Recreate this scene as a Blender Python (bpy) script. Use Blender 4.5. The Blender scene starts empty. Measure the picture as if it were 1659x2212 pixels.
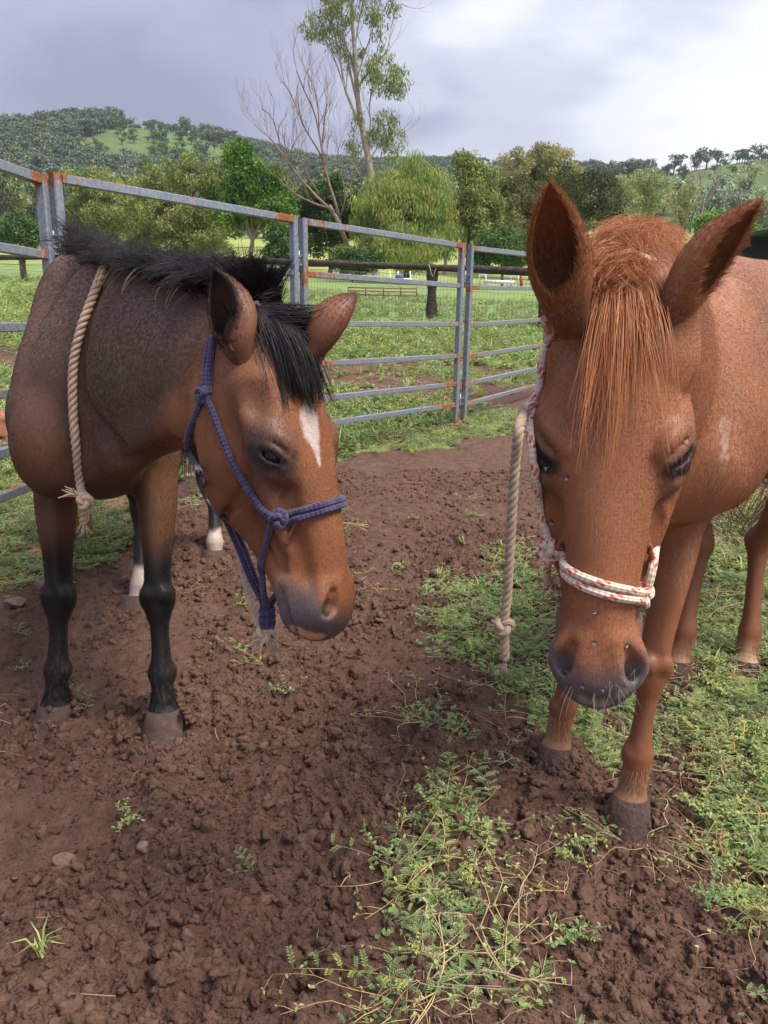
import bpy, bmesh, math, random, time
import numpy as np
from mathutils import Vector, Matrix

T0 = time.time()
random.seed(7)
RNG = np.random.default_rng(11)
scene = bpy.context.scene
col = scene.collection
R = math.radians

# ------------------------------------------------------------------ camera
CAM_H, PITCH, ROLL, FPX = 1.40, R(15.3), R(0.9), 1662.0
CAM = np.array([0.0, 0.0, CAM_H])
_fw = np.array([0, math.cos(PITCH), -math.sin(PITCH)])
_up0 = np.array([0, math.sin(PITCH), math.cos(PITCH)])
_rt0 = np.array([1.0, 0, 0])
_rt = _rt0 * math.cos(ROLL) + _up0 * math.sin(ROLL)
_up = _up0 * math.cos(ROLL) - _rt0 * math.sin(ROLL)
cam_data = bpy.data.cameras.new('camera')
cam = bpy.data.objects.new('camera', cam_data)
col.objects.link(cam)
cam.matrix_world = Matrix(((_rt[0], _up[0], -_fw[0], CAM[0]), (_rt[1], _up[1], -_fw[1], CAM[1]),
                           (_rt[2], _up[2], -_fw[2], CAM[2]), (0, 0, 0, 1)))
cam_data.sensor_fit = 'HORIZONTAL'
cam_data.sensor_width = 36.0
cam_data.lens = 36.0 * FPX / 1659.0
cam_data.clip_start = 0.05
cam_data.clip_end = 5000
scene.camera = cam


def at(px, py, Y):
    """world point at forward distance Y (metres) seen at photo position px, py"""
    d = (px - 829.5) * _rt + (1106.0 - py) * _up + FPX * _fw
    return CAM + d * (Y / d[1])


# ------------------------------------------------------------------ sky, sun, exposure
SUN_EL, SUN_AZ = R(60), R(118)          # azimuth measured from +Y towards +X
world = bpy.data.worlds.new('World')
scene.world = world
world.use_nodes = True
wn, wl = world.node_tree.nodes, world.node_tree.links
wn.clear()


def wnode(t, **kw):
    n = wn.new(t)
    for k, v in kw.items():
        setattr(n, k, v)
    return n


w_out = wnode('ShaderNodeOutputWorld')
w_bg = wnode('ShaderNodeBackground')
sky = wnode('ShaderNodeTexSky', sky_type='NISHITA', sun_disc=False)
sky.sun_elevation = SUN_EL
sky.sun_rotation = SUN_AZ
tc = wnode('ShaderNodeTexCoord')
mp = wnode('ShaderNodeMapping')
mp.inputs['Scale'].default_value = (1.0, 1.0, 2.1)
mp.inputs['Location'].default_value = (-2.4099, 1.8526, 1.8408)
wl.new(tc.outputs['Generated'], mp.inputs['Vector'])
n1 = wnode('ShaderNodeTexNoise')
n1.inputs['Scale'].default_value = 2.1
n1.inputs['Detail'].default_value = 7
n1.inputs['Roughness'].default_value = 0.49
n1.inputs['Distortion'].default_value = 0.25
wl.new(mp.outputs['Vector'], n1.inputs['Vector'])
sep = wnode('ShaderNodeSeparateXYZ')
wl.new(tc.outputs['Generated'], sep.inputs[0])
# the cloud is thinner towards the east (camera right), where the sun stands behind it
mr = wnode('ShaderNodeMapRange')
mr.inputs['From Min'].default_value = -0.55
mr.inputs['From Max'].default_value = 0.6
mr.inputs['To Min'].default_value = -0.16
mr.inputs['To Max'].default_value = 0.20
wl.new(sep.outputs['X'], mr.inputs['Value'])
addn = wnode('ShaderNodeMath', operation='ADD')
wl.new(n1.outputs['Fac'], addn.inputs[0])
wl.new(mr.outputs['Result'], addn.inputs[1])
cr = wnode('ShaderNodeValToRGB')
cr.color_ramp.interpolation = 'EASE'
for e in list(cr.color_ramp.elements)[1:]:
    cr.color_ramp.elements.remove(e)
cr.color_ramp.elements[0].position = 0.32
cr.color_ramp.elements[0].color = (0.175, 0.182, 0.262, 1)
for p, c in ((0.45, (0.235, 0.243, 0.335, 1)), (0.55, (0.345, 0.358, 0.438, 1)), (0.66, (0.48, 0.497, 0.54, 1)), (0.80, (0.575, 0.588, 0.605, 1))):
    e = cr.color_ramp.elements.new(p)
    e.color = c
wl.new(addn.outputs[0], cr.inputs['Fac'])
skm = wnode('ShaderNodeMix', data_type='RGBA', blend_type='MULTIPLY')
skm.inputs['Factor'].default_value = 1.0
skm.inputs['B'].default_value = (0.06, 0.06, 0.06, 1)
wl.new(sky.outputs['Color'], skm.inputs['A'])
wm = wnode('ShaderNodeMix', data_type='RGBA')
wm.inputs['Factor'].default_value = 0.94
wl.new(skm.outputs['Result'], wm.inputs['A'])
wl.new(cr.outputs['Color'], wm.inputs['B'])
# an overcast sky is brightest overhead (CIE overcast distribution, softened)
zen = wnode('ShaderNodeMapRange')
zen.inputs['From Min'].default_value = 0.0
zen.inputs['From Max'].default_value = 1.0
zen.inputs['To Min'].default_value = 0.92
zen.inputs['To Max'].default_value = 1.9
wl.new(sep.outputs['Z'], zen.inputs['Value'])
wz = wnode('ShaderNodeMix', data_type='RGBA', blend_type='MULTIPLY')
wz.inputs['Factor'].default_value = 1.0
wl.new(wm.outputs['Result'], wz.inputs['A'])
wl.new(zen.outputs['Result'], wz.inputs['B'])
wl.new(wz.outputs['Result'], w_bg.inputs['Color'])
w_bg.inputs['Strength'].default_value = 0.50
wl.new(w_bg.outputs[0], w_out.inputs['Surface'])

sun_d = bpy.data.lights.new('sun', 'SUN')
sun_d.energy = 1.5
sun_d.angle = R(26)
sun_d.color = (1.0, 0.93, 0.83)
sun_o = bpy.data.objects.new('sun', sun_d)
col.objects.link(sun_o)
_sd = Vector((math.sin(SUN_AZ) * math.cos(SUN_EL), math.cos(SUN_AZ) * math.cos(SUN_EL), math.sin(SUN_EL)))
sun_o.rotation_euler = _sd.to_track_quat('Z', 'Y').to_euler()

vs = scene.view_settings
vs.view_transform = 'Standard'
vs.look = 'None'
vs.exposure = 1.85
vs.gamma = 1.0
vs.use_curve_mapping = False
scene.cycles.use_denoising = True
scene.cycles.max_bounces = 8
scene.cycles.transparent_max_bounces = 8


# ------------------------------------------------------------------ small helpers
def tag(o, label=None, cat=None, group=None, kind=None):
    if label: o['label'] = label
    if cat: o['category'] = cat
    if group: o['group'] = group
    if kind: o['kind'] = kind
    return o


def empty(name, loc=(0, 0, 0), label=None, cat=None, group=None):
    o = bpy.data.objects.new(name, None)
    o.location = Vector(loc)
    o.empty_display_size = 0.1
    col.objects.link(o)
    return tag(o, label, cat, group)


def mesh_np(name, verts, faces, mat=None, smooth=True):
    """mesh from numpy arrays; faces is an (n,3) or (n,4) array, or a list of such arrays"""
    me = bpy.data.meshes.new(name)
    verts = np.asarray(verts, dtype=np.float32)
    fl = [np.asarray(f, dtype=np.int32) for f in (faces if isinstance(faces, list) else [faces])]
    fl = [f for f in fl if len(f)]
    loops = np.concatenate([f.ravel() for f in fl])
    tot = np.concatenate([np.full(len(f), f.shape[1], np.int32) for f in fl])
    start = np.concatenate([[0], np.cumsum(tot)[:-1]]).astype(np.int32)
    me.vertices.add(len(verts))
    me.vertices.foreach_set('co', verts.ravel())
    me.loops.add(len(loops))
    me.loops.foreach_set('vertex_index', loops)
    me.polygons.add(len(tot))
    me.polygons.foreach_set('loop_start', start)
    me.polygons.foreach_set('use_smooth', np.full(len(tot), smooth))
    me.update(calc_edges=True)
    if mat: me.materials.append(mat)
    return me


def obj(name, me, parent=None, loc=None):
    """link a mesh whose vertices are in world space (moved to the parent's frame when it has one)"""
    o = bpy.data.objects.new(name, me)
    col.objects.link(o)
    if parent is not None:
        o.parent = parent
        if parent.type == 'EMPTY' or True:
            base = parent
            m = Matrix.Identity(4)
            while base is not None:
                m = base.matrix_basis @ m
                base = base.parent
            o.matrix_basis = m.inverted()
    if loc is not None: o.location = Vector(loc)
    return o


def set_color(me, rgb, name='Col'):
    a = me.attributes.new(name, 'FLOAT_COLOR', 'POINT')
    n = len(me.vertices)
    c = np.ones((n, 4), np.float32)
    c[:, :3] = rgb
    a.data.foreach_set('color', c.ravel())


def nrm(v):
    v = np.asarray(v, float)
    return v / np.linalg.norm(v)


# numpy noise -------------------------------------------------------------
def _hash(ix, iy, iz, seed):
    h = (ix.astype(np.int64) * 374761393 + iy.astype(np.int64) * 668265263 + iz.astype(np.int64) * 2147483647 + seed * 974711) & 0xffffffff
    h = ((h ^ (h >> 13)) * 1274126177) & 0xffffffff
    h = ((h ^ (h >> 16)) * 2246822519) & 0xffffffff
    return ((h ^ (h >> 15)) & 0xffffff) / float(0xffffff)


def vnoise(p, scale, seed=0):
    """value noise in 0..1, p is (n,2) or (n,3)"""
    p = np.asarray(p, float) * scale
    if p.shape[1] == 2: p = np.column_stack([p, np.zeros(len(p))])
    i = np.floor(p).astype(np.int64)
    f = p - i
    f = f * f * (3 - 2 * f)
    r = 0
    for dx in (0, 1):
        for dy in (0, 1):
            for dz in (0, 1):
                w = (f[:, 0] if dx else 1 - f[:, 0]) * (f[:, 1] if dy else 1 - f[:, 1]) * (f[:, 2] if dz else 1 - f[:, 2])
                r = r + w * _hash(i[:, 0] + dx, i[:, 1] + dy, i[:, 2] + dz, seed)
    return r


def fbm(p, scale, octaves=4, seed=0, gain=0.5):
    r, a, s = 0, 1.0, 0
    for o in range(octaves):
        r = r + a * vnoise(p, scale * 2 ** o, seed + o * 17)
        s += a
        a *= gain
    return r / s


def worley(p, scale, seed=0):
    """F1, F2 and a random value of the nearest cell, 2-D"""
    p = np.asarray(p, float)[:, :2] * scale
    i = np.floor(p).astype(np.int64)
    f1 = np.full(len(p), 9.0); f2 = np.full(len(p), 9.0); rid = np.zeros(len(p))
    z = np.zeros(len(p), np.int64)
    for dx in (-1, 0, 1):
        for dy in (-1, 0, 1):
            cx, cy = i[:, 0] + dx, i[:, 1] + dy
            qx = cx + _hash(cx, cy, z, seed); qy = cy + _hash(cx, cy, z + 1, seed)
            d = np.hypot(p[:, 0] - qx, p[:, 1] - qy)
            c = d < f1
            f2 = np.where(c, f1, np.minimum(f2, d))
            rid = np.where(c, _hash(cx, cy, z + 2, seed), rid)
            f1 = np.where(c, d, f1)
    return f1, f2, rid


def sstep(a, b, x):
    t = np.clip((x - a) / (b - a), 0, 1)
    return t * t * (3 - 2 * t)


# tubes -------------------------------------------------------------------
def frames(P):
    P = np.asarray(P, float)
    T = np.gradient(P, axis=0)
    T /= np.maximum(np.linalg.norm(T, axis=1, keepdims=True), 1e-9)
    n = np.cross(T[0], [0, 0, 1.0])
    if np.linalg.norm(n) < 1e-3: n = np.cross(T[0], [1.0, 0, 0])
    n = nrm(n)
    N = [n]
    for k in range(1, len(P)):
        n = N[-1] - T[k] * np.dot(N[-1], T[k])
        n = n / max(np.linalg.norm(n), 1e-9)
        N.append(n)
    N = np.array(N)
    return T, N, np.cross(T, N)


def tube(P, r, seg=8, caps=True):
    """verts and quads of a tube along P with radius r (scalar or per point)"""
    P = np.asarray(P, float)
    n = len(P)
    r = np.broadcast_to(np.asarray(r, float), (n,))
    T, N, B = frames(P)
    a = np.linspace(0, 2 * np.pi, seg, endpoint=False)
    V = P[:, None, :] + r[:, None, None] * (np.cos(a)[None, :, None] * N[:, None, :] + np.sin(a)[None, :, None] * B[:, None, :])
    V = V.reshape(-1, 3)
    k = np.arange(n - 1)[:, None] * seg
    j = np.arange(seg)[None, :]
    j2 = (j + 1) % seg
    F = np.stack([k + j, k + j2, k + seg + j2, k + seg + j], -1).reshape(-1, 4)
    if caps:
        V = np.vstack([V, P[0], P[-1]])
        c0, c1 = n * seg, n * seg + 1
        jj = np.arange(seg); j3 = (jj + 1) % seg
        F2 = np.stack([np.full(seg, c0), j3, jj, jj], -1)
        F3 = np.stack([np.full(seg, c1), (n - 1) * seg + jj, (n - 1) * seg + j3, (n - 1) * seg + j3], -1)
        return V, F, np.vstack([F2[:, :3], F3[:, :3]])
    return V, F, np.zeros((0, 3), int)


class MB:
    """collects geometry (world space) and links it as one mesh object"""
    def __init__(self): self.v, self.q, self.t, self.c, self.n = [], [], [], [], 0

    def add(self, V, Q=None, T=None, c=None):
        V = np.asarray(V, float)
        if Q is not None and len(Q): self.q.append(np.asarray(Q) + self.n)
        if T is not None and len(T): self.t.append(np.asarray(T) + self.n)
        self.v.append(V)
        if c is not None: self.c.append(np.broadcast_to(np.asarray(c, float), (len(V), 3)))
        self.n += len(V)
        return self

    def tube(self, P, r, seg=8, c=None):
        V, Q, T = tube(P, r, seg)
        return self.add(V, Q, T, c)

    def box(self, c, half, axes=None, bevel=0.0):
        ax = np.eye(3) if axes is None else np.asarray(axes, float)
        h = np.asarray(half, float)
        b = min(bevel, h.min() * 0.45)
        if b <= 0:
            s = np.array([[x, y, z] for x in (-1, 1) for y in (-1, 1) for z in (-1, 1)], float) * h
            Q = [[0, 1, 3, 2], [4, 6, 7, 5], [0, 4, 5, 1], [2, 3, 7, 6], [0, 2, 6, 4], [1, 5, 7, 3]]
            return self.add(np.asarray(c) + s @ ax, Q)
        # chamfered box: 24 vertices
        V, idx = [], {}
        for sx in (-1, 1):
            for sy in (-1, 1):
                for sz in (-1, 1):
                    for k in range(3):
                        p = np.array([sx, sy, sz], float) * (h - b)
                        p[k] = (sx, sy, sz)[k] * h[k]
                        idx[(sx, sy, sz, k)] = len(V)
                        V.append(p)
        Q, T = [], []
        for k in range(3):
            i, j = (k + 1) % 3, (k + 2) % 3
            for s in (-1, 1):
                f = []
                for a_, b_ in ((-1, -1), (1, -1), (1, 1), (-1, 1)):
                    t = [0, 0, 0]; t[k] = s; t[i] = a_; t[j] = b_
                    f.append(idx[(*t, k)])
                Q.append(f if s > 0 else f[::-1])
        for k in range(3):          # edges parallel to axis k
            i, j = (k + 1) % 3, (k + 2) % 3
            for a_ in (-1, 1):
                for b_ in (-1, 1):
                    lo = [0, 0, 0]; lo[i] = a_; lo[j] = b_; lo[k] = -1
                    hi = list(lo); hi[k] = 1
                    f = [idx[(*lo, i)], idx[(*hi, i)], idx[(*hi, j)], idx[(*lo, j)]]
                    Q.append(f if a_ * b_ < 0 else f[::-1])
        for sx in (-1, 1):
            for sy in (-1, 1):
                for sz in (-1, 1):
                    f = [idx[(sx, sy, sz, k)] for k in range(3)]
                    T.append(f if sx * sy * sz > 0 else f[::-1])
        return self.add(np.asarray(c) + np.array(V) @ ax, Q, T)

    def mesh(self, name, mat=None, smooth=True):
        V = np.vstack(self.v)
        fl = []
        if self.q: fl.append(np.vstack(self.q))
        if self.t: fl.append(np.vstack(self.t))
        me = mesh_np(name, V, fl, mat, smooth)
        if self.c: set_color(me, np.vstack(self.c))
        return me

    def build(self, name, mat=None, parent=None, smooth=True):
        return obj(name, self.mesh(name, mat, smooth), parent)


def spline(P, n):
    """Catmull-Rom through P, resampled at n points of even spacing"""
    P = np.asarray(P, float)
    Q = np.vstack([2 * P[0] - P[1], P, 2 * P[-1] - P[-2]])
    out = []
    for k in range(len(P) - 1):
        t = np.linspace(0, 1, 24, endpoint=False)[:, None]
        p0, p1, p2, p3 = Q[k], Q[k + 1], Q[k + 2], Q[k + 3]
        out.append(0.5 * (2 * p1 + (p2 - p0) * t + (2 * p0 - 5 * p1 + 4 * p2 - p3) * t ** 2 + (3 * p1 - p0 - 3 * p2 + p3) * t ** 3))
    out = np.vstack(out + [P[-1:]])
    s = np.concatenate([[0], np.cumsum(np.linalg.norm(np.diff(out, axis=0), axis=1))])
    u = np.linspace(0, s[-1], n)
    return np.column_stack([np.interp(u, s, out[:, k]) for k in range(out.shape[1])])


# ------------------------------------------------------------------ materials
class Mat:
    def __init__(self, name):
        self.m = bpy.data.materials.new(name)
        self.m.use_nodes = True
        self.n, self.l = self.m.node_tree.nodes, self.m.node_tree.links
        self.b = self.n['Principled BSDF']

    def node(self, t, **kw):
        n = self.n.new(t)
        for k, v in kw.items():
            if k in n.inputs: n.inputs[k].default_value = v
            else: setattr(n, k, v)
        return n

    def link(self, a, b): self.l.new(a, b)

    def set(self, **kw):
        for k, v in kw.items():
            self.b.inputs[k.replace('_', ' ')].default_value = v
        return self

    def coord(self, which='Object'):
        return self.node('ShaderNodeTexCoord').outputs[which]

    def noise(self, scale, detail=4, rough=0.55, vec=None, dist=0.0):
        n = self.node('ShaderNodeTexNoise')
        n.inputs['Scale'].default_value = scale
        n.inputs['Detail'].default_value = detail
        n.inputs['Roughness'].default_value = rough
        n.inputs['Distortion'].default_value = dist
        self.link(vec if vec is not None else self.coord(), n.inputs['Vector'])
        return n.outputs['Fac']

    def ramp(self, fac, stops, interp='LINEAR'):
        r = self.node('ShaderNodeValToRGB')
        r.color_ramp.interpolation = interp
        els = r.color_ramp.elements
        while len(els) > 1: els.remove(els[-1])
        for k, (p, c) in enumerate(stops):
            e = els[0] if k == 0 else els.new(p)
            e.position = p
            c = (c, c, c) if not isinstance(c, (tuple, list)) else c
            e.color = (*c[:3], 1)
        self.link(fac, r.inputs['Fac'])
        return r.outputs['Color']

    def mix(self, fac, a, b, blend='MIX'):
        m = self.node('ShaderNodeMix', data_type='RGBA', blend_type=blend)
        for v, s in ((fac, m.inputs['Factor']), (a, m.inputs['A']), (b, m.inputs['B'])):
            if isinstance(v, bpy.types.NodeSocket): self.link(v, s)
            elif isinstance(v, (int, float)) and s.type != 'RGBA': s.default_value = v
            else: s.default_value = (*((v, v, v) if isinstance(v, (int, float)) else v[:3]), 1)
        return m.outputs['Result']

    def math(self, op, a, b=None):
        m = self.node('ShaderNodeMath', operation=op)
        for v, s in ((a, m.inputs[0]), (b, m.inputs[1])):
            if v is None: continue
            if isinstance(v, bpy.types.NodeSocket): self.link(v, s)
            else: s.default_value = v
        return m.outputs[0]

    def attr(self, name, out='Color'):
        return self.node('ShaderNodeAttribute', attribute_name=name).outputs[out]

    def base(self, c):
        if isinstance(c, bpy.types.NodeSocket): self.link(c, self.b.inputs['Base Color'])
        else: self.b.inputs['Base Color'].default_value = (*c, 1)
        return self

    def rough(self, c):
        if isinstance(c, bpy.types.NodeSocket): self.link(c, self.b.inputs['Roughness'])
        else: self.b.inputs['Roughness'].default_value = c
        return self

    def bump(self, h, strength=0.5, dist=0.01):
        b = self.node('ShaderNodeBump')
        b.inputs['Strength'].default_value = strength
        b.inputs['Distance'].default_value = dist
        self.link(h, b.inputs['Height'])
        self.link(b.outputs['Normal'], self.b.inputs['Normal'])
        return self


# ------------------------------------------------------------------ lie of the land
def land(x, y):
    """smooth height of the ground; rises gently away from the camera, then to the hills"""
    x = np.asarray(x, float); y = np.asarray(y, float)
    near = 0.057 * (y - 2.0)
    near = np.where(y < 60, near, 0.057 * 58 + 0.115 * (y - 60))
    near = np.minimum(near, 0.057 * 58 + 0.115 * 110)
    near = near + 0.06 * sstep(-0.8, -2.5, x) * sstep(2, 4, y) * (1 - sstep(20, 60, y))
    near = near - 0.028 * np.clip(x, -40, 40) * sstep(5, 22, y) * (1 - sstep(35, 90, y))
    # hills: a ridge right round the back, a rounded peak on the left, a shoulder on the right
    r = np.hypot(x, y)
    a = np.arctan2(x, np.maximum(y, 1e-3))
    ridge = sstep(170, 430, r) * (40 + 3 * np.sin(a * 7 + 1) + 2 * np.sin(a * 17))
    cx, cy = -128.0, 395.0
    d2 = ((x - cx) / 95) ** 2 + ((y - cy) / 120) ** 2
    peak = 23 * np.exp(-d2 * 1.1)
    cx, cy = 190.0, 300.0
    d3 = ((x - cx) / 110) ** 2 + ((y - cy) / 70) ** 2
    peak2 = 13 * np.exp(-d3)
    back = 1 - 0.6 * sstep(430, 800, r)
    return near + np.where(y > 60, (ridge + peak + peak2) * back, 0)


# ------------------------------------------------------------------ implicit surfaces (for the horses)
class Field:
    def __init__(self):
        self.pr = []

    def _add(self, fn, op, k, c, rad):
        self.pr.append((fn, op, k, np.asarray(c, float), float(rad)))

    def ell(self, c, r, axes=None, k=0.03, op='u'):
        c = np.asarray(c, np.float32); r = np.asarray(r, np.float32)
        A = (np.eye(3) if axes is None else np.array([nrm(a) for a in axes])).astype(np.float32)

        def fn(P):
            q = (P - c) @ A.T
            k0 = np.sqrt(((q / r) ** 2).sum(1)) + 1e-9
            k1 = np.sqrt(((q / r ** 2) ** 2).sum(1)) + 1e-9
            return k0 * (k0 - 1) / k1
        self._add(fn, op, k, c, r.max())

    def cap(self, a, b, ra, rb, up=(0, 0, 1), k=0.03, op='u'):
        """tapered capsule with an elliptic section: radii (across, along 'up')"""
        a = np.asarray(a, float); b = np.asarray(b, float)
        ra = np.asarray([ra, ra] if np.isscalar(ra) else ra, float)
        rb = np.asarray([rb, rb] if np.isscalar(rb) else rb, float)
        L = np.linalg.norm(b - a)
        t = (b - a) / L
        u = np.asarray(up, float)
        u = u - t * np.dot(u, t)
        if np.linalg.norm(u) < 1e-4:
            u = np.cross(t, [1.0, 0, 0])
        u = nrm(u)
        w = np.cross(t, u)

        def fn(P):
            q = P - a
            s = q @ t
            h = np.clip(s / L, 0, 1)
            rr = ra[None, :] * (1 - h)[:, None] + rb[None, :] * h[:, None]
            rm = rr.min(1)
            o = s - h * L
            e = np.column_stack([(q @ w) / rr[:, 0], (q @ u) / rr[:, 1], o / rm])
            k0 = np.sqrt((e ** 2).sum(1)) + 1e-9
            k1 = np.sqrt((e[:, 0] / rr[:, 0]) ** 2 + (e[:, 1] / rr[:, 1]) ** 2 + (e[:, 2] / rm) ** 2) + 1e-9
            return k0 * (k0 - 1) / k1
        self._add(fn, op, k, (a + b) / 2, L / 2 + max(ra.max(), rb.max()))

    def chain(self, pts, radii, up=(0, 0, 1), k=0.02, op='u', n=None):
        """one primitive: a tube of elliptic section through pts, radii (across, along 'up') per point"""
        pts = np.asarray(pts, float)
        rad = np.array([[r, r] if np.isscalar(r) else r for r in radii], float)
        ups = np.array(up if isinstance(up, list) else [up] * len(pts), float)
        n = n or max(2, 3 * (len(pts) - 1) + 1)
        s0 = np.concatenate([[0], np.cumsum(np.linalg.norm(np.diff(pts, axis=0), axis=1))])
        D_ = spline(np.column_stack([pts, rad, ups]), n) if len(pts) > 2 else np.linspace(np.r_[pts[0], rad[0], ups[0]], np.r_[pts[1], rad[1], ups[1]], n)
        C, Rr, U = D_[:, :3], np.maximum(D_[:, 3:5], 1e-4), D_[:, 5:8]

        Tn = np.gradient(C, axis=0)
        Tn /= np.linalg.norm(Tn, axis=1, keepdims=True)
        U = U - Tn * (U * Tn).sum(1, keepdims=True)
        U /= np.linalg.norm(U, axis=1, keepdims=True)
        W = np.cross(Tn, U)
        A0, Sg = C[:-1], np.diff(C, axis=0)
        LL = (Sg ** 2).sum(1)
        C, Rr, U, W, Tn, A0, Sg, LL = [v_.astype(np.float32) for v_ in (C, Rr, U, W, Tn, A0, Sg, LL)]

        def fn(P):
            if len(P) > 300:
                m = P.mean(0)
                pr = np.sqrt(((P - m) ** 2).sum(1).max())
                hm = np.clip(((m - A0) * Sg).sum(1) / LL, 0, 1)
                dm = np.linalg.norm(m - A0 - Sg * hm[:, None], axis=1)
                keep = np.nonzero((dm - pr < Rr.max() + .16) & (dm <= dm.min() + 2 * pr + 1e-6))[0]
                if len(keep) == 0: return np.full(len(P), .16)
            else:
                keep = range(len(A0))
            bd = np.full(len(P), 1e9, np.float32); bi = np.zeros(len(P), int); bh = np.zeros(len(P), np.float32)
            for i in keep:
                q = P - A0[i]
                h = np.clip((q @ Sg[i]) / LL[i], 0, 1)
                d2 = (q * q).sum(1) - 2 * h * (q @ Sg[i]) + h * h * LL[i]
                c_ = d2 < bd
                bd[c_] = d2[c_]; bi[c_] = i; bh[c_] = h[c_]
            h1 = bh[:, None]
            I = lambda X: X[bi] * (1 - h1) + X[bi + 1] * h1
            q = P - I(C)
            rr = I(Rr)
            rm = rr.min(1)
            e = np.column_stack([(q * I(W)).sum(1) / rr[:, 0], (q * I(U)).sum(1) / rr[:, 1], (q * I(Tn)).sum(1) / rm])
            k0 = np.sqrt((e ** 2).sum(1)) + 1e-9
            k1 = np.sqrt((e[:, 0] / rr[:, 0]) ** 2 + (e[:, 1] / rr[:, 1]) ** 2 + (e[:, 2] / rm) ** 2) + 1e-9
            return k0 * (k0 - 1) / k1
        c = (C.min(0) + C.max(0)) / 2
        self._add(fn, op, k, c, np.linalg.norm(C - c, axis=1).max() + Rr.max())

    def near(self, c, rad):
        return [p for p in self.pr if np.linalg.norm(p[3] - c) < p[4] + rad + p[2] + 0.02]

    def ev(self, P, prims=None):
        d = np.full(len(P), 1.0, P.dtype)
        for fn, op, k, c, rad in (self.pr if prims is None else prims):
            e = fn(P)
            if op == 'u':
                h = np.maximum(k - np.abs(d - e), 0) / k
                d = np.minimum(d, e) - h * h * k * 0.25
            else:
                e = -e
                h = np.maximum(k - np.abs(d - e), 0) / k
                d = np.maximum(d, e) + h * h * k * 0.25
        return d

    def grad(self, P, prims=None, e=0.002):
        g = np.zeros_like(P)
        for s in ((1, -1, -1), (-1, -1, 1), (-1, 1, -1), (1, 1, 1)):
            s = np.array(s, float)
            g += s[None, :] * self.ev(P + s * e, prims)[:, None]
        return g / np.maximum(np.linalg.norm(g, axis=1, keepdims=True), 1e-9)

    def snap(self, P, off=0.0, it=6):
        """move points along the gradient until they lie 'off' outside the surface"""
        P = np.array(P, float)
        for _ in range(it):
            d = self.ev(P) - off
            P = P - self.grad(P) * np.clip(d, -0.05, 0.05)[:, None]
        return P

    def polygonise(self, lo, hi, h, zmin=None):
        lo = np.asarray(lo, float); hi = np.asarray(hi, float)
        B = 12
        nb = np.ceil((hi - lo) / (h * B)).astype(int)
        n = nb * B + 1
        V = np.ones(n, np.float32)
        bc = np.stack(np.meshgrid(*[lo[i] + (np.arange(nb[i]) + 0.5) * B * h for i in range(3)], indexing='ij'), -1).reshape(-1, 3)
        bi = np.stack(np.meshgrid(*[np.arange(nb[i]) for i in range(3)], indexing='ij'), -1).reshape(-1, 3)
        dc = self.ev(bc)
        br = B * h * math.sqrt(3) / 2
        g = np.arange(B + 1) * h
        G = np.stack(np.meshgrid(g, g, g, indexing='ij'), -1).reshape(-1, 3)
        for c, i, d in zip(bc, bi, dc):
            s = tuple(slice(i[k] * B, i[k] * B + B + 1) for k in range(3))
            if abs(d) > br * 1.3 + 0.02:
                if d < 0: V[s] = -1
                continue
            pr = self.near(c, br)
            if not pr: continue
            V[s] = self.ev((lo + i * B * h + G).astype(np.float32), pr).reshape(B + 1, B + 1, B + 1)
        S = V < 0
        m = S[:-1, :-1, :-1].astype(np.int8)
        cnt = np.zeros(np.array(S.shape) - 1, np.int8)
        for dx in (0, 1):
            for dy in (0, 1):
                for dz in (0, 1):
                    cnt += S[dx:S.shape[0] - 1 + dx, dy:S.shape[1] - 1 + dy, dz:S.shape[2] - 1 + dz]
        act = np.argwhere((cnt > 0) & (cnt < 8))
        idm = np.full(cnt.shape, -1, np.int32)
        idm[act[:, 0], act[:, 1], act[:, 2]] = np.arange(len(act))
        cor = np.array([[x, y, z] for x in (0, 1) for y in (0, 1) for z in (0, 1)])
        cv = np.stack([V[act[:, 0] + c[0], act[:, 1] + c[1], act[:, 2] + c[2]] for c in cor], 1)
        acc = np.zeros((len(act), 3)); num = np.zeros(len(act))
        for a in range(8):
            for b in range(a + 1, 8):
                if np.abs(cor[a] - cor[b]).sum() != 1: continue
                x = (cv[:, a] < 0) != (cv[:, b] < 0)
                t = np.where(x, cv[:, a] / np.where(x, cv[:, a] - cv[:, b], 1), 0)
                acc += np.where(x[:, None], cor[a] + t[:, None] * (cor[b] - cor[a]), 0)
                num += x
        P = lo + h * (act + acc / num[:, None])
        faces = []
        for ax in range(3):
            s0 = [slice(1, -1)] * 3; s0[ax] = slice(0, -1)
            s1 = [slice(1, -1)] * 3; s1[ax] = slice(1, None)
            A, Bb = S[tuple(s0)], S[tuple(s1)]
            e = np.argwhere(A != Bb)
            inside = A[e[:, 0], e[:, 1], e[:, 2]]
            o = e + 1; o[:, ax] -= 1
            u, w = (ax + 1) % 3, (ax + 2) % 3
            q = []
            for du, dw in ((-1, -1), (0, -1), (0, 0), (-1, 0)):
                c = o.copy(); c[:, u] += du; c[:, w] += dw
                q.append(idm[c[:, 0], c[:, 1], c[:, 2]])
            q = np.stack(q, 1)
            q = np.where(inside[:, None], q, q[:, ::-1])
            faces.append(q)
        F = np.vstack(faces)
        F = F[(F >= 0).all(1)]

        # smooth a little, then pull back on to the surface (trilinear lookups in the grid)
        def look(Q):
            f = np.clip((Q - lo) / h, 0, np.array(n) - 1.001)
            i = f.astype(int); f = f - i
            r = 0
            for c in cor:
                wgt = np.prod(np.where(c, f, 1 - f), axis=1)
                r = r + wgt * V[i[:, 0] + c[0], i[:, 1] + c[1], i[:, 2] + c[2]]
            return r
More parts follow.
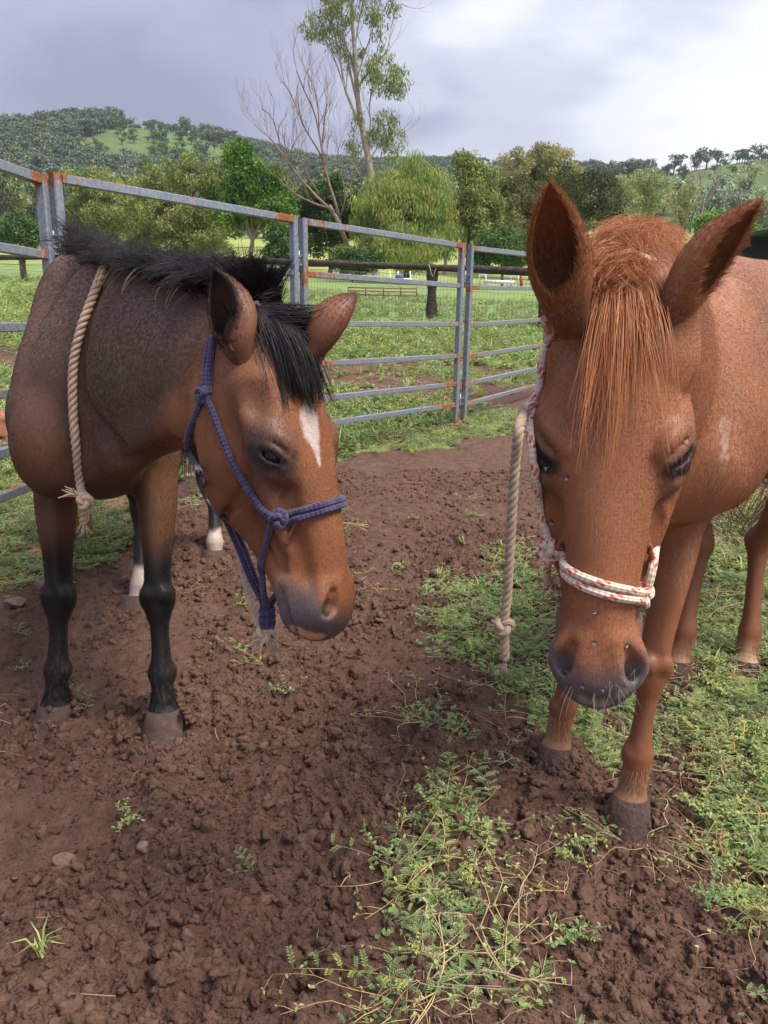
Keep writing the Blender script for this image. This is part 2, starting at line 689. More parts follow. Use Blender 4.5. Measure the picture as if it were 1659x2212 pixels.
        for it in range(3):
            s = np.zeros_like(P); w = np.zeros(len(P))
            for a in range(4):
                b = F[:, (a + 1) % 4]
                for k in range(3):
                    s[:, k] += np.bincount(F[:, a], P[b, k], len(P))
                    s[:, k] += np.bincount(b, P[F[:, a], k], len(P))
                w += np.bincount(F[:, a], minlength=len(P)) + np.bincount(b, minlength=len(P))
            P = P * 0.45 + 0.55 * s / np.maximum(w, 1)[:, None]
            g = np.stack([look(P + h * np.eye(3)[k]) - look(P - h * np.eye(3)[k]) for k in range(3)], 1) / (2 * h)
            gl = np.maximum((g ** 2).sum(1), 0.05)
            P = P - g * (np.clip(look(P), -h, h) / gl)[:, None]
        g = np.stack([look(P + h * np.eye(3)[k]) - look(P - h * np.eye(3)[k]) for k in range(3)], 1)
        N = g / np.maximum(np.linalg.norm(g, axis=1, keepdims=True), 1e-9)
        return P, F, N


# ------------------------------------------------------------------ horse heads
EYE = (.080, .212, -.066)


class HeadFrame:
    """x sideways, s down the length of the head from the poll, d out through the face"""
    def __init__(self, poll, tip, turn, L=0.62):
        self.o = np.asarray(poll, float)
        v = np.asarray(tip, float) - self.o
        self.sc = np.linalg.norm(v) / L
        self.S = nrm(v)
        c = CAM - self.o
        c[2] = 0
        c = nrm(c)
        side = np.cross(c, [0, 0, 1.0])          # to image right ... sign fixed below
        if side[0] < 0: side = -side
        d = c * math.cos(turn) + side * math.sin(turn)
        d = nrm(d - self.S * np.dot(d, self.S))
        self.D = d
        x = np.cross(self.S, self.D)
        self.eye, self.phi, self.lash = EYE, R(30), {}
        self.X = x if x[0] > 0 else -x           # +x is on the image right (the horse's left)

    def __call__(self, x, s, d):
        s = s * 1.236 if s < .212 else .262 + (s - .212) * .8775
        return self.o + self.sc * (x * self.X + s * self.S + d * self.D)

    def local(self, P):
        q = (np.asarray(P) - self.o) / self.sc
        return np.column_stack([q @ self.X, q @ self.S, q @ self.D])

    @property
    def ax(self): return [self.X, self.S, self.D]


def head_prims(F, H, lid=0.5):
    k = H.sc
    e = lambda c, r, kk=0.03, op='u', axes=None: F.ell(H(*c), np.array(r) * k, axes or H.ax, kk, op)

    def c(a, b, ra, rb, kk=0.03, op='u'):
        ra = np.array(ra if not np.isscalar(ra) else (ra, ra)) * k
        rb = np.array(rb if not np.isscalar(rb) else (rb, rb)) * k
        F.cap(H(*a), H(*b), ra, rb, H.D, kk, op)
    def ch(pts, radii, kk=0.03, op='u', n=None):
        F.chain([H(*p) for p in pts], [np.array(r if not np.isscalar(r) else (r, r)) * k for r in radii], H.D, kk, op, n)
    # brain case, forehead and the long nasal bone in one run
    ch([(0, .03, -.085), (0, .09, -.078), (0, .16, -.066), (0, .23, -.060), (0, .31, -.057), (0, .40, -.057), (0, .49, -.062), (0, .575, -.072)],
       [(.060, .068), (.082, .070), (.092, .062), (.086, .056), (.066, .054), (.051, .051), (.043, .049), (.040, .046)], .03)
    # sides of the face below the eyes
    ch([(0, .14, -.12), (0, .24, -.118), (0, .33, -.110), (0, .42, -.100), (0, .54, -.092)],
       [(.070, .08), (.076, .08), (.066, .074), (.056, .064), (.047, .052)], .04)
    for sg in (-1, 1):
        # round cheek plates and the jaw bars
        e((sg * .046, .170, -.150), (.036, .125, .098), .05)
        e((sg * .036, .240, -.190), (.030, .085, .066), .05)
        ch([(sg * .034, .27, -.215), (sg * .028, .37, -.178), (sg * .020, .50, -.132)], [(.022, .030), (.021, .026), (.019, .022)], .05)
        # cheek bone arch, brow and eye socket rim
        ch([(sg * .078, .10, -.085), (sg * .088, .16, -.070), (sg * .090, .20, -.052), (sg * .080, .245, -.052)],
           [(.014, .02), (.016, .02), (.021, .019), (.014, .014)], .035)
        ch([(sg * .092, .150, -.086), (sg * .093, .20, -.090), (sg * .086, .26, -.092), (sg * .072, .33, -.096), (sg * .056, .41, -.092)],
           [.014, .016, .015, .013, .009], .022)
        # hollow above the eye
        e((sg * .104, .128, -.062), (.014, .026, .018), .03, 's')
        # groove between nasal bone and cheek
        ch([(sg * .070, .30, -.052), (sg * .066, .38, -.064), (sg * .060, .46, -.066), (sg * .056, .50, -.062)], [.006, .010, .009, .005], .03, 's')
        ch([(sg * .080, .335, -.132), (sg * .066, .40, -.128), (sg * .058, .46, -.112)], [.006, .009, .007], .03, 's')
        # nostrils: flared rims round the hollow
        e((sg * .036, .548, -.062), (.026, .042, .034), .025)
        ch([(sg * .036, .500, -.040), (sg * .053, .530, -.040), (sg * .059, .556, -.056), (sg * .050, .580, -.074)], [.009, .0095, .0095, .008], .018)
        ch([(sg * .022, .510, -.026), (sg * .024, .545, -.030), (sg * .022, .572, -.050)], [.009, .009, .009], .018)
        # lips at the side
        ch([(sg * .044, .49, -.112), (sg * .040, .545, -.110), (sg * .030, .60, -.106)], [.014, .015, .014], .025)
        ch([(sg * .036, .50, -.134), (sg * .034, .555, -.132), (sg * .022, .592, -.130)], [.012, .012, .012], .025)
    # muzzle, lips and chin
    e((0, .565, -.082), (.050, .052, .048), .03)
    e((0, .604, -.092), (.036, .024, .032), .03)
    e((0, .575, -.140), (.036, .032, .024), .03)
    e((0, .520, -.135), (.030, .05, .022), .03)
    for sg in (-1, 1):
        ch([(sg * .060, .500, -.124), (sg * .054, .55, -.122), (sg * .040, .60, -.121), (0, .628, -.122)], [.003, .0045, .005, .005], .007, 's', 12)
        # nostril openings: a comma-shaped hollow
        ch([(sg * .036, .522, -.026), (sg * .045, .540, -.026), (sg * .047, .558, -.038), (sg * .040, .574, -.052)], [.005, .012, .0135, .007], .008, 's', 10)
    # eyes: lids as two rims round a hollow, the ball itself is a part of its own
    for sg in (-1, 1):
        E = np.array(H.eye) * (sg, 1, 1)
        ph = H.phi                                                       # the eye looks out sideways and a little forward
        O = np.array((sg * math.cos(ph), 0, math.sin(ph)))
        Tf = np.array((-sg * math.sin(ph), 0, math.cos(ph)))
        Sx = np.array((0, 1.0, 0))
        e1, e2 = .66 * Sx + .75 * Tf, -.75 * Sx + .66 * Tf               # along the slit (towards the nose), up across it
        W3 = lambda v: v[0] * H.X + v[1] * H.S + v[2] * H.D
        e(E + O * .004, (.027, .038, .034), .02)
        F.ell(H(*(E + O * .027 + e1 * .002)), np.array((.017, .027, .0140)) * k, [W3(O), W3(e1), W3(e2)], .008, 's')
        up, lo = [], []
        for t in np.linspace(-1, 1, 7):
            arc = 1 - t * t
            up.append(E + O * (.020 + .0115 * arc) + e1 * (t * .030 + .002) + e2 * (.001 + .0150 * arc * (1 - 1.15 * lid)))
            lo.append(E + O * (.020 + .007 * arc) + e1 * (t * .030 + .002) + e2 * (-.001 - .0125 * arc))
        H.lash[sg] = ([H(*u) for u in up], W3(O), W3(e2))
        ch(up, [.004, .0052, .006, .006, .006, .0052, .004], .008)
        ch(lo, [.0036, .004, .0042, .0042, .0042, .004, .0036], .007)
        # brow over the lid, wrinkles over and under it
        ch([u + e2 * .020 - O * .006 for u in up[:-1]], [.008, .011, .013, .013, .012, .008], .016)
        ch([u + O * .003 + e2 * .0115 for u in up[1:-1]], [.0028] * 5, .007, 's')
        ch([u + O * .003 - e2 * .010 for u in lo[1:-1]], [.0024] * 5, .007, 's')
        ch([u + O * .001 - e2 * .020 for u in lo[1:]], [.0022] * 6, .008, 's')
    # a few veins and muscle edges
    for sg in (-1, 1):
        ch([(sg * .078, .30, -.118), (sg * .068, .35, -.116), (sg * .056, .40, -.124), (sg * .048, .45, -.120)], [.004, .005, .0045, .004], .009)
        ch([(sg * .050, .335, -.040), (sg * .062, .36, -.058), (sg * .068, .40, -.085)], [.004, .0045, .004], .008)
        ch([(sg * .076, .29, -.070), (sg * .082, .315, -.085), (sg * .074, .345, -.095)], [.004, .004, .004], .008)
        ch([(sg * .058, .42, -.085), (sg * .052, .46, -.098), (sg * .050, .50, -.092)], [.003, .004, .003], .008)
        # front edge of the big cheek muscle
        ch([(sg * .094, .235, -.112), (sg * .086, .270, -.145), (sg * .070, .300, -.185), (sg * .055, .315, -.215)], [.004, .007, .007, .005], .022, 's')


def leg_front(F, top, knee, fet, cor, r_top=(.070, .092), s=1.0):
    """forearm, knee, cannon with tendons, fetlock, pastern"""
    top, knee, fet, cor = [np.asarray(v, float) for v in (top, knee, fet, cor)]
    up = (0, 1.0, 0)
    m = lambda a, b, t: a + (b - a) * t
    pts = [top, m(top, knee, .35), m(top, knee, .68), m(top, knee, .88), m(knee, fet, -.02), m(knee, fet, .20), m(knee, fet, .36),
           m(knee, fet, .62), m(knee, fet, .85), fet, m(fet, cor, .42), m(fet, cor, .72), cor]
    rad = [r_top, (.064, .080), (.047, .056), (.044, .048), (.050, .050), (.045, .045), (.031, .037),
           (.029, .035), (.034, .040), (.041, .045), (.036, .040), (.040, .042), (.059, .056)]
    F.chain(pts, [np.array(r) * s for r in rad], up, .05)
    for sg in (-1, 1):
        F.ell(knee + np.array([sg * .026 * s, -.030, .020]), np.array((.022, .020, .026)) * s, None, .02)
        F.ell(knee + np.array([sg * .040 * s, -.004, -.004]), np.array((.016, .03, .034)) * s, None, .02)
        F.ell(fet + np.array([sg * .030 * s, .004, -.002]), np.array((.016, .024, .026)) * s, None, .02)
    F.ell(knee + np.array([0, .042, .0]), np.array((.022, .022, .040)) * s, None, .02)
    F.cap(m(knee, fet, .3) + np.array([0, .026, 0]), m(knee, fet, .85) + np.array([0, .028, 0]), .016 * s, .018 * s, up, .012)
    F.ell(fet + np.array([0, .034, -.014]), np.array((.028, .022, .03)) * s, None, .02)
    # muscle ridge and vein inside the forearm
    F.chain([m(top, knee, .1) + np.array([0, -.07, 0]) * s, m(top, knee, .5) + np.array([.01, -.055, 0]) * s, m(top, knee, .85) + np.array([.005, -.04, 0]) * s],
            [.022 * s, .018 * s, .012 * s], up, .03)


def leg_hind(F, hip, stifle, hock, fet, cor, s=1.0, fwd=(0, -1, 0)):
    hip, stifle, hock, fet, cor = [np.asarray(v, float) for v in (hip, stifle, hock, fet, cor)]
    up = np.asarray(fwd, float)
    m = lambda a, b, t: a + (b - a) * t
    F.chain([hip, stifle, m(stifle, hock, .5), m(stifle, hock, .82), hock], [np.array(r) * s for r in ((.12, .22), (.088, .135), (.056, .078), (.042, .056), (.044, .056))], up, .08)
    F.cap(hock - up * .052 * s + np.array([0, 0, .06]), hock - up * .03 * s - np.array([0, 0, .05]), .020 * s, .026 * s, up, .03)
    pts = [hock, m(hock, fet, .2), m(hock, fet, .45), m(hock, fet, .82), fet, m(fet, cor, .42), m(fet, cor, .72), cor]
    rad = [(.046, .056), (.036, .044), (.031, .038), (.033, .040), (.045, .048), (.037, .041), (.041, .043), (.059, .056)]
    F.chain(pts, [np.array(r) * s for r in rad], up, .03)
    F.cap(m(hock, fet, .2) - up * .028 * s, m(hock, fet, .86) - up * .028 * s, .017 * s, .018 * s, up, .015)
    F.ell(fet - up * .032 * s - np.array([0, 0, .012]), np.array((.028, .024, .03)) * s, None, .02)


# ---- bay horse
def A(px, py, Y): return at(px, py, Y)


BAY = Field()
HB = HeadFrame(at(640, 662, 1.47), at(782, 1356, 1.37), R(58))
head_prims(BAY, HB, lid=0.32)
# neck, bent round to its left towards the camera
_nk = [  # crest px, underline px, distance, half width
    ((600, 668), (432, 905), 1.56, .070),
    ((545, 640), (395, 925), 1.66, .080),
    ((455, 603), (350, 945), 1.86, .092),
    ((340, 575), (270, 965), 2.14, .118),
    ((235, 558), (215, 985), 2.44, .150)]
_c, _r, _u = [], [], []
for cr_, un_, Y, hw in _nk:
    a, b = at(*cr_, Y), at(*un_, Y)
    hh = np.linalg.norm(a - b) / 2
    _c.append((a + b) / 2); _r.append(np.array((hw, hh))); _u.append(nrm(a - b))
BAY_NECK = (_c, _r, _u)
BAY.chain(_c, _r, _u, .05, n=14)
BAY.cap(HB(0, .09, -.10), _c[0], (.058, .085), (.062, .10), _u[0], .05)
# windpipe ridge under the neck
BAY.chain([HB(0, .17, -.20), at(425, 905, 1.60), at(370, 935, 1.78), at(305, 960, 1.99), at(258, 985, 2.16), at(225, 1010, 2.34)],
          [(.035, .035), (.040, .040), (.046, .046), (.055, .055), (.065, .065), (.07, .07)], (0, 0, 1), .05)
# trunk
BAY.chain([(-.94, 2.60, 1.13), (-.98, 3.0, 1.12), (-1.02, 3.45, 1.13)], [(.225, .325), (.26, .335), (.275, .32)], (0, 0, 1), .08)
BAY.chain([(-1.03, 2.60, 1.38), (-1.04, 2.85, 1.40), (-1.03, 3.3, 1.34)], [(.08, .15), (.085, .15), (.09, .11)], (0, 0, 1), .10)
BAY.ell((-.92, 2.47, 1.07), (.225, .25, .28), None, .08)
BAY.ell((-1.03, 3.62, 1.18), (.27, .33, .29), None, .10)
for sg in (-1, 1):
    # shoulder blade, point of shoulder, upper arm, breast muscle
    BAY.chain([(-.965 + sg * .115, 2.70, 1.38), (-.935 + sg * .145, 2.56, 1.20), (-.925 + sg * .155, 2.40, 1.03)], [(.06, .12), (.075, .15), (.08, .13)], (0, 1, .5), .07)
    BAY.ell((-.92 + sg * .145, 2.36, .99), (.08, .09, .12), None, .06)
    BAY.ell((-.915 + sg * .145, 2.52, .97), (.085, .14, .16), None, .07)
    BAY.ell((-.92 + sg * .09, 2.265, .965), (.105, .085, .145), None, .05)
BAY.chain([(-.922, 2.165, 1.08), (-.922, 2.165, .96), (-.922, 2.20, .84)], [.010, .012, .012], (0, 1, 0), .05, 's')
BAY.ell((-.925, 2.37, .872), (.16, .13, .075), None, .06)
B_FRONT = [(at(118, 1010, 2.47), at(128, 1289, 2.37), at(124, 1446, 2.345), at(121, 1527, 2.325)),
           (at(338, 985, 2.44), at(341, 1288, 2.31), at(350, 1452, 2.275), at(353, 1540, 2.245))]
for t_, k_, f_, c_ in B_FRONT:
    leg_front(BAY, t_, k_, f_, c_, s=.94)
B_HIND = [((-1.17, 3.62, 1.1), (-1.19, 3.40, .83), at(303, 1128, 3.36) + np.array([0, .04, .04]), at(303, 1262, 3.24), at(291, 1312, 3.20)),
          ((-.90, 3.70, 1.1), (-.88, 3.62, .83), at(464, 1070, 3.92), at(464, 1170, 3.80), at(465, 1212, 3.77))]
for h_ in B_HIND:
    leg_hind(BAY, *h_)

# ---- chestnut horse
CHE = Field()
HC = HeadFrame(at(1346, 556, 1.12), at(1290, 1516, 0.985), R(2), .605)
HC.eye, HC.phi = (.074, .212, -.054), R(46)
head_prims(CHE, HC, lid=0.55)
_nk2 = [((.365, 1.19, 1.375), (.072, .125), (.0, .35, 1)),
        ((.44, 1.38, 1.36), (.085, .165), (.0, .25, 1)),
        ((.54, 1.62, 1.30), (.105, .215), (0, .15, 1)),
        ((.66, 1.90, 1.22), (.145, .265), (0, .1, 1))]
CHE.chain([n_[0] for n_ in _nk2], [n_[1] for n_ in _nk2], [n_[2] for n_ in _nk2], .05, n=12)
CHE.cap(HC(0, .07, -.10), _nk2[0][0], (.068, .10), (.072, .12), (0, .3, 1), .04)
CB = nrm((.673, .74, 0))                   # body axis, front to back
CN = np.array([CB[1], -CB[0], 0])          # towards the camera's right: the horse's left side
CHE_NECK = _nk2


def cb(f, l, z): return np.array([.70, 2.03, 0]) + f * CB + l * CN + np.array([0, 0, z])


CHE.chain([cb(.10, 0, 1.12), cb(.45, 0, 1.15), cb(1.0, 0, 1.19)], [(.19, .285), (.225, .33), (.275, .35)], (0, 0, 1), .08)
CHE.chain([cb(.0, 0, 1.34), cb(.25, 0, 1.40), cb(.6, 0, 1.40), cb(1.1, 0, 1.38)], [(.07, .17), (.085, .15), (.10, .13), (.13, .13)], (0, 0, 1), .10)
CHE.ell(cb(0, 0, 1.06), (.225, .235, .27), [CN, CB, (0, 0, 1)], .08)
CHE.ell(cb(1.22, 0, 1.24), (.27, .33, .31), [CN, CB, (0, 0, 1)], .10)
for sg in (-1, 1):
    CHE.chain([cb(.20, sg * .13, 1.38), cb(.08, sg * .175, 1.22), cb(-.06, sg * .195, 1.02)], [(.06, .13), (.08, .17), (.085, .13)], tuple(CB), .07)
    CHE.ell(cb(.07, sg * .195, 1.07), (.09, .15, .16), [CN, CB, (0, 0, 1)], .06)
    CHE.ell(cb(-.10, sg * .165, 1.01), (.085, .095, .12), [CN, CB, (0, 0, 1)], .06)
    CHE.ell(cb(-.18, sg * .09, 1.0), (.10, .085, .13), [CN, CB, (0, 0, 1)], .05)
C_FRONT = [(at(1478, 1080, 2.00), at(1409, 1440, 1.88), at(1378, 1628, 1.845), at(1361, 1730, 1.83)),
           (cb(-.02, -.16, .92), at(1232, 1395, 2.10), at(1217, 1525, 2.11), at(1201, 1618, 2.10))]
leg_front(CHE, *C_FRONT[0], s=.86)
leg_front(CHE, *C_FRONT[1], s=.86)
C_HIND = [(cb(1.1, .16, 1.1), cb(.86, .19, .84), at(1640, 1165, 2.78), at(1620, 1364, 2.70), at(1609, 1432, 2.66)),
          (cb(1.1, -.16, 1.1), cb(.80, -.19, .84), at(1512, 1175, 2.72), at(1480, 1360, 2.63), at(1461, 1432, 2.60))]
for h_ in C_HIND:
    leg_hind(CHE, *h_, s=.92, fwd=-CB)

def trace(F, pts, lo=.75):
    """surface points in the direction of photo positions, before there is a mesh"""
    d = np.array([nrm((x_ - 829.5) * _rt + (1106.0 - y_) * _up + FPX * _fw) for x_, y_ in pts])
    t = np.full(len(d), lo)
    for _ in range(70):
        t = t + np.maximum(F.ev(CAM + d * t[:, None]), 0) * .8
    return CAM + d * t[:, None]


# the folds of the bay's bent neck: along the shoulder, and under the jowl to the breast
g_ = trace(BAY, [(222, 610), (186, 700), (172, 790), (182, 870), (222, 935), (268, 975), (236, 990), (300, 1005), (345, 985), (390, 960), (350, 880), (385, 905), (200, 1000), (265, 1075)])
BAY.chain(g_[:6], [.010, .016, .020, .022, .022, .012], tuple(-_fw), .045, 's')
BAY.chain(g_[6:10], [.012, .020, .022, .018], tuple(-_fw), .05, 's')
for px_, py_, Y_, F_ in ((522, 745, 1.52, BAY), (672, 745, 1.50, BAY), (1228, 660, 1.13, CHE), (1448, 655, 1.14, CHE)):
    F_.ell(at(px_, py_, Y_), (.032, .036, .036), None, .035)
VOX = 0.006


# ------------------------------------------------------------------ looking things up on the horses
from mathutils.bvhtree import BVHTree
BOUNDS = {id(BAY): ((-1.5, 1.1, -.05), (.1, 4.15, 1.75)), id(CHE): ((.0, .70, -.1), (2.05, 3.55, 1.75))}
MESH, TREE = {}, {}
for F_ in (BAY, CHE):
    MESH[id(F_)] = F_.polygonise(*BOUNDS[id(F_)], VOX)
    TREE[id(F_)] = BVHTree.FromPolygons(MESH[id(F_)][0].tolist(), MESH[id(F_)][1].tolist())


def hit(F, px, py):
    """first point of the animal's surface in the direction of a photo position (nearest to the ray if it misses)"""
    d = nrm((px - 829.5) * _rt + (1106.0 - py) * _up + FPX * _fw)
    r = TREE[id(F)].ray_cast(Vector(CAM), Vector(d), 6.0)
    if r[0] is not None: return np.array(r[0])
    ts = np.linspace(.75, 3.2, 250)
    best = min((TREE[id(F)].find_nearest(Vector(CAM + d * t), .5) + (t,) for t in ts), key=lambda q: q[3] if q[3] is not None else 9)
    return np.array(best[0])


def nearest(F, P):
    """closest surface points, their normals and the signed distances"""
    tr = TREE[id(F)]
    L, N = np.empty((len(P), 3)), np.empty((len(P), 3))
    for i, p in enumerate(P):
        a, b, _, _ = tr.find_nearest(Vector(p))
        L[i] = a; N[i] = b
    v = np.asarray(P) - L
    return L, N, np.linalg.norm(v, axis=1) * np.sign((v * N).sum(1) + 1e-12)


def snap_to(F, P, off=0.0, it=0):
    L, N, _ = nearest(F, P)
    return L + N * off


def grad_of(F, P): return nearest(F, P)[1]


def hits(F, pts, off=None):
    P = np.array([hit(F, q[0], q[1]) if len(q) == 2 else at(*q) for q in pts])
    return P if off is None else snap_to(F, P, off)


# ------------------------------------------------------------------ coat, hoof, rope and hair materials
def coat_material(name):
    m = Mat(name)
    co = m.coord('Object')
    mpn = m.node('ShaderNodeMapping')
    mpn.inputs['Scale'].default_value = (1, 1, .22)
    m.link(co, mpn.inputs['Vector'])
    hair = m.noise(420, 3, .7, mpn.outputs['Vector'])
    clump = m.noise(85, 4, .65, mpn.outputs['Vector'], 0.6)
    big = m.noise(7, 3, .6)
    c = m.attr('Col')
    c = m.mix(m.ramp(hair, [(.30, .0), (.72, 1.0)]), m.mix(1.0, c, (.80, .79, .78), 'MULTIPLY'), m.mix(1.0, c, (1.18, 1.18, 1.19), 'MULTIPLY'), 'MIX')
    c = m.mix(m.ramp(clump, [(.3, .30), (.7, .0)]), c, m.mix(.5, c, (0.01, .006, .004)))
    c = m.mix(m.ramp(big, [(.35, .22), (.65, .0)]), c, m.mix(.5, c, (.02, .015, .015)))
    # dried dust and salt, scurf
    dust = m.attr('Dust', 'Fac')
    dn = m.ramp(m.noise(160, 3, .7, mpn.outputs['Vector']), [(.47, 0.0), (.66, 1.0)])
    c = m.mix(m.math('MULTIPLY', dust, dn), c, (.46, .36, .28))
    m.base(c)
    m.rough(m.ramp(hair, [(0, .54), (1, .40)]))
    m.set(Specular_IOR_Level=.32, Sheen_Weight=.03, Sheen_Roughness=.45)
    m.b.inputs['Sheen Tint'].default_value = (1, .85, .7, 1)
    h = m.math('ADD', m.math('MULTIPLY', hair, .5), m.math('MULTIPLY', clump, 1.0))
    m.bump(h, .45, .0022)
    return m.m


def hair_material(name, c0, c1, c2=None, rough=.42):
    m = Mat(name)
    rnd = m.node('ShaderNodeHairInfo').outputs['Random']
    m.base(m.ramp(rnd, [(0, c0), (.6, c1), (1, c2 or c1)]))
    m.rough(rough)
    m.set(Specular_IOR_Level=.45 if c1[0] > .05 else .22)
    return m.m


M_BAY = coat_material('bay_coat')
M_CHE = coat_material('chestnut_coat')
M_BLACKHAIR = hair_material('black_hair', (.006, .006, .008), (.014, .012, .014), (.03, .022, .02))
M_REDHAIR = hair_material('chestnut_hair', (.30, .095, .03), (.46, .17, .055), (.56, .26, .11), .5)
M_TAILHAIR = hair_material('tail_hair', (.06, .025, .012), (.14, .06, .025), (.2, .1, .05), .5)
M_WHISKER = hair_material('whisker_hair', (.42, .33, .26), (.6, .5, .42), None, .4)
M_EARHAIR = hair_material('ear_hair', (.22, .08, .03), (.34, .13, .045), (.5, .25, .11), .6)

m = Mat('eye_gloss').base((.010, .006, .005)).set(Roughness=.10, Specular_IOR_Level=.35)
M_EYE = m.m
m = Mat('hoof_horn')
n_ = m.noise(38, 5, .7)
m.base(m.ramp(n_, [(.3, (.040, .022, .017)), (.55, (.070, .040, .031)), (.75, (.115, .07, .056))])).rough(.8)
m.bump(n_, .8, .006)
M_HOOF = m.m


def rope_material(name, kind):
    m = Mat(name)
    a = m.node('ShaderNodeAttribute', attribute_name='rope')
    sp = m.node('ShaderNodeSeparateXYZ')
    m.link(a.outputs['Vector'], sp.inputs[0])
    ang = m.math('ARCTAN2', sp.outputs[2], sp.outputs[1])
    u = sp.outputs[0]
    s1 = m.math('SINE', m.math('ADD', m.math('MULTIPLY', u, 2.6), m.math('MULTIPLY', ang, 4)))
    s2 = m.math('SINE', m.math('SUBTRACT', m.math('MULTIPLY', u, 2.6), m.math('MULTIPLY', ang, 4)))
    weave = m.math('ADD', m.math('MULTIPLY', m.math('MULTIPLY', s1, s2), .5), .5)
    fuzz = m.noise(700, 2, .6)
    if kind == 'purple':
        c = m.mix(weave, (.016, .012, .040), (.078, .066, .155))
        c = m.mix(m.ramp(m.noise(30, 3), [(.45, 0.0), (.75, .45)]), c, (.16, .13, .19))
    elif kind == 'white':
        c = m.mix(weave, (.50, .39, .30), (.80, .69, .57))
        r1 = m.math('GREATER_THAN', m.math('SINE', m.math('ADD', m.math('MULTIPLY', u, .9), m.math('MULTIPLY', ang, 1.0))), .45)
        r2 = m.math('GREATER_THAN', m.math('SINE', m.math('SUBTRACT', m.math('MULTIPLY', u, 2.6), m.math('MULTIPLY', ang, 4.0))), -.1)
        c = m.mix(m.math('MULTIPLY', m.math('MULTIPLY', r1, r2), .92), c, m.mix(weave, (.42, .055, .03), (.68, .13, .07)))
        c = m.mix(m.ramp(m.noise(22, 4), [(.5, 0.0), (.85, .4)]), c, (.40, .30, .23))
    else:
        c = m.ramp(m.noise(60, 4, .7), [(.25, (.40, .27, .185)), (.6, (.62, .45, .33)), (.8, (.70, .55, .43))])
        if kind == 'dull':
            c = m.mix(.45, c, (.20, .145, .10))
        lay = m.math('SINE', m.math('MULTIPLY', ang, 9))
        weave = m.math('ADD', m.math('MULTIPLY', lay, .25), fuzz)
    m.base(c).rough(.85).set(Specular_IOR_Level=.15, Sheen_Weight=.2)
    m.bump(m.math('ADD', weave, m.math('MULTIPLY', fuzz, .35)), .8, .0016)
    return m.m


M_PURPLE = rope_material('purple_braided_rope', 'purple')
M_WHITE = rope_material('white_red_braided_rope', 'white')
M_SISAL = rope_material('twisted_cotton_rope', 'tan')
M_SISALD = rope_material('weathered_twisted_rope', 'dull')


def rope_mesh(paths, mat, name, seg=10):
    """paths: list of (points, radius). One mesh with a 'rope' attribute (length, cos, sin) for the weave"""
    VV, QQ, TT, AA, n = [], [], [], [], 0
    for P, r in paths:
        P = np.asarray(P, float)
        V, Q, T = tube(P, r, seg)
        L = np.concatenate([[0], np.cumsum(np.linalg.norm(np.diff(P, axis=0), axis=1))])
        rr = float(np.mean(r))
        a = np.linspace(0, 2 * np.pi, seg, endpoint=False)
        at_ = np.stack([np.repeat(L / rr, seg), np.tile(np.cos(a), len(P)), np.tile(np.sin(a), len(P))], 1)
        at_ = np.vstack([at_, [L[0] / rr, 1, 0], [L[-1] / rr, 1, 0]])
        VV.append(V); QQ.append(Q + n); TT.append(T + n); AA.append(at_)
        n += len(V)
    me = mesh_np(name, np.vstack(VV), [np.vstack(QQ), np.vstack(TT)], mat)
    at_ = me.attributes.new('rope', 'FLOAT_VECTOR', 'POINT')
    at_.data.foreach_set('vector', np.vstack(AA).astype(np.float32).ravel())
    return me


def twisted(P, r, turns_per_m, n=None, end_taper=False):
    """three strands laid round each other along P"""
    P = np.asarray(P, float)
    L = np.linalg.norm(np.diff(P, axis=0), axis=1).sum()
    n = n or max(40, int(L * turns_per_m * 16))
    P = spline(P, n)
    T, N, B = frames(P)
    s = np.linspace(0, L, n)
    out = []
    for j in range(3):
        a = s * turns_per_m * 2 * np.pi + j * 2 * np.pi / 3
        Q = P + (r * .50) * (np.cos(a)[:, None] * N + np.sin(a)[:, None] * B)
        out.append((Q, r * .56))
    return out


def knot_path(c, size, axes, n=70, k=(2, 3)):
    t = np.linspace(0, 2 * np.pi, n)
    p, q = k
    x = (2 + np.cos(q * t)) * np.cos(p * t) / 3
    y = (2 + np.cos(q * t)) * np.sin(p * t) / 3
    z = np.sin(q * t) / 3 * 1.3
    return np.asarray(c) + size * (x[:, None] * axes[0] + y[:, None] * axes[1] + z[:, None] * axes[2])


def fray(c, d, n, length, r=.0016, spread=.6, seed=0):
    rg = np.random.default_rng(seed)
    out = []
    for i in range(n):
        v = nrm(nrm(d) + rg.normal(0, spread, 3))
        e = v + rg.normal(0, .5, 3)
        P = np.array([c, c + v * length * .5, c + v * length * .7 + e * length * .3 + np.array([0, 0, -.2 * length])])
        out.append((spline(P, 6), np.linspace(r, r * .4, 6)))
    return out


def hair_curves(name, P, radius, mat, parent):
    """P: (n strands, m points, 3); radius: (m,) profile in metres"""
    P = np.asarray(P, np.float32)
    n, mm = P.shape[:2]
    base = Vector((0, 0, 0))
    p = parent
    mtx = Matrix.Identity(4)
    while p is not None:
        mtx = p.matrix_basis @ mtx
        p = p.parent
    hc = bpy.data.hair_curves.new(name)
    hc.add_curves([mm] * n)
    hc.attributes['position'].data.foreach_set('vector', P.ravel())
    ra = hc.attributes.get('radius') or hc.attributes.new('radius', 'FLOAT', 'POINT')
    ra.data.foreach_set('value', np.tile(np.asarray(radius, np.float32), n))
    hc.materials.append(mat)
    o = bpy.data.objects.new(name, hc)
    col.objects.link(o)
    o.parent = parent
    o.matrix_basis = mtx.inverted()
    return o


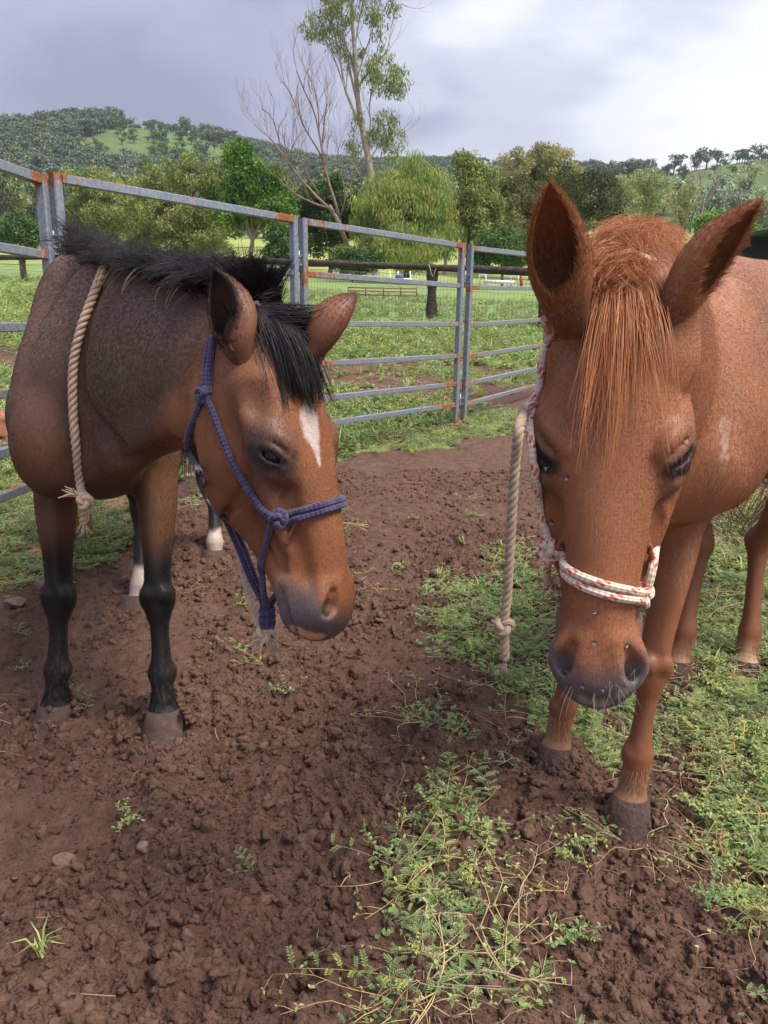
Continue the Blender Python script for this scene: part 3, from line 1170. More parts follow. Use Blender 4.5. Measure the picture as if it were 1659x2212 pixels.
def grow(roots, d0, length, F=None, gravity=.3, n=9, curl=.15, seed=0, off=.004, normal=None, clump=0):
    """strands from roots (n,3) in directions d0, bending down with gravity and kept outside the field F"""
    rg = np.random.default_rng(seed)
    roots = np.asarray(roots, float)
    N = len(roots)
    d = np.asarray(d0, float).copy()
    d /= np.linalg.norm(d, axis=1, keepdims=True)
    L = np.broadcast_to(np.asarray(length, float), (N,))
    step = (L / (n - 1))[:, None]
    wob = rg.normal(0, 1, (N, 3))
    P = [roots]
    p = roots.copy()
    for k in range(1, n):
        d = d + np.array([0, 0, -gravity / n * 2]) + wob * curl / n + rg.normal(0, curl / n, (N, 3))
        d /= np.linalg.norm(d, axis=1, keepdims=True)
        p = p + d * step
        if F is not None:
            _, g, e = nearest(F, p)
            bad = e < off
            p[bad] += g[bad] * (off - e[bad])[:, None]
        P.append(p.copy())
    P = np.stack(P, 1)
    if clump:
        # draw strands together towards their tips in locks
        c = rg.choice(N, max(1, N // clump), replace=False)
        dd = ((roots[:, None, :] - roots[None, c, :]) ** 2).sum(-1)
        g = c[dd.argmin(1)]
        w = (np.linspace(0, 1, n) ** 1.3 * .72)[None, :, None]
        P = P * (1 - w) + P[g] * w
    return P


# ------------------------------------------------------------------ ears
def ear_geom(base, tip, opening, width=.037, depth=.7, bend=0.0, length_back=.03, rot=0.0):
    base, tip = np.asarray(base, float), np.asarray(tip, float)
    ax = nrm(tip - base)
    L = np.linalg.norm(tip - base)
    op = np.asarray(opening, float)
    op = nrm(op - ax * np.dot(op, ax))
    X = np.cross(ax, op)
    us = np.array([-.22, -.08, .0, .06, .13, .2, .28, .37, .46, .55, .64, .73, .81, .88, .94, .98, 1.0])
    wp = np.interp(us, [-.22, 0, .1, .25, .4, .55, .7, .82, .92, 1.0], [.40, .70, .82, .97, 1.0, .93, .74, .50, .26, .03]) * width
    An = np.interp(us, [-.22, .10, .22, .4, .8, 1.0], [200, 188, 150, 130, 116, 100]) * np.pi / 180
    na = 15
    outer, inner = [], []
    for u, w, A_ in zip(us, wp, An):
        c = base + ax * u * L + X * bend * max(u, 0) ** 2 * L - op * .012 * math.sin(math.pi * max(u, 0))
        a = np.linspace(-A_, A_, na)
        for lst, t in ((outer, 0.0), (inner, .0034)):
            ww = max(w - t, w * .35)
            lst.append(c + ww * np.sin(a)[:, None] * X - (ww * depth) * np.cos(a)[:, None] * op + t * .4 * op)
    outer, inner = np.array(outer), np.array(inner)
    nu = len(us)
    V = np.vstack([outer.reshape(-1, 3), inner.reshape(-1, 3)])
    Q = []
    o2 = nu * na
    for i in range(nu - 1):
        for j in range(na - 1):
            a, b, c, d = i * na + j, i * na + j + 1, (i + 1) * na + j + 1, (i + 1) * na + j
            Q.append([a, b, c, d]); Q.append([o2 + d, o2 + c, o2 + b, o2 + a])
        for j in (0, na - 1):
            a, d = i * na + j, (i + 1) * na + j
            q = [a, d, o2 + d, o2 + a]
            Q.append(q if j == 0 else q[::-1])
    isin = np.r_[np.zeros(o2), np.ones(o2)]
    uu = np.tile(np.repeat(us, na), 2)
    edge = np.tile(np.abs(np.linspace(-1, 1, na)), nu * 2)
    return V, np.array(Q), isin, uu, edge


def horse_mesh(name, F, color_fn, ears, mat):
    P, Q, N = MESH[id(F)]
    C, D = color_fn(P)
    V, QQ, CC, DD, n = [P], [Q], [C], [D], len(P)
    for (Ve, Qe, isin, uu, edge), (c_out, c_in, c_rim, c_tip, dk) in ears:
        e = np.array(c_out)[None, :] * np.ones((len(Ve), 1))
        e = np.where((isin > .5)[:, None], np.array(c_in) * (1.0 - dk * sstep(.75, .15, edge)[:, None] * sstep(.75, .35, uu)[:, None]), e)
        rim = (sstep(.80, 1.0, edge) * sstep(.05, .3, uu))[:, None]
        e = e * (1 - rim) + rim * np.array(c_rim)
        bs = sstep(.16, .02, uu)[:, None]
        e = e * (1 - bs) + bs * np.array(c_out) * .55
        tp = sstep(.72, .95, uu)[:, None]
        e = e * (1 - tp) + tp * np.array(c_tip)
        V.append(Ve); QQ.append(Qe + n); CC.append(e); DD.append(np.zeros(len(Ve)))
        n += len(Ve)
    me = mesh_np(name, np.vstack(V), np.vstack(QQ), mat)
    set_color(me, np.vstack(CC))
    a = me.attributes.new('Dust', 'FLOAT', 'POINT')
    a.data.foreach_set('value', np.concatenate(DD).astype(np.float32))
    return me


def fur(parent, F, C, n, length, seed, mat, head, rad):
    """short coat hair lying along the body: down the face, back and down elsewhere"""
    rg = np.random.default_rng(seed)
    P, Q, N = MESH[id(F)]
    ctr = P[Q].mean(1)
    a = np.linalg.norm(np.cross(P[Q[:, 2]] - P[Q[:, 0]], P[Q[:, 3]] - P[Q[:, 1]]), axis=1) / 2
    nf = N[Q].mean(1)
    v = CAM - ctr
    dist = np.linalg.norm(v, axis=1)
    face = ((nf * v).sum(1) / dist > -.35)
    w = a * face / np.clip(dist, .9, 4) ** 1.3
    k = rg.choice(len(Q), n, p=w / w.sum())
    b = rg.dirichlet((1, 1, 1, 1), n)
    r = (P[Q[k]] * b[:, :, None]).sum(1)
    nn = nf[k] / np.linalg.norm(nf[k], axis=1, keepdims=True)
    q = head.local(r)
    wh = (sstep(-.02, .10, q[:, 1] + .45 * (q[:, 2] + .12)) * sstep(.30, .2, np.abs(q[:, 0])))[:, None]
    flow = np.array([0, .55, -.85]) * (1 - wh) + (head.S * 1.0 + np.array([0, 0, 0])) * wh
    sw = np.column_stack([vnoise(r, 6, 1), vnoise(r, 6, 2), vnoise(r, 6, 3)]) - .5
    t = flow + sw * .9 + rg.normal(0, .16, (n, 3))
    t -= nn * (t * nn).sum(1, keepdims=True)
    t /= np.linalg.norm(t, axis=1, keepdims=True)
    L = (length * rg.uniform(.6, 1.25, n) * (1 - .45 * wh[:, 0]))[:, None]
    p0 = r - nn * .001
    p1 = r + t * L * .5 + nn * L * .11
    p2 = r + t * L + nn * L * .11
    o = hair_curves('coat_hair', np.stack([p0, p1, p2], 1), np.array([1.0, .85, .3]) * rad, mat, parent)
    ca = o.data.attributes.new('Col', 'FLOAT_COLOR', 'CURVE')
    cc = np.ones((n, 4), np.float32)
    cc[:, :3] = C[Q[k, 0]] * (rg.uniform(.84, 1.17, (n, 1)) * (1 + rg.normal(0, .02, (n, 3))))
    ca.data.foreach_set('color', np.clip(cc, 0, 1).ravel())
    o['kind'] = 'stuff'
    return o


m = Mat('coat_hair')
m.base(m.attr('Col')).rough(.42).set(Specular_IOR_Level=.30)
M_FUR = m.m


def lerp(a, b, w):
    return a * (1 - w[:, None]) + np.asarray(b, float)[None, :] * w[:, None]


def seg_dist(P, pts):
    d = np.full(len(P), 9.0)
    pts = np.asarray(pts, float)
    for a, b in zip(pts[:-1], pts[1:]):
        v = b - a
        h = np.clip(((P - a) @ v) / max(v @ v, 1e-9), 0, 1)
        d = np.minimum(d, np.linalg.norm(P - a - h[:, None] * v, axis=1))
    return d


def in_local(H, q):
    return H.local(np.asarray(q)[None, :])[0]


# markings located on the animals
STAR = [hit(BAY, *q) for q in ((668, 872), (668, 902), (674, 935), (684, 972), (690, 1003))]
STAR_W = np.array([.015, .025, .021, .008, .003])
BAY_MUD = [hit(BAY, *q) for q in ((300, 660), (290, 760), (250, 770))]


def bay_color(P):
    q = HB.local(P)
    x, s, d = np.abs(q[:, 0]), q[:, 1], q[:, 2]
    n1 = fbm(P, 5.0, 3, 3); n2 = fbm(P, 16.0, 3, 9)
    C = np.tile(np.array([.122, .062, .042]), (len(P), 1))
    # warmer breast, belly and inner forearms; darker crest
    C = lerp(C, (.150, .066, .032), sstep(1.10, .82, P[:, 2] + (n1 - .5) * .25) * .85)
    C = lerp(C, (.070, .040, .031), sstep(.55, .75, n1) * .5)
    w_head = sstep(-.06, .07, s + .45 * (d + .12)) * sstep(.30, .22, x) * sstep(2.0, 1.75, P[:, 1])
    head = np.tile(np.array([.285, .108, .048]), (len(P), 1))
    head = lerp(head, (.345, .135, .058), sstep(.45, .62, n2) * .5)
    head = lerp(head, (.115, .055, .036), sstep(.13, .02, np.hypot(s - .15, (d + .085))) * .55 * sstep(.05, .085, x))   # temple
    ed = np.hypot((s - .265) * .8, d + .062)
    head = lerp(head, (.075, .048, .042), sstep(.085, .025, ed) * sstep(.05, .08, x) * .85)
    head = lerp(head, (.030, .022, .022), sstep(.040, .026, np.hypot(((s - .265) * .66 + (d + .062) * .75) * .75, (-(s - .265) * .75 + (d + .062) * .66) * 1.5)) * sstep(.06, .08, x) * .9)
    head = lerp(head, (.11, .055, .036), sstep(.20, .03, np.abs(d + .13)) * sstep(.25, .34, s) * sstep(.50, .40, s) * .45)
    mz = sstep(.0, .085, s - (.50 + .30 * (d + .05) - .25 * np.maximum(x - .03, 0)) + (n2 - .5) * .05)
    head = lerp(head, (.165, .142, .142), mz * sstep(-.02, -.055, d - .0 + (n1 - .5) * .04))
    head = lerp(head, (.080, .068, .070), sstep(.555, .60, s) * .7)
    C = C * (1 - w_head[:, None]) + head * w_head[:, None]
    # star
    best = np.full(len(P), 9.0)
    S = np.array(STAR)
    for a, b, wa, wb in zip(S[:-1], S[1:], STAR_W[:-1], STAR_W[1:]):
        v = b - a
        h = np.clip(((P - a) @ v) / (v @ v), 0, 1)
        best = np.minimum(best, np.linalg.norm(P - a - h[:, None] * v, axis=1) / (wa + (wb - wa) * h))
    C = lerp(C, (.60, .50, .46), sstep(1.25, .7, best + (n2 - .5) * .5))
    # pale patches on nostril and lower lip
    for px, py, rr in ((716, 1320, .012), (650, 1366, .013), (668, 1374, .015), (688, 1376, .013), (636, 1358, .009)):
        p = hits(BAY, [(px, py)])[0]
        C = lerp(C, (.58, .33, .18), sstep(rr * 1.3, rr * .6, np.linalg.norm(P - p, axis=1)))
    # black points
    gz = P[:, 2] - land(P[:, 0], P[:, 1])
    blk = sstep(.70, .53, gz + (n1 - .5) * .12) * sstep(.0, .4, P[:, 1] - 1.8)
    C = lerp(C, (.010, .009, .010), blk)
    # white hind pasterns
    for h_, zt in ((B_HIND[0], .17), (B_HIND[1], .14)):
        f = h_[3]
        w = sstep(.20, .14, np.hypot(P[:, 0] - f[0], P[:, 1] - f[1])) * sstep(zt + .02, zt - .01, gz + (n2 - .5) * .04)
        C = lerp(C, (.55, .43, .36), w)
    # inside of the nostrils
    D = sstep(.62, .48, fbm(P, 9, 3, 21)) * 0
    for p in BAY_MUD:
        D = np.maximum(D, .38 * sstep(.20, .04, np.linalg.norm(P - p, axis=1)))
    D = np.maximum(D, .10 * sstep(.50, .1, gz) * blk)
    D = np.maximum(D, .35 * sstep(.35, .1, np.linalg.norm(P - hit(BAY, 130, 640), axis=1)))
    return C, D


BRAND = [[(1570, 905), (1578, 912), (1578, 930), (1572, 940), (1565, 930), (1565, 912), (1570, 905)],
         [(1572, 945), (1578, 952), (1577, 965), (1570, 968), (1566, 958), (1572, 945)],
         [(1572, 968), (1570, 985), (1563, 992)], [(1570, 985), (1577, 990)]]
BRAND_W = [np.array(hits(CHE, [(x - 6, y) for x, y in b])) for b in BRAND]


def che_color(P):
    q = HC.local(P)
    x, s, d = np.abs(q[:, 0]), q[:, 1], q[:, 2]
    n1 = fbm(P, 5.0, 3, 5); n2 = fbm(P, 18.0, 3, 8)
    C = np.tile(np.array([.315, .120, .054]), (len(P), 1))
    C = lerp(C, (.34, .138, .068), sstep(1.0, 1.4, P[:, 2]) * .7)
    C = lerp(C, (.19, .080, .048), sstep(.5, .75, n1) * .45)
    w_head = sstep(-.06, .07, s + .45 * (d + .12)) * sstep(.26, .2, x) * sstep(1.5, 1.3, P[:, 1])
    head = np.tile(np.array([.320, .122, .056]), (len(P), 1))
    head = lerp(head, (.39, .155, .072), sstep(.045, .01, x) * sstep(.2, .3, s) * .6)
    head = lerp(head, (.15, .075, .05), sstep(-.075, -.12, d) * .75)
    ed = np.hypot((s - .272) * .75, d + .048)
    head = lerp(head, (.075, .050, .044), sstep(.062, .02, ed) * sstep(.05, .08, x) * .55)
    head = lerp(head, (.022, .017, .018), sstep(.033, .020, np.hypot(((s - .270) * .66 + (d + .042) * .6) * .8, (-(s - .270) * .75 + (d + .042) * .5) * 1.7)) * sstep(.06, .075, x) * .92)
    mz = sstep(-.01, .075, s - (.525 + .55 * (d + .05) - .55 * np.maximum(x - .02, 0)) + (n2 - .5) * .05)
    head = lerp(head, (.155, .130, .136), mz)
    head = lerp(head, (.085, .070, .074), sstep(.575, .61, s) * .6)
    C = C * (1 - w_head[:, None]) + head * w_head[:, None]
    for px, py, rr in ((1345, 1500, .012), (1300, 1522, .014), (1260, 1512, .012)):
        C = lerp(C, (.40, .33, .30), sstep(rr * 1.4, rr * .5, np.linalg.norm(P - hit(CHE, px, py), axis=1)) * .7)
    gz = P[:, 2] - land(P[:, 0], P[:, 1])
    low = sstep(.0, .25, P[:, 1] - 1.5)
    C = lerp(C, (.225, .085, .038), sstep(.75, .45, gz) * low * .8)
    C = lerp(C, (.40, .23, .135), sstep(.19, .10, gz + (n2 - .5) * .05) * low * .85)
    f = C_HIND[0][3]
    C = lerp(C, (.50, .38, .31), sstep(.16, .1, np.hypot(P[:, 0] - f[0], P[:, 1] - f[1])) * sstep(.10, .07, gz + (n2 - .5) * .03))
    for b in BRAND_W:
        C = lerp(C, (.52, .38, .30), sstep(.0065, .003, seg_dist(P, b)) * .5)
    D = np.zeros(len(P))
    for a in (((1560, 1020), (1540, 1075), (1510, 1130), (1485, 1190), (1465, 1240)), ((1576, 820), (1578, 900), (1572, 1000))):
        L = np.array([hits(CHE, [p])[0] for p in a])
        D = np.maximum(D, .30 * sstep(.07, .01, seg_dist(P, L)))
    return C, D


# ------------------------------------------------------------------ the bay horse
bay = empty('horse', (-.92, 2.3, float(land(-.92, 2.3))), 'dark bay horse with black mane, white forehead star and purple rope halter', 'horse')
# ears: near one opens sideways, far one shows its back
_b1 = hits(BAY, [(518, 752)])[0]
_b2 = hits(BAY, [(678, 752)])[0]
_t1 = at(456, 584, 1.47); _t2 = at(765, 629, 1.50)
ear_b = [(ear_geom(_b1, _t1, nrm(_rt * -.62 - _fw * .80), .050, .75, .05), ((.20, .082, .042), (.085, .040, .022), (.03, .018, .014), (.012, .010, .011), .9)),
         (ear_geom(_b2, _t2, nrm(_rt * .55 + _fw * .8 - _up * .3), .040, .75, -.08), ((.22, .09, .047), (.06, .03, .02), (.016, .012, .012), (.012, .010, .011), .6))]
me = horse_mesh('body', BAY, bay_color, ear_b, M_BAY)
obj('body', me, bay)
fur(bay, BAY, bay_color(MESH[id(BAY)][0])[0], 240000, .009, 61, M_FUR, HB, .00028)


def eyes(H, parent, sides=(-1, 1)):
    for sg in sides:
        O_ = np.array((sg * math.cos(H.phi), 0, math.sin(H.phi))) * .0085
        c = H(H.eye[0] * sg + O_[0], H.eye[1] + .002, H.eye[2] + O_[2] + .001)
        bm = bmesh.new()
        bmesh.ops.create_uvsphere(bm, u_segments=24, v_segments=16, radius=.0215 * H.sc)
        for v in bm.verts: v.co += Vector(c)
        me = bpy.data.meshes.new('eye')
        bm.to_mesh(me); bm.free()
        me.polygons.foreach_set('use_smooth', np.ones(len(me.polygons), bool))
        me.materials.append(M_EYE)
        obj('eye', me, parent)


eyes(HB, bay)


def lashes(F, H, parent, mat, seed):
    rg = np.random.default_rng(seed)
    for sg in (-1, 1):
        up, O, e2 = H.lash[sg]
        L = spline(up, 60)[8:-4]
        k = rg.integers(0, len(L), 110)
        d = O * .8 - e2 * .25 + H.S * .25 + rg.normal(0, .18, (110, 3))
        P = grow(L[k] + O * .002, d, rg.uniform(.008, .017, 110), None, .25, 5, .15, seed)
        hair_curves('eyelashes', P, np.linspace(.0003, .0001, 5), mat, parent)


lashes(BAY, HB, bay, M_BLACKHAIR, 91)


def hoof(cor, parent, s=1.0, toe=(0, -1, 0), mat=None):
    """truncated cone from the coronet to the ground, toe longer than heel, a little uneven"""
    cor = np.asarray(cor, float)
    g = float(land(cor[0], cor[1]))
    toe = nrm(np.array([toe[0], toe[1], 0]))
    side = np.array([toe[1], -toe[0], 0])
    hgt = max(cor[2] - g + .012, .05)
    na, V, rows = 22, [], [(1.02, .054), (.72, .060), (.38, .068), (.06, .076), (-.25, .078)]
    rg = np.random.default_rng(int(abs(cor[0]) * 1e4))
    for f, r in rows:
        for a in np.linspace(0, 2 * np.pi, na, endpoint=False):
            ca, sa = math.cos(a), math.sin(a)
            rr = r * s * (1 + .05 * rg.normal() * (f < .9))
            front = (1 - f) * .042 * s
            V.append(np.array([cor[0], cor[1], g + hgt * f + (.012 * s * ca if f > .9 else 0)]) + toe * (rr * ca * (1 + .12 * (ca > 0)) + front) + side * rr * .96 * sa)
    Q = [[i * na + j, i * na + (j + 1) % na, (i + 1) * na + (j + 1) % na, (i + 1) * na + j] for i in range(len(rows) - 1) for j in range(na)]
    V.append(np.mean(V[:na], axis=0)); V.append(np.mean(V[-na - 1:-1], axis=0))
    T = [[len(V) - 2, (j + 1) % na, j] for j in range(na)]
    me = mesh_np('hoof', V, [np.array(Q)[:, ::-1], np.array(T)[:, ::-1]], mat or M_HOOF)
    return obj('hoof', me, parent)


for l_ in B_FRONT: hoof(l_[3], bay)
for l_ in B_HIND: hoof(l_[4], bay)

# mane: roots along the crest, short and upright, falling towards the camera half way down
_crest = spline([at(165, 535, 2.90), at(240, 548, 2.62), at(340, 570, 2.24), at(455, 600, 1.92), at(545, 640, 1.70), at(605, 672, 1.55)], 60)
_crest = snap_to(BAY, _crest + np.array([0, 0, .03]), 0.0)
rg = np.random.default_rng(5)


def mane(nh, seed, crest, F, H_len, lean, spread=.034):
    rg = np.random.default_rng(seed)
    t = rg.uniform(0, 1, nh)
    i = np.clip((t * (len(crest) - 1)).astype(int), 0, len(crest) - 2)
    f = (t * (len(crest) - 1) - i)[:, None]
    base = crest[i] * (1 - f) + crest[i + 1] * f
    tang = crest[np.minimum(i + 2, len(crest) - 1)] - crest[np.maximum(i - 1, 0)]
    tang /= np.linalg.norm(tang, axis=1, keepdims=True)
    side = np.cross(tang, [0, 0, 1.0]); side /= np.linalg.norm(side, axis=1, keepdims=True)
    side *= np.sign((side * -_fw[None, :]).sum(1, keepdims=True) + 1e-6)          # towards the camera
    roots = base + side * rg.normal(0, spread, (nh, 1))
    roots = snap_to(F, roots, -.004, 3)
    d = lean(t[:, None], side, tang, rg)
    return t, roots, d, H_len(t, rg)


def lean_b(t, side, tang, rg):
    n = len(t)
    fall = sstep(.12, .45, t) * sstep(.98, .80, t)
    up = np.array([0, 0, 1.0])[None, :]
    flip = np.where(rg.uniform(0, 1, (n, 1)) < .84, 1.0, -.6)
    return up * (1.15 - .30 * fall) + side * flip * (.10 + .80 * fall + rg.normal(0, .15, (n, 1))) - tang * (.55 * (1 - sstep(.2, .55, t))) + tang * .30 * sstep(.6, .9, t) + rg.normal(0, .10, (n, 3))


t_, ro, di, le = mane(13500, 3, _crest, BAY, lambda t, r: (.150 - .03 * sstep(.6, 1, t)) * r.uniform(.40, 1.05, len(t)), lean_b)
hair_curves('mane', grow(ro, di, le, BAY, gravity=.62, n=9, curl=.22, seed=8, clump=20), np.linspace(.0010, .00025, 9), M_BLACKHAIR, bay)
M_TANHAIR = hair_material('burr_tipped_hair', (.10, .07, .05), (.22, .16, .11), (.34, .26, .18), .7)
kk_ = np.random.default_rng(77).choice(np.nonzero((t_ > .3) & (t_ < .85))[0], 36)
hair_curves('mane', grow(ro[kk_], di[kk_] + 0, .17, BAY, gravity=1.1, n=9, curl=.22, seed=18, clump=7)[:, 5:], np.linspace(.0010, .0005, 4), M_TANHAIR, bay)
# forelock
nf = 2000
fr = np.random.default_rng(17)
tt = fr.uniform(0, 1, nf)
fa = np.array(hits(BAY, [(566, 670), (592, 672), (618, 684)]))
i2 = np.clip((tt * 2).astype(int), 0, 1); f2 = (tt * 2 - i2)[:, None]
ro = snap_to(BAY, fa[i2] * (1 - f2) + fa[i2 + 1] * f2 + fr.normal(0, .012, (nf, 3)), -.003)
_dirf = nrm(at(668, 850, 1.38) - at(590, 680, 1.46))
di = _dirf[None, :] * 1.0 + _rt[None, :] * .16 + np.array([0, 0, .26]) + fr.normal(0, .09, (nf, 3)) + _rt[None, :] * ((tt - .6) * .20)[:, None]
le = .05 + .150 * fr.uniform(0, 1, nf) ** .8
hair_curves('forelock', grow(ro, di, le, BAY, gravity=.85, n=12, curl=.14, seed=9, clump=14), np.linspace(.0008, .0002, 12), M_BLACKHAIR, bay)
# stray tufts flying off the poll
nf = 220
ro = snap_to(BAY, fa[fr.integers(0, 3, nf)] + fr.normal(0, .015, (nf, 3)), -.003, 3)
di = _rt[None, :] * 1.0 + _up[None, :] * .15 + fr.normal(0, .16, (nf, 3))
hair_curves('forelock', grow(ro, di, fr.uniform(.06, .11, nf), BAY, .35, 8, .3, 4, clump=12), np.linspace(.0009, .0002, 8), M_BLACKHAIR, bay)


def ear_fuzz(geom, n, mat, parent, length=.022, seed=0, opening=None, inside=True):
    """soft hair inside the ear, lying along it towards the tip and the rim"""
    V, Q, isin, uu, edge = geom
    rg = np.random.default_rng(seed)
    F = Q[((isin[Q[:, 0]] > .5) == inside) & (uu[Q[:, 0]] > (.02 if inside else -.1)) & (uu[Q[:, 0]] < .97)]
    ar = np.linalg.norm(np.cross(V[F[:, 2]] - V[F[:, 0]], V[F[:, 3]] - V[F[:, 1]]), axis=1)
    w = ar * (.35 + edge[F[:, 0]]) if inside else ar
    k = rg.choice(len(F), n, p=w / w.sum())
    b = rg.dirichlet((1, 1, 1, 1), n)
    r = (V[F[k]] * b[:, :, None]).sum(1)
    na = 15
    ax = nrm(V[15 * na + 7] - V[2 * na + 7])
    d = np.tile(np.asarray(opening, float) * .28 + ax * 1.0, (n, 1)) + rg.normal(0, .22, (n, 3))
    if not inside:
        c0 = V[np.minimum(F[k, 0] // na * na + 7, len(V) - 1)]
        d = np.tile(ax, (n, 1)) + rg.normal(0, .2, (n, 3)) + (r - (base_of(V, na) + ax * ((r - base_of(V, na)) @ ax)[:, None])) * 2.5
    P = grow(r, d, length * rg.uniform(.4, 1.15, n), None, .05, 5, .2, seed)
    return hair_curves('ear_hair', P, np.linspace(.00026, .00008, 5), mat, parent)


def base_of(V, na): return V[2 * na:3 * na].mean(0)


ear_fuzz(ear_b[0][0], 3500, M_BLACKHAIR, bay, .016, 3, nrm(_rt * -.62 - _fw * .8))
M_EARB = hair_material('bay_ear_hair', (.10, .042, .022), (.20, .080, .040), (.28, .12, .06), .5)
ear_fuzz(ear_b[0][0], 5000, M_EARB, bay, .005, 4, nrm(_rt * -.62 - _fw * .8), False)
ear_fuzz(ear_b[1][0], 5000, M_EARB, bay, .005, 5, -_fw, False)
# tail
nt = 500
fr = np.random.default_rng(31)
ro = np.array([-1.04, 3.93, 1.27]) + fr.normal(0, .025, (nt, 3))
di = np.array([0, .6, -.6]) + fr.normal(0, .15, (nt, 3))
hair_curves('tail', grow(ro, di, fr.uniform(.6, .95, nt), None, 1.2, 10, .2, 5, clump=20), np.linspace(.0016, .0004, 10), M_BLACKHAIR, bay)
# chin whiskers
nw = 26
ro = snap_to(BAY, np.array(hits(BAY, [(640, 1366), (660, 1378), (625, 1345), (610, 1310)]))[fr.integers(0, 4, nw)] + fr.normal(0, .012, (nw, 3)), 0, 3)
di = grad_of(BAY, ro) + np.array([-.2, -.2, -.5]) + fr.normal(0, .25, (nw, 3))
hair_curves('whiskers', grow(ro, di, fr.uniform(.02, .05, nw), None, .2, 6, .15, 6), np.linspace(.0002, .00006, 6), M_BLACKHAIR, bay)

# ------------------------------------------------------------------ the chestnut horse
che = empty('horse', (.66, 2.0, float(land(.66, 2.0))), 'chestnut horse with ginger forelock, hanging its head, in white and red rope halter', 'horse')
_b1 = hits(CHE, [(1226, 672)])[0]
_b2 = hits(CHE, [(1452, 668)])[0]
_t1 = at(1160, 403, 1.06); _t2 = at(1652, 438, 1.08)
_op1 = nrm(-_fw * .85 - _rt * .48)
_op2 = nrm(-_fw * .60 + _rt * .58 - _up * .35)
ear_c = [(ear_geom(_b1, _t1, _op1, .044, .7, .10), ((.24, .085, .038), (.27, .092, .036), (.31, .115, .048), (.28, .09, .034), .7)),
         (ear_geom(_b2, _t2, _op2, .041, .7, -.06), ((.24, .085, .038), (.26, .09, .036), (.29, .10, .042), (.24, .085, .035), .65))]
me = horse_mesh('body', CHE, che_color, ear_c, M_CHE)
obj('body', me, che)
fur(che, CHE, che_color(MESH[id(CHE)][0])[0], 330000, .007, 62, M_FUR, HC, .0002)
eyes(HC, che)
lashes(CHE, HC, che, M_BLACKHAIR, 92)
m = Mat('muddy_hoof')
n_ = m.noise(60, 5, .7)
m.base(m.ramp(n_, [(.3, (.040, .022, .017)), (.55, (.075, .042, .034)), (.75, (.12, .07, .057))])).rough(.85)
m.bump(n_, 1.0, .012)
M_MUDHOOF = m.m
hoof(C_FRONT[0][3], che, .97, (-.25, -1, 0), M_MUDHOOF); hoof(C_FRONT[1][3], che, .97, (-.45, -1, 0), M_MUDHOOF)
hoof(C_HIND[0][4], che, .98, (-.5, -1, 0), M_MUDHOOF); hoof(C_HIND[1][4], che, .98, (-.6, -1, 0), M_MUDHOOF)
fr = np.random.default_rng(41)
# forelock: long loose strands from the poll down the forehead
nf = 900
tt = np.clip(fr.normal(.08, .40, nf), -.75, 1)
fa = np.array(hits(CHE, [(1296, 590), (1338, 572), (1388, 592)]))
u2 = (tt * .5 + .5) * 2; i2 = np.clip(u2.astype(int), 0, 1); f2 = (u2 - i2)[:, None]
ro = snap_to(CHE, fa[i2] * (1 - f2) + fa[i2 + 1] * f2 + fr.normal(0, .010, (nf, 3)), -.003, 3)
di = HC.S[None, :] * .9 + HC.D[None, :] * .45 + np.array([0, 0, .35]) + HC.X[None, :] * (tt * .30 + .05 + fr.normal(0, .08, nf))[:, None] + fr.normal(0, .05, (nf, 3))
le = .06 + .27 * fr.uniform(0, 1, nf) ** 2.0
hair_curves('forelock', grow(ro, di, le, CHE, .9, 14, .13, 12, clump=11), np.linspace(.00042, .00016, 14), M_REDHAIR, che)
# tuft on the poll and the mane behind it
nf = 7000
tt = fr.uniform(0, 1, nf)
cc = spline([HC(0, .035, -.02), HC(0, .0, -.045), np.array([.40, 1.27, 1.52]), np.array([.47, 1.42, 1.54]), np.array([.56, 1.62, 1.53]), np.array([.68, 1.85, 1.51])], 40)
cc = snap_to(CHE, cc + np.array([0, 0, .02]), 0)
i2 = np.clip((tt ** 1.8 * 39).astype(int), 0, 38)
ro = snap_to(CHE, cc[i2] + fr.normal(0, .016, (nf, 3)), -.003, 3)
sidev = np.where(fr.uniform(0, 1, (nf, 1)) < .62, -1.0, 1.0) * HC.X[None, :]
di = np.array([0, -.10, 1.1]) + sidev * .50 + fr.normal(0, .20, (nf, 3)) - _fw[None, :] * .20
hair_curves('mane', grow(ro, di, fr.uniform(.03, .085, nf), CHE, 1.5, 9, .10, 14, clump=14), np.linspace(.00036, .00014, 9), M_REDHAIR, che)
for g_, o_, s_ in ((ear_c[0][0], _op1, 1), (ear_c[1][0], _op2, 2)):
    ear_fuzz(g_, 7000, M_EARHAIR, che, .016, s_, o_)
    ear_fuzz(g_, 6000, M_EARHAIR, che, .006, s_ + 5, o_, False)
# whiskers round the muzzle
nw = 32
ro0 = np.array(hits(CHE, [(1372, 1440), (1378, 1400), (1350, 1480), (1320, 1505), (1270, 1512), (1225, 1490), (1200, 1440), (1192, 1380), (1290, 1500), (1240, 1470), (1330, 1470)]))
ro = snap_to(CHE, ro0[fr.integers(0, 11, nw)] + fr.normal(0, .008, (nw, 3)), 0, 3)
di = grad_of(CHE, ro) + np.array([0, -.05, -.3]) + fr.normal(0, .25, (nw, 3))
hair_curves('whiskers', grow(ro, di, fr.uniform(.015, .065, nw), None, .25, 7, .15, 16), np.linspace(.00011, .00004, 7), M_WHISKER, che)
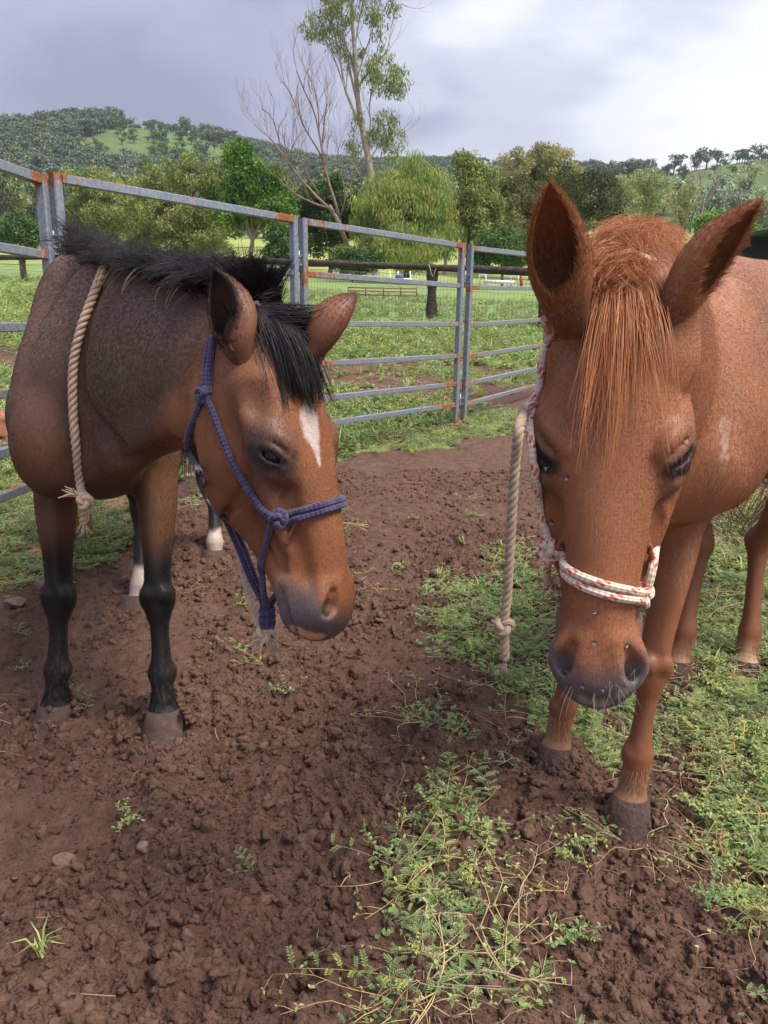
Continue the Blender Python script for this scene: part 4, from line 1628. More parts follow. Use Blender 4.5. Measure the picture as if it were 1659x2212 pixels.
# tail, swinging forward under the belly
nt = 420
ro = cb(1.50, 0, 1.32) + fr.normal(0, .025, (nt, 3))
di = np.array([.35, .25, -.8]) + fr.normal(0, .16, (nt, 3))
hair_curves('tail', grow(ro, di, fr.uniform(.7, 1.0, nt), None, 1.0, 10, .25, 15, clump=14), np.linspace(.0016, .0004, 10), M_TAILHAIR, che)
nt = 70
ro = at(1668, 1075, 3.1) + fr.normal(0, .05, (nt, 3))
P_ = []
for k in range(nt):
    e = at(fr.uniform(1545, 1600), fr.uniform(1082, 1150), 3.0)
    a0 = ro[k]
    P_.append(spline([a0, (a0 + e) / 2 + np.array([0, 0, -.05 - .06 * fr.uniform()]), e], 9))
hair_curves('tail', np.array(P_), np.linspace(.0015, .0005, 9), M_TAILHAIR, che)
# hair on the fetlocks
for Fq, par, mt, legs, s_ in ((BAY, bay, M_BLACKHAIR, [(l_[2], l_[3]) for l_ in B_FRONT], 1.0),):
    for f_, c_ in legs:
        nn = 1000
        a = fr.uniform(0, 2 * np.pi, nn)
        h = fr.uniform(-.1, .55, nn)[:, None]
        ro = snap_to(Fq, c_ + (f_ - c_) * h + np.stack([np.cos(a) * .06, np.sin(a) * .06, 0 * a], 1), 0, 4)
        di = grad_of(Fq, ro) * .5 + np.array([0, 0, -1.0])
        hair_curves('fetlock_hair', grow(ro, di, fr.uniform(.015, .03, nn), None, .2, 5, .2, 21), np.linspace(.0005, .00015, 5), mt, par)
M_PASTERN = hair_material('pastern_hair', (.27, .13, .06), (.36, .19, .10), (.44, .27, .16), .7)
for f_, c_ in [(l_[2], l_[3]) for l_ in C_FRONT] + [(l_[3], l_[4]) for l_ in C_HIND]:
    nn = 1500
    a = fr.uniform(0, 2 * np.pi, nn)
    h = fr.uniform(-.05, .8, nn)[:, None]
    ro = snap_to(CHE, c_ + (f_ - c_) * h + np.stack([np.cos(a) * .06, np.sin(a) * .06, 0 * a], 1), 0, 4)
    di = grad_of(CHE, ro) * .45 + np.array([0, 0, -1.0])
    hair_curves('fetlock_hair', grow(ro, di, fr.uniform(.010, .026, nn), None, .2, 5, .2, 23), np.linspace(.0004, .00012, 5), M_PASTERN, che)


# ------------------------------------------------------------------ halters and lead ropes
RB, RC = .0069, .0066


def over(F, pts, off, n=40):
    """smooth path over the surface through photo positions; keeps 'off' clear of the skin"""
    P = spline(hits(F, pts, off), n)
    for _ in range(3):
        _, g, e = nearest(F, P)
        P = P + g * np.clip(off - e, 0, .03)[:, None]
    return P


def head_loop(F, H, s, a0, a1, off, n=28, tilt=0.0, ds=0.0):
    """path round the head at length s from angle a0 to a1 (0 = out through the face, +90 = horse's left)"""
    P = []
    for a in np.linspace(a0, a1, n):
        c = H.o + H.sc * ((s + tilt * math.cos(R(a)) + ds) * H.S - .08 * H.D)
        d = math.cos(R(a)) * H.D + math.sin(R(a)) * H.X
        r = TREE[id(F)].ray_cast(Vector(c + d * .16), Vector(-d), .3)
        P.append((np.array(r[0]) if r[0] is not None else c + d * .05) + d * off)
    return np.array(P)


# --- purple halter on the bay
hal = empty('rope_halter', hit(BAY, 597, 1118), 'purple braided rope halter on the bay horse', 'halter')
kb = hits(BAY, [(447, 853)], RB * 1.4)[0]
kn = hits(BAY, [(597, 1118)], RB * 1.4)[0]
off = RB * .85
cheek = over(BAY, [(447, 853), (462, 885), (486, 950), (520, 1022), (560, 1082), (597, 1118)], off)
crown1 = over(BAY, [(447, 853), (449, 800), (455, 760), (462, 735)], off, 24)
crown_top = over(BAY, [(524, 672), (540, 668), (560, 664)], off, 14)
crown2 = crown1 + nrm(np.cross(nrm(kb - crown1[0] + 1e-5), _fw)) * 0 + grad_of(BAY, crown1) * 0 + _rt * .0125 - _fw * .002
crown2 = snap_to(BAY, crown2, off, 3)
throat = over(BAY, [(447, 853), (434, 890), (416, 935), (407, 980), (411, 1015), (425, 1048), (447, 1078)], off)
obj('crown_strap', rope_mesh([(crown1, RB), (crown2, RB)], M_PURPLE, 'crown_strap'), hal)
obj('poll_strap', rope_mesh([(crown_top, RB)], M_PURPLE, 'poll_strap'), hal)
obj('cheek_strap', rope_mesh([(cheek, RB)], M_PURPLE, 'cheek_strap'), hal)
q1 = in_local(HB, kn)
ang0 = math.degrees(math.atan2(q1[0], q1[2] + .08))
nose1 = head_loop(BAY, HB, q1[1] - .004, ang0, 112, off, 34, -.006)
nose2 = head_loop(BAY, HB, q1[1] + .011, ang0, 112, off, 34, -.010)
obj('noseband', rope_mesh([(nose1, RB), (nose2, RB)], M_PURPLE, 'noseband'), hal)
chin = at(577, 1318, 1.455)
under = spline([throat[-1], at(468, 1102, 1.58), at(492, 1132, 1.58), at(520, 1195, 1.54), at(552, 1275, 1.47), chin], 40)
throat2 = spline([throat[-1], at(476, 1100, 1.60), at(504, 1134, 1.60), at(535, 1205, 1.56), at(563, 1280, 1.48), chin + np.array([.005, .004, .004])], 40)
obj('throat_strap', rope_mesh([(throat, RB), (under, RB), (throat2, RB)], M_PURPLE, 'throat_strap'), hal)
drop = over(BAY, [(597, 1118), (584, 1145), (574, 1190), (568, 1235)], off, 20)
drop = spline(np.vstack([drop, at(569, 1280, 1.43), chin]), 30)
drop_far = spline([HB(.045, .415, -.19), at(601, 1262, 1.47), at(592, 1292, 1.47), chin], 20)
obj('chin_strap', rope_mesh([(drop, RB), (drop_far, RB)], M_PURPLE, 'chin_strap'), hal)
fr3 = lambda n: [nrm(np.cross(n, [0, 0, 1.0])), nrm(np.cross(np.cross(n, [0, 0, 1.0]), n)), nrm(n)]
for c_, sz in ((kb, .013), (kn, .015)):
    obj('knot', rope_mesh([(knot_path(c_, sz, fr3(grad_of(BAY, c_[None, :])[0])), RB * .95)], M_PURPLE, 'knot'), hal)
vert = [_rt, _fw, np.array([0, 0, 1.0])]
kpaths = []
for j, dz in enumerate((0, -.014, -.028)):
    a = np.linspace(0, 2 * np.pi, 26)
    kpaths.append((chin + np.stack([np.cos(a) * .0115, np.sin(a) * .0115, dz + .003 * np.sin(a)], 1), RB * .9))
tail_ = [(spline([chin + np.array([x_, 0, -.02]), chin + np.array([x_ * 1.1, 0, -.055]), chin + np.array([x_ * .8, 0, -.075])], 10), RB * .95) for x_ in (-.009, .007)]
obj('knot', rope_mesh(kpaths + tail_, M_PURPLE, 'knot'), hal)

# --- its lead rope, laid over the neck, and the loop under the chin
PR = hits(BAY, [(236, 575), (228, 592), (207, 640), (180, 715), (164, 790), (164, 880), (171, 960), (179, 1045)], .011)
PR = np.vstack([PR, at(184, 1082, 2.13), at(181, 1128, 2.15)])
lead = empty('lead_rope', at(182, 1090, 2.13), 'pale twisted rope hanging over the bay horse\'s neck, knotted at its end', 'rope')
obj('rope', rope_mesh(twisted(PR, .0128, 17), M_SISAL, 'rope', 8), lead)
kc = at(184, 1083, 2.125)
obj('knot', rope_mesh([(knot_path(kc, .020, [_rt, _up, -_fw]), .0085)], M_SISAL, 'knot', 8), lead)
obj('loose_strand', rope_mesh(fray(kc + _rt * -.012 + _up * .012, -_rt + _up * .5, 7, .06, .004, .35, 1), M_SISAL, 'loose_strand', 5), lead)
obj('frayed_end', rope_mesh(fray(at(181, 1126, 2.15), np.array([0, 0, -1.0]), 18, .035, .0035, .3, 2), M_SISAL, 'frayed_end', 5), lead)
lead2 = empty('lead_rope', at(575, 1365, 1.46), 'pale twisted rope tied below the purple halter\'s chin knot, its end frayed', 'rope')
k2 = at(573, 1368, 1.455)
obj('rope', rope_mesh(twisted([at(508, 1140, 1.60), at(516, 1190, 1.58), at(533, 1262, 1.53), at(552, 1330, 1.48), k2], .0095, 25), M_SISAL, 'rope', 8), lead2)
obj('knot', rope_mesh([(knot_path(k2, .015, [_rt, _up, -_fw]), .0068)], M_SISAL, 'knot', 8), lead2)
obj('frayed_end', rope_mesh(fray(k2 - _up * .008, -_rt * .7 - _up * .5, 16, .034, .003, .3, 3) + fray(k2 - _up * .008, _rt * .8 - _up * .6, 16, .034, .003, .3, 4), M_SISAL, 'frayed_end', 5), lead2)

# --- white and red halter on the chestnut
off = RC * .85
hal2 = empty('rope_halter', hit(CHE, 1290, 1265), 'dirty white rope halter flecked with red, on the chestnut horse', 'halter')
k1 = hits(CHE, [(1197, 1186)], RC)[0]
kt = hits(CHE, [(1146, 888)], RC)[0]
left = over(CHE, [(1146, 888), (1152, 935), (1162, 1010), (1172, 1085), (1186, 1145), (1197, 1186)], off)
upl = over(CHE, [(1146, 888), (1152, 835), (1160, 775), (1172, 725), (1182, 690)], off)
upl2 = snap_to(CHE, upl - _rt * .010 + _fw * .010, off, 3)
obj('cheek_strap', rope_mesh([(left, RC)], M_WHITE, 'cheek_strap'), hal2)
crn = snap_to(CHE, spline([upl[-1], HC(-.092, .06, -.075), HC(-.070, .035, -.045), HC(-.04, .012, -.03), HC(0, .0, -.03), HC(.036, .010, -.03)], 34), off, 5)
obj('crown_strap', rope_mesh([(upl, RC), (upl2, RC), (crn, RC)], M_WHITE, 'crown_strap'), hal2)
q1 = in_local(HC, k1)
a_l = math.degrees(math.atan2(q1[0], q1[2] + .08))


def nose_c(ds, n=36):
    P = []
    for t in np.linspace(0, 1, n):
        P.append(head_loop(CHE, HC, q1[1] + .055 * t + .012 * math.sin(math.pi * t) + ds * math.sin(math.pi * (.15 + .7 * t)), a_l + (88 - a_l) * t, 0, off, 1)[0])
    return np.array(P)


n1_, n2_ = nose_c(-.005), nose_c(.0085)
k3 = (n1_[-1] + n2_[-1]) / 2
obj('noseband', rope_mesh([(n1_, RC), (n2_, RC)], M_WHITE, 'noseband'), hal2)
q3 = in_local(HC, k3)
rgt = spline([k3 + HC.X * .006, at(1409, 1230, 1.075), at(1417, 1175, 1.11), at(1428, 1115, 1.15), at(1438, 1060, 1.19), at(1446, 1000, 1.22)], 40)
obj('cheek_strap', rope_mesh([(rgt, RC)], M_WHITE, 'cheek_strap'), hal2)
q1 = in_local(HC, k1)
low = spline([k1, HC(q1[0] - .004, q1[1] + .03, -.14), HC(-.05, q1[1] + .06, -.17), HC(-.02, q1[1] + .075, -.19)], 24)
low = low + grad_of(CHE, low) * np.clip(off - nearest(CHE, low)[2], 0, .05)[:, None]
obj('chin_strap', rope_mesh([(low, RC)], M_WHITE, 'chin_strap'), hal2)
for c_, sz in ((k1, .016), (k3, .016)):
    obj('knot', rope_mesh([(knot_path(c_ + grad_of(CHE, c_[None, :])[0] * .003, sz, fr3(grad_of(CHE, c_[None, :])[0])), RC * .95)], M_WHITE, 'knot'), hal2)
obj('knot', rope_mesh([(knot_path(kt, .014, fr3(grad_of(CHE, kt[None, :])[0])), RC * .85)], M_WHITE, 'knot'), hal2)
# lead rope hanging from the cheek knot
lead3 = empty('lead_rope', at(1090, 1350, 1.10), 'tan twisted rope hanging straight down beside the chestnut horse\'s head', 'rope')
off3 = .010
pr = [kt + _rt * -.008, at(1122, 925, 1.06), at(1113, 1000, 1.065), at(1107, 1090, 1.07), at(1101, 1190, 1.075), at(1096, 1280, 1.08), at(1089, 1350, 1.085), at(1091, 1425, 1.09)]
obj('rope', rope_mesh(twisted(pr, .0074, 28), M_SISALD, 'rope', 8), lead3)
kd = at(1088, 1352, 1.083)
obj('knot', rope_mesh([(knot_path(kd, .0125, [_rt, _up, -_fw]), .006)], M_SISALD, 'knot', 8), lead3)
obj('loose_strand', rope_mesh(fray(kd, -_rt + _up * .3, 10, .022, .0025, .4, 6), M_SISALD, 'loose_strand', 5), lead3)
obj('frayed_end', rope_mesh(fray(at(1091, 1424, 1.09), -_up, 16, .016, .002, .3, 7), M_SISALD, 'frayed_end', 5), lead3)


# ------------------------------------------------------------------ the ground
def on_ground(px, py):
    """where the line of sight through a photo position meets the land"""
    d = (px - 829.5) * _rt + (1106.0 - py) * _up + FPX * _fw
    d = d / d[1]
    Y = 0.5
    for _ in range(4000):
        p = CAM + d * Y
        if p[2] <= land(p[0], p[1]): return p
        Y *= 1.004
    return p


def to_px(P):
    q = np.asarray(P, float) - CAM
    z = q @ _fw
    return np.stack([829.5 + FPX * (q @ _rt) / z, 1106.0 - FPX * (q @ _up) / z], 1)


def poly_sd(P, poly):
    """signed distance to a polygon in plan, negative inside"""
    P = np.asarray(P, float)[:, :2]
    poly = np.asarray(poly, float)[:, :2]
    d = np.full(len(P), 1e9); ins = np.zeros(len(P), bool)
    for a, b in zip(poly, np.roll(poly, -1, axis=0)):
        v = b - a
        h = np.clip(((P - a) @ v) / (v @ v), 0, 1)
        d = np.minimum(d, np.linalg.norm(P - a - h[:, None] * v, axis=1))
        c = (a[1] <= P[:, 1]) != (b[1] <= P[:, 1])
        with np.errstate(divide='ignore', invalid='ignore'):
            xi = a[0] + (P[:, 1] - a[1]) / (b[1] - a[1]) * v[0]
        ins ^= c & (P[:, 0] < xi)
    return np.where(ins, -d, d)


# patches of weeds inside the yard: outline on the ground, density
PATCH = [([(1720, 1050), (1560, 1100), (1440, 1330), (1420, 1500), (1440, 1650), (1500, 1790), (1600, 1890), (1730, 1970)], 1.0, .10),
         ([(1150, 1180), (1010, 1235), (880, 1285), (900, 1360), (980, 1430), (1060, 1490), (1130, 1570), (1250, 1660), (1450, 1730), (1450, 1450), (1180, 1330)], .66, .10),
         ([(-120, 1010), (70, 1040), (300, 1085), (305, 1185), (200, 1240), (90, 1290), (-120, 1345)], .95, .08),
         ([(405, 1060), (450, 1060), (440, 1110), (400, 1120)], .8, .05),
         ([(640, 1010), (760, 985), (1130, 940), (1330, 925), (1500, 900), (1500, 880), (1130, 890), (640, 950)], 1.0, .15),
         ([(850, 1725), (1000, 1690), (1075, 1850), (1065, 1990), (905, 2005), (845, 1900)], .42, .05),
         ([(1130, 1790), (1290, 1750), (1420, 1760), (1480, 1840), (1300, 1900), (1180, 1890)], .36, .05),
         ([(790, 2090), (1000, 2030), (1250, 2085), (1150, 2230), (770, 2230)], .38, .05),
         ([(1460, 1950), (1720, 1890), (1720, 2080), (1600, 2050)], .45, .05),
         ([(880, 1560), (1000, 1560), (1060, 1700), (900, 1720)], .42, .06)]
PATCH = [(np.array([on_ground(*q) for q in pl]), w, sf) for pl, w, sf in PATCH]


def weed_density(x, y):
    P = np.column_stack([x, y])
    nz = fbm(P, 2.6, 3, 33)
    nz2 = fbm(P, 7.0, 2, 35)
    d = np.zeros(len(P))
    for pl, w, sf in PATCH:
        s = poly_sd(P, pl) + (nz - .5) * 3.2 * sf
        d = np.maximum(d, w * sstep(sf, -sf, s))
    d = d * (.45 + .55 * sstep(.36, .56, nz2))
    # outside the yard: turf with bare strips
    out = sstep(4.9, 5.6, y + .35 * np.abs(x) * 0) * sstep(-.3, .5, yard_out(x, y))
    turf = sstep(.40, .54, fbm(np.column_stack([x * .35, y]), .8, 3, 37)) * .9 + .1
    turf = turf * (1 - .85 * sstep(8.3, 8.8, y + .25 * x + .6 * np.sin(x * .7)) * sstep(10.8, 10.0, y + .25 * x))
    turf = np.maximum(turf, sstep(10.8, 12.5, y) * .95)
    return np.maximum(d, out * turf)


FP = {'a0': np.r_[on_ground(60, 1000)[:2] * 0 + np.array([-1.78, 1.75]), 1.97],
      'a1': at(88, 388, 3.86), 'b0': at(119, 384, 3.92), 'b1': at(634, 474, 5.42), 'c0': at(655, 479, 5.50), 'c1': at(998, 531, 7.10),
      'd0': at(1017, 536, 7.20), 'd1': np.array([1.80, 8.95, 1.90])}
FP['e0'] = FP['d1'] + np.array([.07, .04, 0]); FP['e1'] = np.array([3.75, 9.65, 1.92])


def yard_out(x, y):
    """distance outside the ring of fence panels (negative inside)"""
    pl = np.array([FP[k][:2] for k in ('a0', 'a1', 'b1', 'c1', 'd1', 'e1')])
    ring = np.vstack([[-1.6, -3], pl, [6.2, 8.4], [6.5, 2], [4, -3]])
    return poly_sd(np.column_stack([x, y]), ring)


HOOVES = [l_[3] for l_ in B_FRONT] + [l_[4] for l_ in B_HIND] + [l_[3] for l_ in C_FRONT] + [l_[4] for l_ in C_HIND]


def soil_relief(x, y, fine=True):
    P = np.column_stack([x, y])
    fade = sstep(9, 4.5, np.hypot(x, y)) * sstep(6, 3, np.abs(x))
    z = (fbm(P, 1.6, 3, 51) - .5) * .085 * fade
    z += (fbm(P, 5.5, 3, 53) - .5) * .050 * fade
    if fine:
        fade = sstep(4.75, 3.9, y) * sstep(2.25, 1.85, np.abs(x)) * sstep(.7, 1.0, y)
        trod = sstep(.30, .52, fbm(P, 2.2, 3, 55))           # 1 = loose clods, 0 = trodden smooth
        warp = np.column_stack([fbm(P, 9, 2, 57), fbm(P, 9, 2, 59)]) - .5
        f1, f2, rid = worley(P + warp * .05, 13, 3)
        z += fade * (.25 + .75 * trod) * .040 * (rid - .2) * np.sqrt(np.clip(1 - (f1 * 1.25) ** 2, 0, 1))
        f1, f2, rid = worley(P + warp * .03, 29, 5)
        z += fade * (.35 + .65 * trod) * .026 * rid * np.sqrt(np.clip(1 - (f1 * 1.3) ** 2, 0, 1))
        z += fade * (fbm(P, 55, 2, 61) - .5) * .014
    for h in HOOVES:
        d = np.hypot(x - h[0], y - h[1])
        hp = .045 if h[0] > 0 else .022
        z += hp * np.exp(-((d - .105) / .042) ** 2) - .012 * sstep(.09, .05, d) - z * sstep(.16, .07, d) * .8
    return z


def ground_at(x, y):
    x = np.atleast_1d(np.asarray(x, float)); y = np.atleast_1d(np.asarray(y, float))
    return land(x, y) + soil_relief(x, y)


def axis_coords(lo, hi, step, far_lo, far_hi, grow_=1.09):
    c = list(np.arange(lo, hi, step))
    s, v = step, c[-1]
    while v < far_hi:
        s *= grow_; v += s; c.append(v)
    s, v, pre = step, c[0], []
    while v > far_lo:
        s *= grow_; v -= s; pre.append(v)
    return np.array(pre[::-1] + c)


gx = axis_coords(-2.0, 2.0, .0105, -950, 950)
gy = axis_coords(1.0, 4.6, .0105, -40, 1100)
GX, GY = np.meshgrid(gx, gy, indexing='ij')
fx, fy = GX.ravel(), GY.ravel()
GZ = land(fx, fy)
nearm = (np.abs(fx) < 9) & (fy > -2) & (fy < 11)
GZ[nearm] += soil_relief(fx[nearm], fy[nearm])
nx_, ny_ = len(gx), len(gy)
ii, jj = np.meshgrid(np.arange(nx_ - 1), np.arange(ny_ - 1), indexing='ij')
gq = np.stack([ii * ny_ + jj, (ii + 1) * ny_ + jj, (ii + 1) * ny_ + jj + 1, ii * ny_ + jj + 1], -1).reshape(-1, 4)

# ground colour: R = turf cover, G = pasture (far grass), B = hill grass
cov = np.zeros((len(fx), 3))
rr_ = np.hypot(fx, fy)
mid = (rr_ < 60)
cov[mid, 0] = weed_density(fx[mid], fy[mid])
cov[:, 0] = np.maximum(cov[:, 0], sstep(14, 18, rr_))
cov[:, 1] = sstep(30, 62, fy)
cov[:, 2] = sstep(150, 230, rr_)
def soil_nodes(m, pos):
    n_a = m.noise(3.2, 5, .6, pos)
    n_b = m.noise(22, 6, .65, pos)
    n_c = m.noise(140, 4, .7, pos)
    soil = m.ramp(n_b, [(.28, (.066, .035, .024)), (.48, (.114, .062, .043)), (.66, (.166, .094, .067)), (.8, (.228, .136, .101))])
    soil = m.mix(m.ramp(n_a, [(.35, .0), (.7, .55)]), soil, (.150, .085, .060))
    return m.mix(m.ramp(n_c, [(.32, .45), (.5, 0.0)]), soil, (.026, .013, .010)), n_a, n_b, n_c


gm = Mat('ground_soil_and_turf')
geo = gm.node('ShaderNodeNewGeometry')
gpos = geo.outputs['Position']
ga = gm.node('ShaderNodeAttribute', attribute_name='Col')
gs = gm.node('ShaderNodeSeparateColor')
gm.link(ga.outputs['Color'], gs.inputs[0])
soil, n_a, n_b, n_c = soil_nodes(gm, gpos)
turf = gm.ramp(n_c, [(.25, (.075, .120, .035)), (.5, (.170, .260, .075)), (.75, (.28, .37, .125))])
turf = gm.mix(gm.ramp(n_a, [(.35, 0.0), (.7, .5)]), turf, (.20, .285, .085))
far_n = gm.noise(.45, 5, .6, gpos)
far_m = gm.noise(.06, 4, .6, gpos)
past = gm.ramp(far_n, [(.3, (.20, .26, .075)), (.55, (.31, .345, .10)), (.75, (.40, .40, .14))])
hillc = gm.ramp(far_m, [(.3, (.070, .115, .034)), (.55, (.10, .15, .046)), (.75, (.14, .175, .056))])
patchy = gm.math('ADD', gs.outputs[0], gm.math('MULTIPLY', gm.math('SUBTRACT', n_b, .5), .9))
c = gm.mix(gm.ramp(patchy, [(.38, 0.0), (.62, 1.0)]), soil, turf)
c = gm.mix(gs.outputs[1], c, past)
c = gm.mix(gs.outputs[2], c, hillc)
gm.base(c).rough(.92).set(Specular_IOR_Level=.25)
gm.bump(gm.math('ADD', gm.math('MULTIPLY', n_b, .9), gm.math('MULTIPLY', n_c, .5)), .9, .018)
M_GROUND = gm.m
me = mesh_np('ground', np.column_stack([fx, fy, GZ]), gq, M_GROUND)
set_color(me, cov)
tag(obj('ground', me), 'brown churned soil of the yard, running into turf, pasture and hills', kind='structure')


# ------------------------------------------------------------------ scattering (geometry nodes, for what nobody could count)
def scatter(name, protos, P, rot, scl, idx, label, cat=None):
    cl = bpy.data.collections.new(name + '_source')
    for k, pm in enumerate(protos):
        o = bpy.data.objects.new('%s_%02d' % (name, k), pm)
        cl.objects.link(o)
    me = bpy.data.meshes.new(name)
    P = np.asarray(P, np.float32)
    me.vertices.add(len(P))
    me.vertices.foreach_set('co', P.ravel())
    for nm, tp, key, arr in (('rot', 'FLOAT_VECTOR', 'vector', rot), ('scl', 'FLOAT_VECTOR', 'vector', scl), ('idx', 'INT', 'value', idx)):
        a = me.attributes.new(nm, tp, 'POINT')
        a.data.foreach_set(key, np.ascontiguousarray(arr, np.int32 if tp == 'INT' else np.float32).ravel())
    o = bpy.data.objects.new(name, me)
    col.objects.link(o)
    ng = bpy.data.node_groups.new(name + '_nodes', 'GeometryNodeTree')
    ng.interface.new_socket('Geometry', in_out='INPUT', socket_type='NodeSocketGeometry')
    ng.interface.new_socket('Geometry', in_out='OUTPUT', socket_type='NodeSocketGeometry')
    N, L = ng.nodes, ng.links
    gi, go = N.new('NodeGroupInput'), N.new('NodeGroupOutput')
    ip = N.new('GeometryNodeInstanceOnPoints')
    ci = N.new('GeometryNodeCollectionInfo')
    ci.inputs['Collection'].default_value = cl
    ci.inputs['Separate Children'].default_value = True
    ci.inputs['Reset Children'].default_value = True
    L.new(gi.outputs[0], ip.inputs['Points'])
    L.new(ci.outputs[0], ip.inputs['Instance'])
    ip.inputs['Pick Instance'].default_value = True
    for nm, tp, sock in (('idx', 'INT', 'Instance Index'), ('rot', 'FLOAT_VECTOR', 'Rotation'), ('scl', 'FLOAT_VECTOR', 'Scale')):
        na = N.new('GeometryNodeInputNamedAttribute')
        na.data_type = tp
        na.inputs['Name'].default_value = nm
        L.new(next(s for s in na.outputs if s.name == 'Attribute' and s.enabled), ip.inputs[sock])
    L.new(ip.outputs[0], go.inputs[0])
    md = o.modifiers.new('scatter', 'NODES')
    md.node_group = ng
    return tag(o, label, cat, kind='stuff')


# clods: the same soil as the ground
cm = Mat('soil_clods')
oi = cm.node('ShaderNodeObjectInfo').outputs['Random']
cc_, _, _, _ = soil_nodes(cm, cm.node('ShaderNodeNewGeometry').outputs['Position'])
cm.base(cm.mix(cm.ramp(oi, [(.7, 0.0), (1, .35)]), cc_, (.165, .100, .080))).rough(.92).set(Specular_IOR_Level=.2)
cm.bump(cm.noise(5, 6, .75), .9, .003)
M_CLOD = cm.m
clods = []
for k in range(8):
    bm = bmesh.new()
    bmesh.ops.create_icosphere(bm, subdivisions=2 if k < 5 else 3, radius=1.0)
    V = np.array([v.co for v in bm.verts])
    r_c = np.random.default_rng(500 + k)
    for _ in range(10):                               # broken faces
        nn_ = nrm(r_c.normal(0, 1, 3)); cut = r_c.uniform(.62, .95)
        V = V - np.maximum(V @ nn_ - cut, 0)[:, None] * nn_
    dd = 1 + (fbm(V + k * 7.3, 1.8, 3, 70 + k) - .5) * 1.3 + (fbm(V + k * 3.1, 5.0, 3, 80 + k) - .5) * (.7 if k < 5 else 1.0)
    sq = np.array([1, .8 + .1 * (k % 3), .62])
    for v, s_ in zip(bm.verts, V * dd[:, None] * sq): v.co = s_
    pm = bpy.data.meshes.new('clod'); bm.to_mesh(pm); bm.free()
    pm.materials.append(M_CLOD)
    pm.polygons.foreach_set('use_smooth', np.full(len(pm.polygons), k >= 5))
    clods.append(pm)
rg = np.random.default_rng(101)


def random_soil(n, ymax, power=1.0):
    """points on the yard ground in view, thinning out with distance"""
    y = 1.02 + (ymax - 1.02) * rg.uniform(0, 1, n) ** power
    x = rg.uniform(-1, 1, n) * (.25 + .56 * y)
    return x, y


x, y = random_soil(170000, 5.6, 1.1)
dn = weed_density(x, y)
loose = sstep(.28, .50, fbm(np.column_stack([x, y]), 2.2, 3, 55))
keep = (rg.uniform(0, 1, len(x)) < (1 - .75 * dn) * (.22 + .78 * loose)) & (yard_out(x, y) < .2)
for h in HOOVES: keep &= np.hypot(x - h[0], y - h[1]) > .085
x, y = x[keep], y[keep]
sz = .0024 * np.exp(rg.exponential(.52, len(x)))
sz = np.minimum(sz, .021)
z = ground_at(x, y) - sz * .05
scatter('soil_clods', clods, np.column_stack([x, y, z]), rg.uniform(0, 6.28, (len(x), 3)) * (.25, .25, 1), sz[:, None] * rg.uniform(.75, 1.25, (len(x), 3)),
        np.where(sz > .007, rg.integers(5, 8, len(x)), rg.integers(0, 5, len(x))), 'loose crumbled brown clods of soil strewn over the yard', 'soil')
# mud heaped round the chestnut's hooves
mx, my, ms = [], [], []
for h in [l_[3] for l_ in C_FRONT] + [l_[4] for l_ in C_HIND]:
    for _ in range(260):
        a, r_ = rg.uniform(0, 6.28), rg.uniform(.05, .135)
        mx.append(h[0] + r_ * math.cos(a)); my.append(h[1] + r_ * math.sin(a)); ms.append(rg.uniform(.006, .020) * (1.35 - r_ * 4))
for h in [l_[3] for l_ in B_FRONT]:
    for _ in range(80):
        a, r_ = rg.uniform(0, 6.28), rg.uniform(.06, .12)
        mx.append(h[0] + r_ * math.cos(a)); my.append(h[1] + r_ * math.sin(a)); ms.append(rg.uniform(.006, .016))
mx, my, ms = map(np.array, (mx, my, ms))
hd = np.min([np.hypot(mx - h[0], my - h[1]) for h in HOOVES], axis=0)
mz = land(mx, my) + .012 + np.maximum(0, .125 - hd) * rg.uniform(.1, 1.0, len(mx))
scatter('mud', clods, np.column_stack([mx, my, mz]), rg.uniform(0, 6.28, (len(mx), 3)), ms[:, None] * np.ones(3), rg.integers(0, 8, len(mx)), 'wet mud caked round the horses\' hooves', 'mud')


# ------------------------------------------------------------------ weeds
def leaf_material(name, stops, trans=.25, rough=.5):
    m = Mat(name)
    a = m.attr('Col')
    oi = m.node('ShaderNodeObjectInfo').outputs['Random']
    c = m.mix(1.0, a, m.ramp(oi, stops), 'MULTIPLY')
    m.base(c).rough(rough).set(Specular_IOR_Level=.3)
    if trans:
        tr = m.node('ShaderNodeBsdfTranslucent')
        m.link(m.mix(1.0, c, (1.1, 1.25, .5), 'MULTIPLY'), tr.inputs['Color'])
        mx = m.node('ShaderNodeMixShader')
        mx.inputs[0].default_value = trans
        out = m.n['Material Output']
        m.link(m.b.outputs[0], mx.inputs[1]); m.link(tr.outputs[0], mx.inputs[2]); m.link(mx.outputs[0], out.inputs['Surface'])
    return m.m


M_WEED = leaf_material('weed_leaves', [(0, (.95, 1.1, 1.0)), (.4, (1.25, 1.25, 1.25)), (.8, (1.45, 1.4, 1.15)), (1, (1.65, 1.45, 1.0))])


